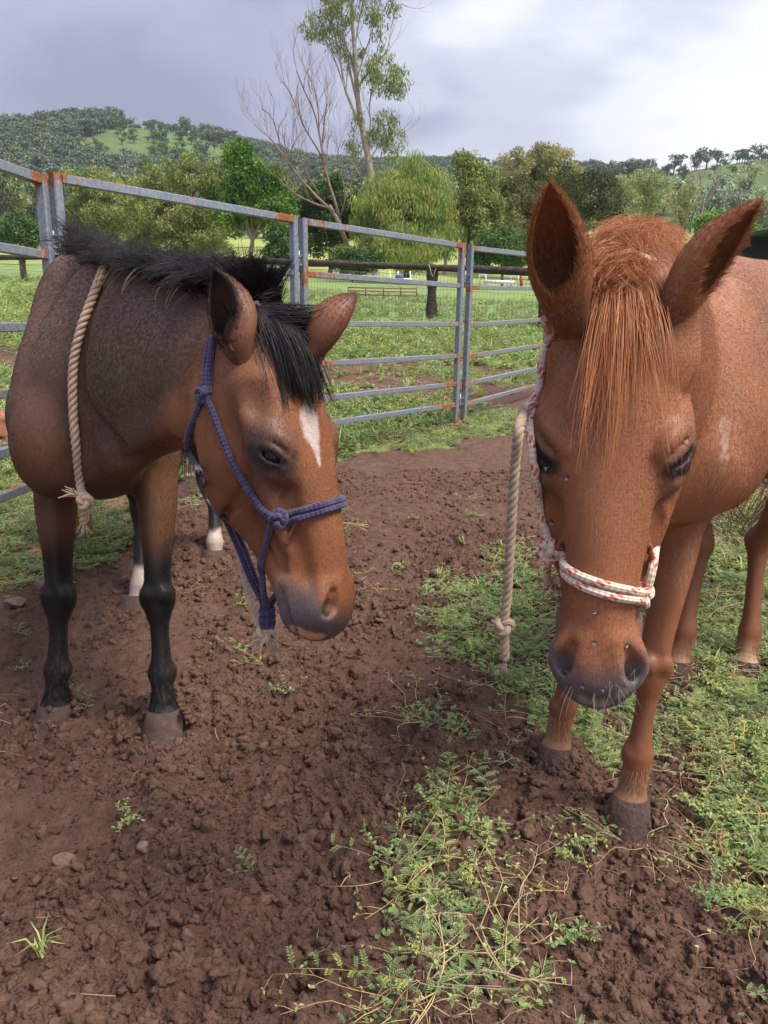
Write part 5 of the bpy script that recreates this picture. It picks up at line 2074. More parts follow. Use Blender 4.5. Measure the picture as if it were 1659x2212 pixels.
class Plant:
    def __init__(self): self.mb = MB()

    def leaf(self, o, d, n, L, W, c, fold=.25, tipdroop=.2):
        d = nrm(d); n = nrm(np.asarray(n, float) - d * np.dot(n, d)); w = np.cross(d, n)
        m = o + d * L * .5 + n * L * .08
        t = o + d * L - n * L * tipdroop
        V = [o, m + w * W * .5 + n * W * fold, t, m - w * W * .5 + n * W * fold, m]
        c = np.asarray(c, float)
        self.mb.add(V, None, [[0, 1, 4], [1, 2, 4], [4, 2, 3], [0, 4, 3]], c * np.array([[.8], [1.05], [1.0], [1.05], [.88]]))

    def disc(self, o, d, n, r, c, lobes=5):
        n = nrm(n); d = nrm(d - n * np.dot(d, n)); w = np.cross(d, n)
        V, k = [o], 10
        for a in np.linspace(.35, 2 * np.pi - .35, k):
            q = r * (1 + .12 * math.cos(a * lobes))
            V.append(o - d * r * .2 + d * (-math.cos(a) * q) + w * math.sin(a) * q + n * r * .22 * abs(math.sin(a * 2.5)) + n * r * .18)
        self.mb.add(V, None, [[0, i, i + 1] for i in range(1, k)], np.asarray(c) * np.linspace(.85, 1.08, k + 1)[:, None])

    def stem(self, P, r, c): self.mb.tube(P, r, 3, c)

    def mesh(self, name, mat): return self.mb.mesh(name, mat, True)


def pinnate(rg, p, o, d, L, pairs, c, up=np.array([0, 0, 1.0])):
    d = nrm(d)
    P = [o + d * L * t + up * L * (.25 * t - .35 * t * t) for t in np.linspace(0, 1, 5)]
    p.stem(P, np.linspace(.0011, .0005, 5), np.asarray(c) * .8)
    for t in np.linspace(.22, 1, pairs):
        q = o + d * L * t + up * L * (.25 * t - .35 * t * t)
        s = np.cross(d, up)
        for sg in (-1, 1):
            l_ = L * .26 * (1 - .35 * abs(t - .55))
            p.leaf(q, s * sg + d * .45 + up * .15 + rg.normal(0, .1, 3), up, l_, l_ * .48, np.asarray(c) * rg.uniform(.85, 1.15), .15, .1)


G1, G2, G3, GY, TAN = (.175, .255, .105), (.130, .205, .095), (.235, .305, .125), (.330, .330, .155), (.450, .340, .215)


def weed_caltrop(seed):
    rg = np.random.default_rng(seed); p = Plant()
    for b in range(rg.integers(2, 4)):
        a = rg.uniform(0, 6.28); d = np.array([math.cos(a), math.sin(a), .12])
        Ls = rg.uniform(.08, .19)
        P = spline([np.zeros(3), d * Ls * .5 + np.array([0, 0, .012]), d * Ls + rg.normal(0, .015, 3) + np.array([0, 0, .008])], 8)
        p.stem(P, np.linspace(.0018, .0009, 8), np.array(TAN) * (.75 if seed % 2 else .9))
        for k in range(1, 8):
            if rg.uniform() < .9:
                d2 = np.cross(d, [0, 0, 1]) * (1 if k % 2 else -1) + d * rg.uniform(.1, .7) + np.array([0, 0, rg.uniform(.15, .8)])
                pinnate(rg, p, P[k], d2, rg.uniform(.026, .045), 6, np.array((G1, G2, G3)[rg.integers(0, 3)]) * rg.uniform(.85, 1.2))
    return p.mesh('caltrop', M_WEED)


def weed_mallow(seed):
    rg = np.random.default_rng(seed); p = Plant()
    for b in range(rg.integers(5, 9)):
        a = rg.uniform(0, 6.28); l_ = rg.uniform(.02, .055); h = rg.uniform(.012, .04)
        o = np.array([math.cos(a) * l_, math.sin(a) * l_, h])
        p.stem([np.zeros(3), o * (.5, .5, .8), o], .0009, np.array(G3) * .9)
        p.disc(o, np.array([math.cos(a), math.sin(a), 0]), np.array([rg.normal(0, .3), rg.normal(0, .3), 1]), rg.uniform(.007, .016), np.array(G3) * rg.uniform(.6, .95))
    return p.mesh('mallow', M_WEED)


def weed_bushy(seed):
    rg = np.random.default_rng(seed); p = Plant()
    for b in range(rg.integers(5, 8)):
        a = rg.uniform(0, 6.28); d = np.array([math.cos(a), math.sin(a), rg.uniform(.3, 1.0)])
        Ls = rg.uniform(.05, .11)
        P = spline([np.zeros(3), nrm(d) * Ls * .5, nrm(d) * Ls + np.array([0, 0, -.01]) + rg.normal(0, .012, 3)], 7)
        p.stem(P, np.linspace(.0015, .0007, 7), np.array(GY) * .8)
        for k in range(1, 7):
            for j in range(3):
                v = rg.normal(0, 1, 3); v[2] = abs(v[2]) * .6
                p.leaf(P[k], v, np.array([0, 0, 1.0]) + rg.normal(0, .3, 3), rg.uniform(.011, .022), rg.uniform(.006, .010), np.array((G1, G3, GY)[rg.integers(0, 3)]) * rg.uniform(.8, 1.2), .15, .1)
    return p.mesh('bushy_weed', M_WEED)


def weed_grass(seed):
    rg = np.random.default_rng(seed); p = Plant()
    for b in range(rg.integers(12, 20)):
        a = rg.uniform(0, 6.28); l_ = rg.uniform(.04, .10); w = rg.uniform(.0018, .0032)
        d = np.array([math.cos(a), math.sin(a), 0]); s = np.array([-d[1], d[0], 0])
        o = np.array([*rg.normal(0, .008, 2), 0])
        p1 = o + d * l_ * .25 + np.array([0, 0, l_ * .6]); p2 = o + d * l_ * .75 + np.array([0, 0, l_ * rg.uniform(.5, .9)])
        c = np.array((G1, G3, GY)[rg.integers(0, 3)]) * rg.uniform(.8, 1.2)
        p.mb.add([o - s * w, o + s * w, p1 + s * w, p1 - s * w, p2], [[0, 1, 2, 3]], [[3, 2, 4]], c)
    return p.mesh('grass_tuft', M_WEED)


def weed_dry(seed):
    rg = np.random.default_rng(seed); p = Plant()
    for b in range(rg.integers(2, 5)):
        a = rg.uniform(0, 6.28); d = np.array([math.cos(a), math.sin(a), .10])
        Ls = rg.uniform(.12, .34)
        P = spline([np.array([0, 0, .004]), d * Ls * .35 + rg.normal(0, .012, 3) + np.array([0, 0, .012]), d * Ls * .7 + rg.normal(0, .02, 3) + np.array([0, 0, .01]), d * Ls + rg.normal(0, .03, 3)], 10)
        P[:, 2] = np.maximum(P[:, 2], .003)
        c = np.array(TAN) * rg.uniform(.7, 1.25)
        p.stem(P, np.linspace(.0022, .0009, 10), c)
        for k in range(2, 10):
            if rg.uniform() < .55:
                v = rg.normal(0, 1, 3); v[2] = abs(v[2]) * .3
                e = P[k] + nrm(v) * rg.uniform(.02, .07); e[2] = max(e[2], .004)
                p.stem([P[k], (P[k] + e) / 2 + np.array([0, 0, .004]), e], np.array([.0012, .001, .0006]), c * rg.uniform(.8, 1.15))
                for j in range(rg.integers(0, 4)):
                    w = rg.normal(0, 1, 3); w[2] = abs(w[2]) * .5
                    p.leaf(e, w, np.array([0, 0, 1.0]), rg.uniform(.010, .018), rg.uniform(.005, .009), np.array((GY, G3, (.30, .27, .13), G1)[rg.integers(0, 4)]) * rg.uniform(.8, 1.2), .2, .2)
    return p.mesh('dry_stem', M_WEED)


def weed_straw(seed):
    rg = np.random.default_rng(seed); p = Plant()
    L_ = rg.uniform(.03, .09)
    P = spline([np.array([-L_, 0, .003]), np.array([0, rg.normal(0, .012), .008]), np.array([L_, rg.normal(0, .01), .004])], 6)
    p.stem(P, .0010, np.array(TAN) * rg.uniform(.8, 1.4))
    return p.mesh('straw', M_WEED)


protos = [weed_caltrop(s) for s in range(5)] + [weed_bushy(s) for s in range(3)] + [weed_mallow(s) for s in range(2)] + [weed_grass(s) for s in range(2)] + [weed_dry(s) for s in range(5)] + [weed_straw(s) for s in range(2)]
#         0-4 caltrop, 5-7 bushy, 8-9 mallow, 10-11 grass, 12-16 dry, 17-18 straw


def sow(n, ymin, ymax, power, probs, dens_fn, seed, smin=.7, smax=1.3):
    rg = np.random.default_rng(seed)
    y = ymin + (ymax - ymin) * rg.uniform(0, 1, n) ** power
    x = rg.uniform(-1, 1, n) * (.38 + .60 * y)
    k = rg.uniform(0, 1, n) < dens_fn(x, y)
    for h in HOOVES: k &= np.hypot(x - h[0], y - h[1]) > .10
    x, y = x[k], y[k]
    p = np.array(probs, float)
    idx = rg.choice(len(p), len(x), p=p / p.sum())
    z = ground_at(x, y)
    rot = np.column_stack([rg.normal(0, .12, len(x)), rg.normal(0, .12, len(x)), rg.uniform(0, 6.28, len(x))])
    s = rg.uniform(smin, smax, len(x))
    return np.column_stack([x, y, z + .002]), rot, s[:, None] * np.ones(3), idx


mixed = [3, 3, 3, 3, 3, 1.6, 1.6, 1.6, .7, .7, .9, .9, .8, .8, .8, .8, .8, .4, .4]
near_d = lambda x, y: weed_density(x, y) * ((yard_out(x, y) < .3) | (y < 5.2))
A1 = sow(34000, 1.02, 9.5, 1.0, mixed, lambda x, y: near_d(x, y) ** 1.5, 201, .5, 1.05)
# the straggling, half dry runners of the foreground
dry = [.6] * 5 + [1.2] * 3 + [.4] * 2 + [.1] * 2 + [1.3] * 5 + [1.2] * 2
rgt = lambda x, y: (near_d(x, y) > .10) * .45 * sstep(3.4, 2.2, y) + .05 * sstep(.0, .3, x) * sstep(3.2, 2, y)
A2 = sow(2600, 1.02, 3.4, 1.0, dry, rgt, 202, .45, .95)
A3 = sow(900, 1.02, 5.5, 1.1, [1.5] * 5 + [1.5] * 3 + [.15] * 2 + [.3] * 2 + [.3] * 5 + [5] * 2, lambda x, y: .12 + 0 * x, 203, .45, .9)
al = [np.concatenate(q) for q in zip(A1, A2, A3)]
scatter('weeds', protos, *al, 'low green weeds and straggling dry runners on the yard\'s soil', 'weeds')
# beyond the fence: bigger, coarser stand-off growth
A4 = sow(13000, 5.0, 16, 1.5, [2, 2, 2, 2, 2, 3, 3, 3, 2, 2, 3, 3, .2, .2, .2, .2, .2, 0, 0], lambda x, y: weed_density(x, y) * (yard_out(x, y) > .1) * .8, 204, 1.2, 2.2)
A5 = sow(6500, 11, 30, 1.3, [1, 1, 1, 1, 1, 4, 4, 4, 4, 4, 1, 1, 0, 0, 0, 0, 0, 0, 0], lambda x, y: .85 * sstep(10.5, 14, y), 205, 1.8, 3.4)
al = [np.concatenate(q) for q in zip(A4, A5)]
scatter('turf', protos, *al, 'green turf and broad-leaved weeds beyond the steel fence', 'grass')


# ------------------------------------------------------------------ steel yard panels
def steel_material():
    m = Mat('galvanised_steel')
    geo = m.node('ShaderNodeNewGeometry')
    pos = geo.outputs['Position']
    ru = m.attr('rust', 'Fac')
    mpn = m.node('ShaderNodeMapping')
    mpn.inputs['Scale'].default_value = (1, 1, .35)
    m.link(pos, mpn.inputs['Vector'])
    n1 = m.noise(9, 5, .65, mpn.outputs['Vector'], .4)
    n2 = m.noise(55, 4, .6, pos)
    zinc = m.ramp(n2, [(.3, (.17, .195, .25)), (.55, (.25, .28, .345)), (.75, (.36, .385, .44))])
    zinc = m.mix(m.ramp(n1, [(.5, 0.0), (.75, .5)]), zinc, (.40, .42, .46))
    rust = m.ramp(n2, [(.3, (.13, .045, .018)), (.55, (.27, .095, .032)), (.75, (.40, .17, .065))])
    up = m.node('ShaderNodeSeparateXYZ')
    m.link(geo.outputs['True Normal'], up.inputs[0])
    w = m.math('ADD', m.math('MULTIPLY', ru, .50), m.math('MULTIPLY', m.math('MAXIMUM', up.outputs[2], 0.0), .18))
    w = m.math('ADD', w, m.math('SUBTRACT', n1, .5))
    f = m.ramp(w, [(.20, 0.0), (.29, 1.0)])
    m.base(m.mix(f, zinc, rust))
    m.rough(m.mix(f, .42, .9))
    mt = m.math('MULTIPLY', m.math('SUBTRACT', 1.0, f), .45)
    m.link(mt, m.b.inputs['Metallic'])
    m.bump(m.math('ADD', n2, m.math('MULTIPLY', f, .4)), .25, .003)
    return m.m


M_STEEL = steel_material()
RAIL_DROP = (0.028, .335, .665, .945, 1.195, 1.385)


def bar(p, q, w, h, rust0=1.0, rust1=1.0, reach=.16, n=10, bev=.006, zup=True):
    """rectangular tube from p to q (w across, h up) with a 'rust' attribute high at its ends"""
    p, q = np.asarray(p, float), np.asarray(q, float)
    t = nrm(q - p); L = np.linalg.norm(q - p)
    u = np.array([0, 0, 1.0]) if abs(t[2]) < .8 else np.array([1.0, 0, 0]) if zup is True else np.asarray(zup, float)
    u = nrm(u - t * np.dot(u, t)); s = np.cross(t, u)
    sec = []
    for sx, sy in ((1, 1), (-1, 1), (-1, -1), (1, -1)):
        a, b = (sx * (w / 2), sy * (h / 2 - bev)), (sx * (w / 2 - bev), sy * (h / 2))
        sec += [a, b] if sx * sy > 0 else [b, a]
    sec = np.array(sec)
    ts = np.unique(np.concatenate([np.linspace(0, 1, n), np.array([.02, .05, .08, .95, .98, .92])]))
    V, rs = [], []
    for tt_ in ts:
        c = p + (q - p) * tt_
        V.append(c + sec[:, :1] * s + sec[:, 1:] * u)
        d0, d1 = tt_ * L, (1 - tt_) * L
        rs += [max(rust0 * math.exp(-d0 / reach), rust1 * math.exp(-d1 / reach))] * 8
    V = np.vstack(V)
    k = np.arange(len(ts) - 1)[:, None] * 8; j = np.arange(8)[None, :]; j2 = (j + 1) % 8
    Q = np.stack([k + j, k + j2, k + 8 + j2, k + 8 + j], -1).reshape(-1, 4)
    m0 = len(V)
    V = np.vstack([V, p, q]); rs += [rust0, rust1]
    e = (len(ts) - 1) * 8
    T = [[m0, (i + 1) % 8, i] for i in range(8)] + [[m0 + 1, e + i, e + (i + 1) % 8] for i in range(8)]
    return V, Q, np.array(T), np.array(rs)


def bar_obj(name, parts, parent, mat=None):
    VV, QQ, TT, RR, n = [], [], [], [], 0
    for V, Q, T, r in parts:
        VV.append(V); QQ.append(Q + n); TT.append(T + n); RR.append(r); n += len(V)
    me = mesh_np(name, np.vstack(VV), [np.vstack(QQ), np.vstack(TT)], mat or M_STEEL, smooth=False)
    a = me.attributes.new('rust', 'FLOAT', 'POINT')
    a.data.foreach_set('value', np.concatenate(RR).astype(np.float32))
    return obj(name, me, parent)


def panel(p0, p1, label, seed, group='steel yard panels round the horses'):
    rg = np.random.default_rng(seed)
    p0, p1 = np.asarray(p0, float), np.asarray(p1, float)
    mid = (p0 + p1) / 2
    t = nrm(np.r_[(p1 - p0)[:2], 0])
    root = empty('yard_panel', (mid[0], mid[1], float(land(mid[0], mid[1]))), label, 'fence panel', group)
    for p in (p0, p1):
        g = float(land(p[0], p[1])) - .03
        V, Q, T, r = bar([p[0], p[1], p[2] + .024], [p[0], p[1], g], .047, .047, .55, .9, .22, 18, .005, (t[0], t[1], 0))
        # rust also round each welded rail
        for dz in RAIL_DROP:
            r = np.maximum(r, rg.uniform(.2, .85) * np.exp(-np.abs(V[:, 2] - (p[2] - dz)) / rg.uniform(.05, .14)))
        bar_obj('post', [(V, Q, T, r)], root)
    for k, dz in enumerate(RAIL_DROP):
        a = p0 + t * .026 - np.array([0, 0, dz - .024 if k == 0 else dz]); b = p1 - t * .026 - np.array([0, 0, dz - .024 if k == 0 else dz])
        if k == 0: a[2] = p0[2]; b[2] = p1[2]
        bar_obj('rail', [bar(a, b, .032 if k else .042, .040 if k else .044, rg.uniform(.4, 1), rg.uniform(.4, 1), rg.uniform(.08, .4), 14, .004)], root)
    # gusset plates under the top rail
    return root


def lugs(pa, pb, root_a, root_b, heights):
    """hinge lugs on two neighbouring posts and the pin that joins them"""
    pa, pb = np.asarray(pa, float), np.asarray(pb, float)
    t = np.r_[(pb - pa)[:2], 0]; L = np.linalg.norm(t); t = t / L
    c = (pa + pb) / 2
    for h in heights:
        for root, p, sg in ((root_a, pa, 1), (root_b, pb, -1)):
            for dz in (.0, -.055):
                o = p + t * sg * (.026 + .016)
                mb = bar(np.r_[o[:2] - t[:2] * .016, p[2] - h + dz - (.012 if sg > 0 else 0)], np.r_[o[:2] + t[:2] * .016, p[2] - h + dz - (.012 if sg > 0 else 0)], .03, .007, .4, .4, .02, 3, .001)
                bar_obj('hinge_lug', [mb], root)
        pin = MB().tube(np.array([[c[0], c[1], c[2] - h + .03], [c[0], c[1], c[2] - h - .11]]), .0075, 8)
        o = pin.build('hinge_pin', M_STEEL, root_a)


pA = panel(FP['a0'], FP['a1'], 'rusty steel panel running past the bay horse\'s shoulder to the front', 1)
pB = panel(FP['b0'], FP['b1'], 'long steel panel behind the bay horse\'s black mane', 2)
pC = panel(FP['c0'], FP['c1'], 'steel panel between the two horses, all six rails in view', 3)
pD = panel(FP['d0'], FP['d1'], 'steel panel half hidden by the chestnut horse\'s head and ear', 4)
lugs(FP['a1'], FP['b0'], pA, pB, (.26, 1.3))
lugs(FP['b1'], FP['c0'], pB, pC, (.22, 1.3))
lugs(FP['c1'], FP['d0'], pC, pD, (.23, 1.32))

# ------------------------------------------------------------------ old timber and wire fence beyond
m = Mat('weathered_dark_timber')
mpn = m.node('ShaderNodeMapping')
mpn.inputs['Scale'].default_value = (.5, .5, 1)
m.link(m.coord('Object'), mpn.inputs['Vector'])
n1 = m.noise(14, 5, .7, mpn.outputs['Vector'], .8)
m.base(m.ramp(n1, [(.3, (.018, .012, .010)), (.55, (.060, .042, .035)), (.75, (.13, .10, .085))])).rough(.9)
m.bump(n1, .9, .03)
M_TIMBER = m.m
m = Mat('grey_red_post_timber')
n1 = m.noise(12, 5, .7, None, 1.0)
m.base(m.ramp(n1, [(.3, (.045, .025, .02)), (.55, (.13, .085, .07)), (.75, (.24, .18, .16))])).rough(.9)
m.bump(n1, .9, .03)
M_TIMBER2 = m.m
m = Mat('fence_wire').base((.42, .42, .42)).set(Roughness=.5, Metallic=.4)
M_WIRE = m.m
m = Mat('rusty_iron').base((.22, .085, .04)).set(Roughness=.85)
M_RUSTY = m.m


def log(P, r, seed, mat=None, name='log_rail', parent=None, seg=10):
    rg = np.random.default_rng(seed)
    Pp = spline(P, 44)
    rr = r * (1 + .10 * np.sin(np.linspace(0, 9, 44) + seed) + rg.normal(0, .035, 44))
    V, Q, T = tube(Pp, rr, seg)
    V = V + (fbm(V, 6, 3, seed)[:, None] - .5) * r * .5
    return obj(name, mesh_np(name, V, [Q, T], mat or M_TIMBER), parent)


tf = empty('timber_fence', on_ground(935, 688), 'old fence of one dark log rail over netting wire, beyond the steel panels', 'fence')
tp = [at(-60, 556, 29.0), at(48, 556, 27.6), at(300, 556, 24.8), at(520, 562, 22.6), at(668, 568, 21.4), at(935, 578, 19.6), at(1180, 588, 18.2), at(1500, 596, 16.8)]
tp = np.array(tp)
log(tp[[0, 1, 2, 3, 4]], .085, 1, parent=tf)
log(tp[[4, 5, 6, 7]] + np.array([0, 0, .0]), .088, 2, parent=tf)
for k, (i, r) in enumerate(((1, .10), (3, .10), (5, .13), (6, .12), (7, .12))):
    p = tp[i]
    g = float(land(p[0], p[1]))
    log([[p[0] + .03, p[1], g - .2], [p[0] - .01, p[1], (g + p[2]) / 2], [p[0], p[1] + .02, p[2] - .05]], r, 10 + k, M_TIMBER if k in (2, 3) else M_TIMBER2, 'fence_post', tf)
# netting: line wires and uprights between the posts
W = MB()
path = spline(tp, 260)
gz_ = land(path[:, 0], path[:, 1])
for f in np.linspace(.06, .86, 7):
    W.tube(np.column_stack([path[:, 0], path[:, 1], gz_ + (path[:, 2] - gz_) * f + .012 * np.sin(np.arange(260) * .7 + f * 9)]), .006, 3)
for k in range(0, 259):
    p = path[k]
    W.tube(np.array([[p[0], p[1], gz_[k] + .03], [p[0] + .01, p[1], gz_[k] + (p[2] - gz_[k]) * .87]]), .005, 3)
o = W.build('wire_netting', M_WIRE, tf)
o['kind'] = 'stuff'
# wire twist over the rail at the post
o = MB().tube(spline([tp[5] + np.array([-.10, -.10, .06]), tp[5] + np.array([-.05, -.14, -.10]), tp[5] + np.array([0, -.14, -.22]), tp[5] + np.array([.05, -.14, -.08]), tp[5] + np.array([.10, -.10, .08])], 14), .008, 5).build('wire_tie', M_WIRE, tf)

# ------------------------------------------------------------------ things in the far yard
m = Mat('white_paint').base((.72, .73, .74)).set(Roughness=.5)
M_PAINTW = m.m
m = Mat('red_paint').base((.45, .05, .04)).set(Roughness=.6)
M_RED = m.m
m = Mat('blue_plastic').base((.03, .08, .30)).set(Roughness=.5)
M_BLUE = m.m


def pole_obj(name, P, r, mat, parent, seg=8): return MB().tube(np.asarray(P, float), r, seg).build(name, mat, parent)


def upright(px, py0, py1, Y): return [at(px, py0, Y), at(px, py1, Y)]


jr = empty('jump_rail', on_ground(1080, 622), 'white pole set between two low white frames, beyond the wire fence', 'jump')
pole_obj('pole', [at(1045, 608, 27), at(1112, 610, 27)], .055, M_PAINTW, jr)
for x0, x1 in ((1036, 1049), (1104, 1119)):
    pole_obj('frame', [at(x0, 622, 27), at(x0, 594, 27), at(x1, 594, 27), at(x1, 622, 27)], .03, M_PAINTW, jr, 6)
jr2 = empty('jump_rail', on_ground(865, 618), 'white pole with a blue block, seen under the log rail', 'jump')
pole_obj('pole', [at(838, 603, 30), at(890, 604, 30)], .05, M_PAINTW, jr2)
for x0 in (842, 860, 886):
    pole_obj('upright', [at(x0, 618, 30), at(x0, 586, 30)], .03, M_PAINTW, jr2, 6)
b = MB().box(at(863, 602, 29.9), (.16, .12, .14), None, .03).build('block', M_BLUE, jr2)
rp = empty('steel_post', on_ground(1126, 622), 'red painted post beside the white jump frame', 'post')
pole_obj('post', [at(1126, 624, 25), at(1126, 592, 25)], .05, M_RED, rp)
MB().tube(np.array([at(1126, 592.5, 25), at(1126, 591, 25)]), .06, 8).build('cap', M_RED, rp)
ry = empty('rusty_gate', on_ground(790, 640), 'low rusty iron gate lying beyond the wire fence', 'gate')
for y0 in (621, 628, 636):
    pole_obj('bar', [at(752, y0, 24), at(900, y0 + 3, 24)], .022, M_RUSTY, ry, 6)
for x0 in (752, 790, 828, 866, 900):
    pole_obj('upright', [at(x0, 640, 24), at(x0, 620, 24)], .022, M_RUSTY, ry, 6)
sh = empty('farm_shed', on_ground(1665, 560), 'dark open-sided shed at the picture\'s edge behind the chestnut horse\'s ear', 'shed')
m = Mat('dark_corrugated_iron')
wv = m.node('ShaderNodeTexWave')
wv.inputs['Scale'].default_value = 5
m.link(m.coord('Object'), wv.inputs['Vector'])
m.base((.035, .04, .04)).rough(.6)
m.bump(wv.outputs['Fac'], .6, .05)
q0 = at(1700, 520, 26)
MB().box(q0 + np.array([2.0, 1.5, .35]), (2.4, 1.6, .06), None, .02).build('roof', m.m, sh)
for dx in (-.2, 4.2):
    for dy in (0.1, 2.9):
        pole_obj('post', [[q0[0] + dx, q0[1] + dy, q0[2] + .34], [q0[0] + dx, q0[1] + dy, float(land(q0[0] + dx, q0[1] + dy)) - .1]], .08, M_TIMBER, sh, 6)
MB().box(q0 + np.array([2.0, 3.0, -.7]), (2.3, .05, 1.0), None, .02).build('back_wall', m.m, sh)

# ------------------------------------------------------------------ rocks
m = Mat('red_rock')
n1 = m.noise(9, 5, .65)
m.base(m.ramp(n1, [(.3, (.16, .06, .035)), (.55, (.30, .12, .07)), (.75, (.40, .22, .15))])).rough(.85)
m.bump(n1, .8, .03)
M_ROCK = m.m
m = Mat('pale_pink_rock')
n1 = m.noise(14, 5, .65)
m.base(m.ramp(n1, [(.3, (.12, .068, .052)), (.55, (.19, .115, .09)), (.75, (.28, .19, .155))])).rough(.85)
m.bump(n1, .8, .02)
M_ROCK2 = m.m


def rock(px, py, w, d, h, label, seed, mat, group=None):
    p = on_ground(px, py)
    bm = bmesh.new()
    bmesh.ops.create_icosphere(bm, subdivisions=4, radius=1.0)
    V = np.array([v.co for v in bm.verts])
    rg = np.random.default_rng(seed)
    for _ in range(9):                                # chip flat faces off
        n = nrm(rg.normal(0, 1, 3)); c = rg.uniform(.55, .8)
        dd = V @ n - c
        V = V - np.maximum(dd, 0)[:, None] * n
    V = V * (1 + (fbm(V + seed, 2.2, 3, seed)[:, None] - .5) * .25)
    V = V * np.array([w, d, h])
    a = rg.uniform(0, 3.14)
    V = np.column_stack([V[:, 0], V[:, 1], V[:, 2]])
    z = float(ground_at(p[0], p[1])[0])
    V = V + np.array([p[0], p[1] + d * .6, z + h * .45])
    for v, q in zip(bm.verts, V): v.co = q
    me = bpy.data.meshes.new('rock'); bm.to_mesh(me); bm.free()
    me.materials.append(mat)
    me.polygons.foreach_set('use_smooth', np.full(len(me.polygons), True))
    o = obj('rock', me)
    return tag(o, label, 'rock', group)


rock(5, 946, .26, .22, .17, 'big red-brown boulder beside the bay horse\'s shoulder, outside the steel panel', 3, M_ROCK)
rock(95, 1290, .075, .05, .035, 'flat reddish stone in the weeds beside the bay horse\'s near knee', 4, M_ROCK2)
rock(30, 1332, .055, .045, .03, 'pinkish stone low at the picture\'s edge beside the bay horse\'s leg', 5, M_ROCK2)
rock(245, 1105, .11, .07, .06, 'brown rock seen just below the frayed end of the hanging rope', 6, M_ROCK)
rock(75, 1225, .06, .05, .035, 'reddish stone half buried behind the bay horse\'s forearm', 7, M_ROCK)
rock(310, 1845, .024, .020, .022, 'pinkish angular stone lying on the bare foreground soil', 8, M_ROCK2)
rock(135, 1872, .032, .020, .022, 'flat grey-pink stone on soil near the picture\'s lower left edge', 9, M_ROCK2)
rock(985, 1700, .016, .014, .010, 'small orange pebble among dry stems in the foreground', 10, M_ROCK)
rock(1552, 1662, .018, .016, .012, 'small pale pebble in weeds right of the chestnut\'s front hoof', 11, M_ROCK2)


# ------------------------------------------------------------------ flies on the chestnut's face
m = Mat('fly_body').base((.035, .033, .034)).set(Roughness=.35)
M_FLY = m.m
m = Mat('fly_wing').base((.50, .50, .52)).set(Roughness=.2, Alpha=.75)
M_WING = m.m
for i, (px_, py_) in enumerate(((1228, 1030), (1186, 1010), (1192, 1125), (1292, 1262 + 60), (1285, 1385), (1355, 1390), (1305, 1485), (1262, 1478))):
    lab = ('just inside the chestnut horse\'s shaded eye', 'at the lower lid of the chestnut horse\'s shaded eye', 'on the chestnut horse\'s shaded cheek beside the halter rope', 'in the middle of the chestnut horse\'s nose, just below the noseband', 'in the middle of the chestnut horse\'s nose, level with the nostril tops', 'above the chestnut horse\'s nostril nearer its front leg', 'on the chestnut horse\'s upper lip, nearer the front leg', 'on the chestnut horse\'s upper lip, nearer the hanging rope')[i]
    p = hit(CHE, px_, py_)
    nn_ = grad_of(CHE, p[None, :])[0]
    rg = np.random.default_rng(700 + i)
    t = rg.normal(0, 1, 3); t = nrm(t - nn_ * (t @ nn_)); sd = np.cross(nn_, t)
    root = empty('fly', p, 'tiny dark fly ' + lab, 'fly', 'flies on the chestnut horse\'s face')
    c = p + nn_ * .0022
    MB().tube(np.array([c - t * .0042, c - t * .0025, c, c + t * .0022, c + t * .0036]), np.array([.0003, .0016, .0019, .0015, .0006]), 8).build('body', M_FLY, root)
    for sg in (-1, 1):
        b0 = c + nn_ * .0016
        MB().add([b0, b0 - t * .004 + sd * sg * .0028 + nn_ * .0008, b0 - t * .0068 + sd * sg * .0022, b0 - t * .004 + sd * sg * .0004], [[0, 1, 2, 3]]).build('wing', M_WING, root)


# ------------------------------------------------------------------ trees
HAZE = .00028
def bark_material(name, c0, c1, c2):
    m = Mat(name)
    n1 = m.noise(3.0, 5, .65, None, 1.2)
    m.base(m.ramp(n1, [(.3, c0), (.55, c1), (.75, c2)])).rough(.85)
    m.bump(n1, .6, .05)
    return m.m


M_GUMBARK = bark_material('pale_gum_bark', (.22, .16, .125), (.38, .30, .245), (.48, .42, .36))
M_DARKBARK = bark_material('dark_bark', (.055, .042, .034), (.12, .095, .08), (.20, .165, .14))
M_DEADWOOD = bark_material('dead_wood', (.14, .085, .065), (.25, .175, .145), (.34, .27, .24))


def crown_material(name, trans=.22):
    m = Mat(name)
    a = m.attr('Col')
    m.base(a).rough(.6).set(Specular_IOR_Level=.25)
    tr = m.node('ShaderNodeBsdfTranslucent')
    m.link(m.mix(1.0, a, (1.1, 1.2, .55), 'MULTIPLY'), tr.inputs['Color'])
    mx = m.node('ShaderNodeMixShader')
    mx.inputs[0].default_value = trans
    m.link(m.b.outputs[0], mx.inputs[1]); m.link(tr.outputs[0], mx.inputs[2])
    m.link(mx.outputs[0], m.n['Material Output'].inputs['Surface'])
    return m.m


M_CROWN = crown_material('tree_leaves')


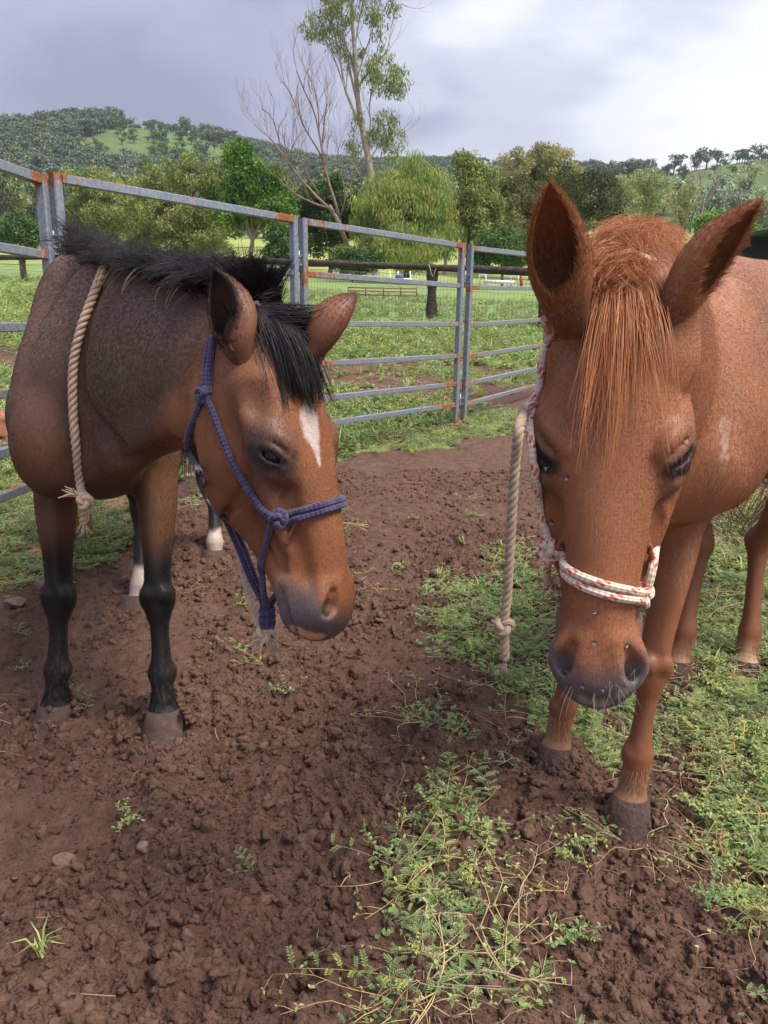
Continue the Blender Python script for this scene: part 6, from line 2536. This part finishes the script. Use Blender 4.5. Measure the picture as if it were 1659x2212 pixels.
def leaves(centres, rad, n_each, size, aspect, colors, seed, droop=0.0, flat=1.0):
    """many small leaf faces spread through clumps; returns verts, quads, colours"""
    rg = np.random.default_rng(seed)
    centres = np.asarray(centres, float)
    n = len(centres) * n_each
    c = np.repeat(centres, n_each, axis=0)
    rd = np.repeat(np.broadcast_to(np.asarray(rad, float), (len(centres),)), n_each)
    v = rg.normal(0, 1, (n, 3)); v /= np.linalg.norm(v, axis=1, keepdims=True)
    v *= (rg.uniform(0, 1, (n, 1)) ** .45) * rd[:, None]
    v[:, 2] *= flat
    o = c + v
    d = rg.normal(0, 1, (n, 3)); d[:, 2] -= droop * 2.2
    d /= np.linalg.norm(d, axis=1, keepdims=True)
    u = rg.normal(0, 1, (n, 3)); u -= d * (u * d).sum(1, keepdims=True); u /= np.linalg.norm(u, axis=1, keepdims=True)
    L = size * rg.uniform(.6, 1.35, (n, 1)); W_ = L * aspect
    V = np.stack([o - d * L * .5, o + u * W_ * .5, o + d * L * .5, o - u * W_ * .5], 1).reshape(-1, 3)
    Q = np.arange(n * 4).reshape(n, 4)
    cl = np.asarray(colors, float)
    pick = rg.integers(0, len(cl), len(centres))
    col_ = np.repeat(cl[pick], n_each, axis=0) * rg.uniform(.72, 1.28, (n, 1)) * (1 + rg.normal(0, .05, (n, 3)))
    return V, Q, np.repeat(np.clip(col_, .005, .9), 4, axis=0)


def limb_path(a, b, rg, sag=.08, n=9):
    a, b = np.asarray(a, float), np.asarray(b, float)
    L = np.linalg.norm(b - a)
    m1 = a * .65 + b * .35 + rg.normal(0, sag * .5, 3) * L + np.array([0, 0, sag * .4 * L])
    m2 = a * .3 + b * .7 + rg.normal(0, sag * .5, 3) * L + np.array([0, 0, sag * .3 * L])
    return spline([a, m1, m2, b], n)


def tree(name, label, base_px, Y, fork_px, blobs, colors, seed, trunk_r=.16, bark=None, leaf=.22, aspect=.38, clumps=90, per=70, droop=.2,
         clump_r=.55, group=None, twigs=.5, limbs=True, shell=.45, cat='tree'):
    """blobs: (px, py, rx, ry) of the foliage masses as the eye sees them; depth is given to them here"""
    rg = np.random.default_rng(seed)
    b0 = at(*base_px, Y)
    base = np.array([b0[0], Y, float(land(b0[0], Y)) - .1])
    root = empty(name, base, label, cat, group)
    fork = at(*fork_px, Y)
    sc = Y / FPX * 1.0
    T = MB()
    tp_ = limb_path(base, fork, rg, .04, 12)
    T.tube(tp_, np.linspace(trunk_r, trunk_r * .62, 12), 8)
    cen, rads = [], []
    tot = sum(b[2] * b[3] for b in blobs)
    for (px, py, rx, ry) in blobs:
        dy = rg.normal(0, .35) * rx * sc
        c = at(px, py, Y + dy)
        r3 = np.array([rx * sc, rx * sc * .9, ry * sc])
        nc = max(4, int(clumps * rx * ry / tot))
        v = rg.normal(0, 1, (nc, 3)); v /= np.linalg.norm(v, axis=1, keepdims=True)
        v *= shell + (1 - shell) * rg.uniform(0, 1, (nc, 1)) ** .5
        cs = c + v * r3 * .92
        cen.append(cs)
        if limbs:
            lp = limb_path(fork, c - np.array([0, 0, r3[2] * .25]), rg, .10, 10)
            r0 = trunk_r * .5 * min(1, (rx * ry / tot * len(blobs)) ** .4)
            T.tube(lp, np.linspace(r0, r0 * .35, 10), 6)
            for q in cs[rg.uniform(0, 1, nc) < twigs]:
                T.tube(limb_path(lp[rg.integers(4, 10)], q, rg, .12, 5), np.linspace(r0 * .32, .012, 5), 4)
    T.build('trunk', bark or M_DARKBARK, root)
    V, Q, C = leaves(np.vstack(cen), clump_r, int(per * 1.9), leaf * .72, aspect, colors, seed + 1, droop, .8)
    me = mesh_np('crown', V, Q, M_CROWN, False)
    set_color(me, C)
    obj('crown', me, root)
    return root


OLIVE = [(.194, .225, .070), (.248, .279, .093), (.163, .202, .066), (.296, .310, .116)]
GREEN = [(.119, .225, .044), (.156, .281, .053), (.088, .181, .037), (.194, .319, .069)]
DARK = [(.083, .149, .051), (.105, .179, .060), (.063, .120, .045), (.135, .217, .067)]
PALE = [(.284, .331, .155), (.344, .385, .196), (.250, .304, .155), (.385, .405, .216)]
PEPPER = [(.237, .308, .079), (.294, .343, .089), (.186, .272, .079), (.358, .358, .100)]
TALL = [(.206, .263, .075), (.163, .219, .075), (.263, .300, .100)]
BROWNISH = [(.302, .287, .137), (.345, .316, .159), (.245, .259, .115), (.389, .352, .172)]

tree('gum_tree', 'olive gum tree behind the steel corner posts, above the bay horse\'s withers', (215, 575), 52, (215, 520), [(190, 395, 50, 42), (235, 440, 60, 55), (170, 470, 40, 50), (250, 510, 50, 40)], OLIVE, 301, .16, None, .30, .3, 110, 75, .35)
tree('gum_tree', 'broad olive gum tree with bare twigs, behind the bay horse\'s mane', (405, 580), 50, (400, 520), [(340, 400, 55, 45), (420, 375, 60, 42), (480, 420, 40, 55), (370, 470, 70, 55), (450, 500, 60, 50), (310, 500, 45, 45)], OLIVE, 302, .2, None, .30, .3, 190, 75, .35, twigs=.9)
tree('leafy_tree', 'bright green tree with a forked trunk, tallest behind the bay horse', (538, 590), 46, (545, 520), [(520, 345, 30, 38), (548, 395, 42, 45), (590, 400, 30, 40), (510, 420, 35, 45), (565, 455, 60, 40), (610, 450, 32, 42), (500, 470, 30, 35)], GREEN, 303, .17, M_GUMBARK, .26, .5, 170, 80, .1)
tree('small_tree', 'small round dark green tree beside the steel post pair', (608, 590), 40, (608, 545), [(605, 520, 28, 36), (588, 545, 16, 18), (622, 548, 18, 20)], DARK, 304, .08, None, .20, .5, 70, 80, .1, .4)
tree('leafy_tree', 'dark green spreading tree behind the dead tree\'s foot', (712, 595), 48, (714, 530), [(690, 440, 42, 40), (740, 420, 40, 36), (660, 470, 34, 40), (710, 490, 55, 38), (770, 470, 34, 40), (680, 530, 30, 22)], [(.05, .095, .022), (.07, .125, .03), (.04, .075, .02)], 305, .17, None, .25, .5, 150, 80, .1)
tree('pepper_tree', 'rounded weeping yellow-green tree between the two horses', (880, 600), 44, (880, 470), [(880, 385, 60, 42), (830, 430, 50, 50), (930, 430, 48, 52), (880, 460, 70, 60), (815, 500, 42, 60), (945, 505, 42, 58), (880, 530, 75, 48), (790, 470, 22, 50)], PEPPER, 306, .22, None, .34, .16, 330, 75, 1.4, .62, twigs=.15)
tree('leafy_tree', 'grey-green gum right of the weeping tree, dark bush at its foot', (1010, 592), 46, (1012, 520), [(1005, 370, 30, 35), (1035, 400, 34, 40), (1010, 450, 40, 48), (1050, 470, 34, 44)], OLIVE, 307, .15, None, .28, .35, 110, 70, .3)
tree('small_tree', 'dark green bush under the gums, beside the chestnut horse\'s ear', (1085, 592), 42, (1085, 565), [(1075, 530, 45, 36), (1115, 545, 36, 34), (1045, 550, 28, 28)], DARK, 308, .09, None, .2, .5, 110, 85, .1, .45)
tree('gum_tree', 'big brownish-olive gum above the chestnut horse\'s near ear', (1150, 585), 58, (1150, 500), [(1115, 370, 40, 38), (1170, 350, 50, 34), (1215, 365, 42, 40), (1100, 420, 38, 45), (1160, 420, 55, 48), (1220, 430, 40, 48), (1130, 475, 45, 40)], BROWNISH, 309, .24, None, .32, .32, 210, 75, .35)
tree('gum_tree', 'open dark gum with thin branches between the chestnut horse\'s ears', (1262, 590), 50, (1262, 470), [(1225, 385, 26, 24), (1270, 395, 30, 26), (1310, 410, 24, 28), (1245, 440, 28, 30), (1290, 455, 28, 28), (1330, 450, 20, 24)], [(.055, .07, .025), (.08, .095, .035), (.045, .06, .022)], 310, .12, None, .24, .35, 80, 55, .3, twigs=.95)
tree('gum_tree', 'slender grey-trunked gum right of the chestnut horse\'s forelock', (1408, 560), 60, (1408, 470), [(1395, 395, 26, 28), (1425, 410, 22, 26), (1405, 440, 26, 22)], PALE, 311, .10, M_GUMBARK, .26, .35, 55, 55, .3, twigs=.95)
tree('gum_tree', 'thin half-bare gum left of the leaning grey trunk', (1470, 560), 55, (1472, 480), [(1455, 440, 16, 20), (1485, 430, 18, 24), (1475, 465, 16, 16)], BROWNISH, 312, .09, None, .24, .35, 30, 40, .3, twigs=1.0)
tree('small_tree', 'green bushy tree behind the tip of the chestnut horse\'s far ear', (1560, 575), 40, (1560, 520), [(1545, 490, 34, 30), (1590, 500, 36, 34), (1560, 525, 40, 26)], GREEN, 313, .08, None, .22, .5, 80, 75, .1, .45)
tree('small_tree', 'dense round dark green tree by the fence at the picture\'s edge', (42, 540), 48, (42, 520), [(40, 490, 36, 26), (22, 510, 20, 18), (62, 512, 22, 18)], DARK, 314, .1, None, .22, .5, 90, 85, .1, .42)
tree('gum_tree', 'pale grey-green tree at the picture\'s left edge above the steel rail', (10, 470), 90, (10, 440), [(12, 415, 34, 22), (-15, 430, 24, 24), (40, 435, 22, 16)], PALE, 315, .16, None, .4, .4, 60, 70, .2, .8)

tree('small_tree', 'mid-green bush filling the gap left of the bright green tree', (455, 585), 54, (455, 560), [(430, 545, 40, 30), (480, 550, 34, 28), (395, 550, 30, 26)], OLIVE, 321, .07, None, .22, .45, 90, 70, .1, .45)
tree('small_tree', 'low dark shrubs behind the log rail, left of the weeping tree', (760, 590), 42, (760, 575), [(745, 560, 30, 24), (790, 565, 30, 24)], DARK, 322, .06, None, .2, .5, 60, 75, .1, .4)
tree('gum_tree', 'grey-green gum filling the space behind the steel post pair at the chestnut\'s ear', (960, 585), 62, (965, 520), [(985, 420, 40, 40), (1050, 400, 40, 36), (1090, 440, 34, 40), (990, 490, 40, 44), (1060, 500, 46, 40)], PALE, 323, .16, M_GUMBARK, .3, .35, 150, 70, .3)
tree('gum_tree', 'olive gum standing behind the dead tree\'s lower branches', (640, 590), 66, (640, 520), [(620, 440, 36, 34), (665, 430, 36, 34), (640, 480, 48, 40), (690, 470, 34, 40)], OLIVE, 324, .15, None, .3, .35, 120, 70, .3)
tree('gum_tree', 'pale gum between the bay horse\'s corner posts and the broad olive gum', (290, 585), 64, (290, 510), [(280, 420, 34, 34), (310, 455, 40, 40), (265, 480, 36, 40), (300, 520, 50, 34)], PEPPER, 325, .14, None, .3, .35, 110, 70, .3)
tree('gum_tree', 'open pale gum behind the chestnut horse\'s forelock tuft', (1340, 560), 75, (1340, 480), [(1315, 420, 34, 26), (1360, 410, 36, 28), (1340, 450, 44, 30)], PALE, 326, .14, M_GUMBARK, .32, .35, 80, 60, .3, twigs=.9)


# tall gum: real limbs first, then tufts of leaf near the branch ends
def px_limb(pts, Y, rg, n=16, dy=.0):
    P = np.array([at(x, y, Y + dy * k + rg.normal(0, .15)) for k, (x, y) in enumerate(pts)])
    return spline(P, n)


def twiggy(T, P, r0, rg, depth, length, spread=.7, up=.5, num=5, tips=None, start=.25):
    """branch off limb P with finer and finer twigs"""
    n = len(P)
    for k in range(num):
        i = int(n * (start + (1 - start) * (k + rg.uniform(0, .8)) / num))
        i = min(i, n - 2)
        t = nrm(P[i + 1] - P[i])
        d = nrm(t * .9 + rg.normal(0, spread, 3) + np.array([0, 0, up]))
        L = length * rg.uniform(.6, 1.25)
        Q = spline([P[i], P[i] + d * L * .4 + rg.normal(0, .05, 3) * L, P[i] + d * L * .75 + np.array([0, 0, .1 * L]) + rg.normal(0, .07, 3) * L, P[i] + d * L + np.array([0, 0, .22 * L]) + rg.normal(0, .08, 3) * L], 7)
        r = r0 * (1 - .55 * i / n) * .5
        T.tube(Q, np.linspace(r, max(r * .3, .006), 7), 4)
        if tips is not None: tips.append(Q[-1]); tips.append(Q[4])
        if depth > 1: twiggy(T, Q, r, rg, depth - 1, length * .55, spread, up, max(3, num - 1), tips, .3)


rg = np.random.default_rng(71)
YT = 58
b0 = at(806, 560, YT)
root = empty('gum_tree', (b0[0], YT, float(land(b0[0], YT))), 'tall slender gum tree with pale trunk, rising out of the picture\'s top', 'tree')
T = MB()
trunk = px_limb([(812, 620), (810, 500), (806, 420), (797, 350), (785, 290), (776, 240), (770, 180), (767, 120), (762, 60), (760, -30), (765, -110)], YT, rg, 40)
T.tube(trunk, np.interp(np.linspace(0, 1, 40), [0, .3, .6, 1], [.30, .26, .17, .05]), 9)
limbs_ = [([(783, 285), (760, 230), (745, 190), (735, 130), (720, 60), (700, -40)], .11), ([(776, 240), (755, 150), (745, 90), (738, 20), (742, -60)], .10), ([(770, 200), (757, 120), (715, 50), (690, 15)], .07),
          ([(768, 180), (783, 130), (800, 80), (815, 30), (830, -40)], .07), ([(770, 195), (800, 150), (835, 110), (845, 60), (860, 10), (880, 15)], .06), ([(790, 320), (800, 270), (798, 230), (805, 180)], .07),
          ([(765, 110), (775, 50), (790, -30)], .06), ([(745, 190), (715, 110), (690, 75), (665, 70)], .06), ([(797, 350), (815, 320), (840, 300), (860, 290)], .06), ([(797, 350), (770, 320), (757, 300), (745, 325)], .035),
          ([(806, 405), (780, 380), (760, 350), (748, 335)], .05), ([(812, 440), (822, 400), (820, 370)], .07)]
tips = []
for pts, r in limbs_:
    L = px_limb(pts, YT, rg, 18, rg.normal(0, .25))
    T.tube(L, np.linspace(r, r * .35, 18), 6)
    twiggy(T, L, r, rg, 2, 2.0, .45, .55, 5, tips)
T.build('trunk', M_GUMBARK, root)
blob = [(690, 60, 32, 26), (720, 85, 26, 24), (665, 72, 10, 16), (745, 25, 34, 26), (700, 25, 20, 20), (795, 25, 26, 22), (850, 15, 16, 18), (815, 60, 16, 22), (755, 130, 20, 18), (830, 155, 42, 40), (855, 180, 28, 32), (800, 170, 26, 18), (830, 275, 30, 36), (850, 305, 24, 34),
        (765, 320, 16, 30), (800, 300, 18, 22), (775, 255, 12, 16), (740, -20, 40, 22), (820, -25, 50, 25), (782, 120, 12, 14)]
cen = []
for px, py, rx, ry in blob:
    n_ = max(4, int(rx * ry / 34))
    v = rg.normal(0, 1, (n_, 3)); v /= np.linalg.norm(v, axis=1, keepdims=True)
    v *= rg.uniform(.2, 1, (n_, 1)) ** .5
    k_ = YT / FPX
    cen.append(at(px, py, YT + rg.normal(0, .4)) + v * np.array([rx * k_, rx * k_, ry * k_]))
V, Q, C = leaves(np.vstack(cen), .42, 26, .30, .22, TALL, 72, .8, 1.0)
me = mesh_np('crown', V, Q, M_CROWN, False); set_color(me, C)
obj('crown', me, root)

# dead tree
YD = 45
b0 = at(752, 545, YD)
root = empty('dead_tree', (b0[0], YD, float(land(b0[0], YD))), 'bare dead tree with many grey-brown twigs, leaning to the left', 'tree')
T = MB()
tr_ = px_limb([(775, 610), (762, 560), (750, 530), (738, 500), (726, 470), (712, 445)], YD, rg, 16)
T.tube(tr_, np.linspace(.17, .11, 16), 8)
dl = [([(738, 495), (725, 440), (712, 400), (700, 350), (690, 290), (678, 240), (655, 190), (640, 150)], .10), ([(726, 465), (700, 440), (670, 410), (640, 375), (612, 335), (600, 290), (585, 250), (565, 235)], .09), ([(715, 450), (680, 440), (640, 420), (610, 395), (590, 370)], .06),
      ([(705, 380), (690, 330), (660, 280), (640, 230), (620, 190), (605, 175)], .06), ([(695, 320), (700, 270), (705, 220), (700, 190)], .05), ([(612, 335), (585, 300), (560, 280), (548, 265)], .04), ([(690, 290), (685, 220), (670, 170), (655, 150)], .045), ([(690, 420), (660, 370), (650, 330), (655, 300)], .035),
      ([(735, 470), (745, 420), (730, 340), (735, 310)], .04), ([(620, 350), (640, 300), (655, 290)], .03)]
for pts, r in dl:
    L = px_limb(pts, YD, rg, 18, rg.normal(0, .2))
    T.tube(L, np.linspace(r, r * .3, 18), 6)
    twiggy(T, L, r * .8, rg, 2, 1.5, .38, .5, 7)
T.build('trunk', M_DEADWOOD, root)

# leaning grey dead trunk on the right
rg = np.random.default_rng(73)
YL = 55
b0 = at(1492, 590, YL)
root = empty('dead_tree', (b0[0], YL, float(land(b0[0], YL))), 'leaning grey dead trunk with a few bare branches, beside the chestnut horse\'s far ear', 'tree')
T = MB()
tr_ = px_limb([(1488, 600), (1495, 545), (1505, 500), (1514, 465), (1520, 430)], YL, rg, 14)
T.tube(tr_, np.linspace(.22, .09, 14), 8)
for pts, r in (([(1512, 470), (1495, 430), (1490, 400)], .06), ([(1516, 450), (1535, 420), (1540, 395)], .05), ([(1520, 430), (1512, 400), (1515, 380)], .05)):
    L = px_limb(pts, YL, rg, 10); T.tube(L, np.linspace(r, r * .3, 10), 5); twiggy(T, L, r, rg, 2, 1.3, .5, .4, 5)
T.build('trunk', M_DEADWOOD, root)


# ------------------------------------------------------------------ far slopes: trees on the hill
def far_tree(seed, colors, h=7.0, w=5.5, nl=420, leaf=.62):
    rg = np.random.default_rng(seed)
    T = MB()
    T.tube(np.array([[0, 0, -.6], [rg.normal(0, .2), 0, h * .3], [rg.normal(0, .3), rg.normal(0, .3), h * .6]]), np.array([.22, .17, .08]), 5, (.12, .095, .08))
    cen = []
    for k in range(14):
        a = rg.uniform(0, 6.28); r = rg.uniform(.1, .42) * w
        z = h * rg.uniform(.36, .88)
        r *= 1.15 - .6 * abs(z / h - .55)
        cen.append((r * math.cos(a), r * math.sin(a), z))
        T.tube(np.array([[0, 0, h * .3], [cen[-1][0] * .6, cen[-1][1] * .6, z * .8], cen[-1]]), np.array([.10, .07, .03]), 4, (.12, .095, .08))
    V, Q, C = leaves(cen, w * .19, nl // 14, leaf, .6, colors, seed, .1, .75)
    T.add(V, Q, None, C)
    return T.mesh('far_tree', M_FAR, False)


m = Mat('far_foliage')
oi = m.node('ShaderNodeObjectInfo').outputs['Random']
m.base(m.mix(1.0, m.attr('Col'), m.ramp(oi, [(0, (.62, .72, .85)), (.35, (.85, .95, 1.0)), (.7, (1.0, 1.0, .95)), (1, (1.2, 1.15, .9))]), 'MULTIPLY')).rough(.8).set(Specular_IOR_Level=.1)
M_FAR = m.m
HILLC = [(.131, .176, .122), (.160, .207, .135), (.110, .153, .115), (.199, .238, .146)]
SHRUB = [(.077, .154, .056), (.098, .182, .063)]
far_pro = [far_tree(s, HILLC) for s in (1, 2, 3, 4)] + [far_tree(s, SHRUB, 3.6, 4.2, 300, .5) for s in (5, 6)]
CLEAR = [[(190, 300), (270, 270), (340, 270), (440, 305), (440, 350), (360, 375), (240, 372), (170, 345)], [(1405, 318), (1659, 312), (1720, 312), (1720, 385), (1560, 395), (1480, 405), (1400, 395)], [(1225, 395), (1400, 385), (1659, 385), (1740, 385), (1740, 620), (1180, 620)], [(60, 420), (-60, 420), (-60, 600), (60, 600)]]
rg = np.random.default_rng(91)
n = 17000
r_ = 150 + 310 * rg.uniform(0, 1, n) ** .75
a_ = rg.uniform(R(-33), R(33), n)
x, y = r_ * np.sin(a_), r_ * np.cos(a_)
z = land(x, y)
px = to_px(np.column_stack([x, y, z]))
clump = fbm(np.column_stack([x, y]), .022, 3, 95)
p_ = sstep(.30, .44, clump) * .93 + .07
inclear = np.zeros(n, bool)
for pl in CLEAR: inclear |= poly_sd(px, np.array(pl, float)) < 0
p_ = np.where(inclear, np.where(px[:, 0] < 600, .17, .06), p_)
p_ *= sstep(150, 200, r_)
k = rg.uniform(0, 1, n) < p_ * .80
x, y, z, inclear, r_ = x[k], y[k], z[k], inclear[k], r_[k]
idx = np.where(inclear | (rg.uniform(0, 1, len(x)) < .12), rg.integers(4, 6, len(x)), rg.integers(0, 4, len(x)))
s = rg.uniform(.5, 1.2, len(x))
scatter('hill_woodland', far_pro, np.column_stack([x, y, z]), np.column_stack([0 * x, 0 * x, rg.uniform(0, 6.28, len(x))]), s[:, None] * np.column_stack([rg.uniform(.85, 1.25, len(x)), rg.uniform(.85, 1.25, len(x)), np.ones(len(x))]), idx,
        'grey-green gum woodland covering the far hills', 'woodland')

# a belt of trees across the foot of the hills
belt_pro = [far_tree(s, [(.150, .175, .080), (.125, .155, .075), (.185, .205, .095), (.110, .145, .065)], 8.0, 7.0, 900, .42) for s in (21, 22, 23)] + [far_tree(s, [(.095, .145, .055), (.12, .17, .06)], 6.0, 6.0, 900, .4) for s in (24, 25)]
rg = np.random.default_rng(99)
n = 420
y = rg.uniform(82, 165, n); x = rg.uniform(-.62, .62, n) * y
z = land(x, y)
px = to_px(np.column_stack([x, y, z]))
k = (fbm(np.column_stack([x, y]), .05, 2, 96) > .44) & (px[:, 0] < 1260)
x, y, z = x[k], y[k], z[k]
s = rg.uniform(.6, 1.15, len(x))
scatter('tree_belt', belt_pro, np.column_stack([x, y, z]), np.column_stack([0 * x, 0 * x, rg.uniform(0, 6.28, len(x))]), s[:, None] * np.ones(3), rg.integers(0, 5, len(x)), 'belt of olive and grey-green trees at the foot of the hills', 'woodland')

# single trees on the right-hand skyline and the pale gums on the slope: one object each, mesh shared
for i, (px_, py_, hpx, lab) in enumerate((
        (1300, 330, 26, 'grey-green tree on the ridge, first of the skyline trees right of the big gum'), (1325, 330, 32, 'round grey tree on the ridge beside the first skyline tree'), (1345, 331, 24, 'low grey tree ending the first clump on the ridge'),
        (1460, 327, 32, 'lone round tree standing clear on the green ridge'), (1505, 326, 26, 'left one of the dark skyline trees above the chestnut horse\'s far ear'), (1530, 325, 34, 'tallest of the skyline trees above the chestnut horse\'s far ear'),
        (1553, 326, 28, 'dark skyline tree just right of the tallest one'), (1595, 325, 22, 'small pale tree on the ridge near the picture\'s edge'), (1612, 325, 20, 'thin pale tree on the ridge, next to the small pale one'), (1642, 325, 26, 'last skyline tree at the picture\'s right edge'))):
    d = (px_ - 829.5) * _rt + (1106.0 - py_) * _up + FPX * _fw
    d = d / d[1]
    Ys = np.linspace(120, 460, 400)
    pts = CAM + Ys[:, None] * d
    gap = pts[:, 2] - land(pts[:, 0], pts[:, 1])
    Yk = Ys[np.argmin(gap)] if gap.min() > 0 else Ys[np.argmax(gap < 0)]
    p = CAM + Yk * d
    zz = float(land(p[0], p[1]))
    o = bpy.data.objects.new('skyline_tree', far_pro[i % 4])
    col.objects.link(o)
    o.location = (p[0], p[1], zz - .8)
    sc_ = hpx / FPX * Yk / 7.0 * 1.45
    o.scale = (sc_ * 1.2, sc_ * 1.2, sc_ * .95)
    o.rotation_euler = (0, 0, i * 1.3)
    tag(o, lab, 'tree', 'trees along the ridge skyline')
pale_pro = [far_tree(s, [(.33, .37, .22), (.38, .41, .26), (.29, .34, .20), (.42, .43, .27)], 7.5, 6.5, 620, .5) for s in (11, 12, 13)]
rg = np.random.default_rng(97)
ORD = ['first', 'second', 'third', 'fourth', 'fifth', 'sixth', 'seventh', 'eighth', 'ninth', 'tenth', 'eleventh', 'twelfth', 'thirteenth', 'fourteenth', 'fifteenth', 'sixteenth', 'seventeenth', 'eighteenth', 'nineteenth', 'twentieth', 'twenty-first', 'twenty-second']
spots = sorted((1010 + 30 * k + rg.uniform(-8, 8), rg.uniform(390, 500)) for k in range(22))
for i, (px_, py_) in enumerate(spots):
    p = on_ground(px_, py_ + 35)
    o = bpy.data.objects.new('pale_gum', pale_pro[i % 3])
    col.objects.link(o)
    o.location = (p[0], p[1], float(land(p[0], p[1])))
    s = rg.uniform(1.0, 1.6)
    o.scale = (s, s, s * rg.uniform(.85, 1.05))
    o.rotation_euler = (0, 0, rg.uniform(0, 6.28))
    tag(o, 'pale grey-green gum on the grassy slope, %s from the left among its like' % ORD[i], 'tree', 'pale gums on the slope')
# ------------------------------------------------------------------ damp air
hz = Mat('damp_air')
hz.n.remove(hz.b)
pv = hz.node('ShaderNodeVolumePrincipled')
pv.inputs['Color'].default_value = (.80, .86, .95, 1)
pv.inputs['Density'].default_value = HAZE
pv.inputs['Anisotropy'].default_value = .2
hz.link(pv.outputs[0], hz.n['Material Output'].inputs['Volume'])
hb = MB().box((0, 260, 45), (620, 700, 95))
tag(hb.build('haze', hz.m), 'thin damp haze in the air before the far hills', kind='stuff')
print('SCENE TIME %.1f' % (time.time() - T0))
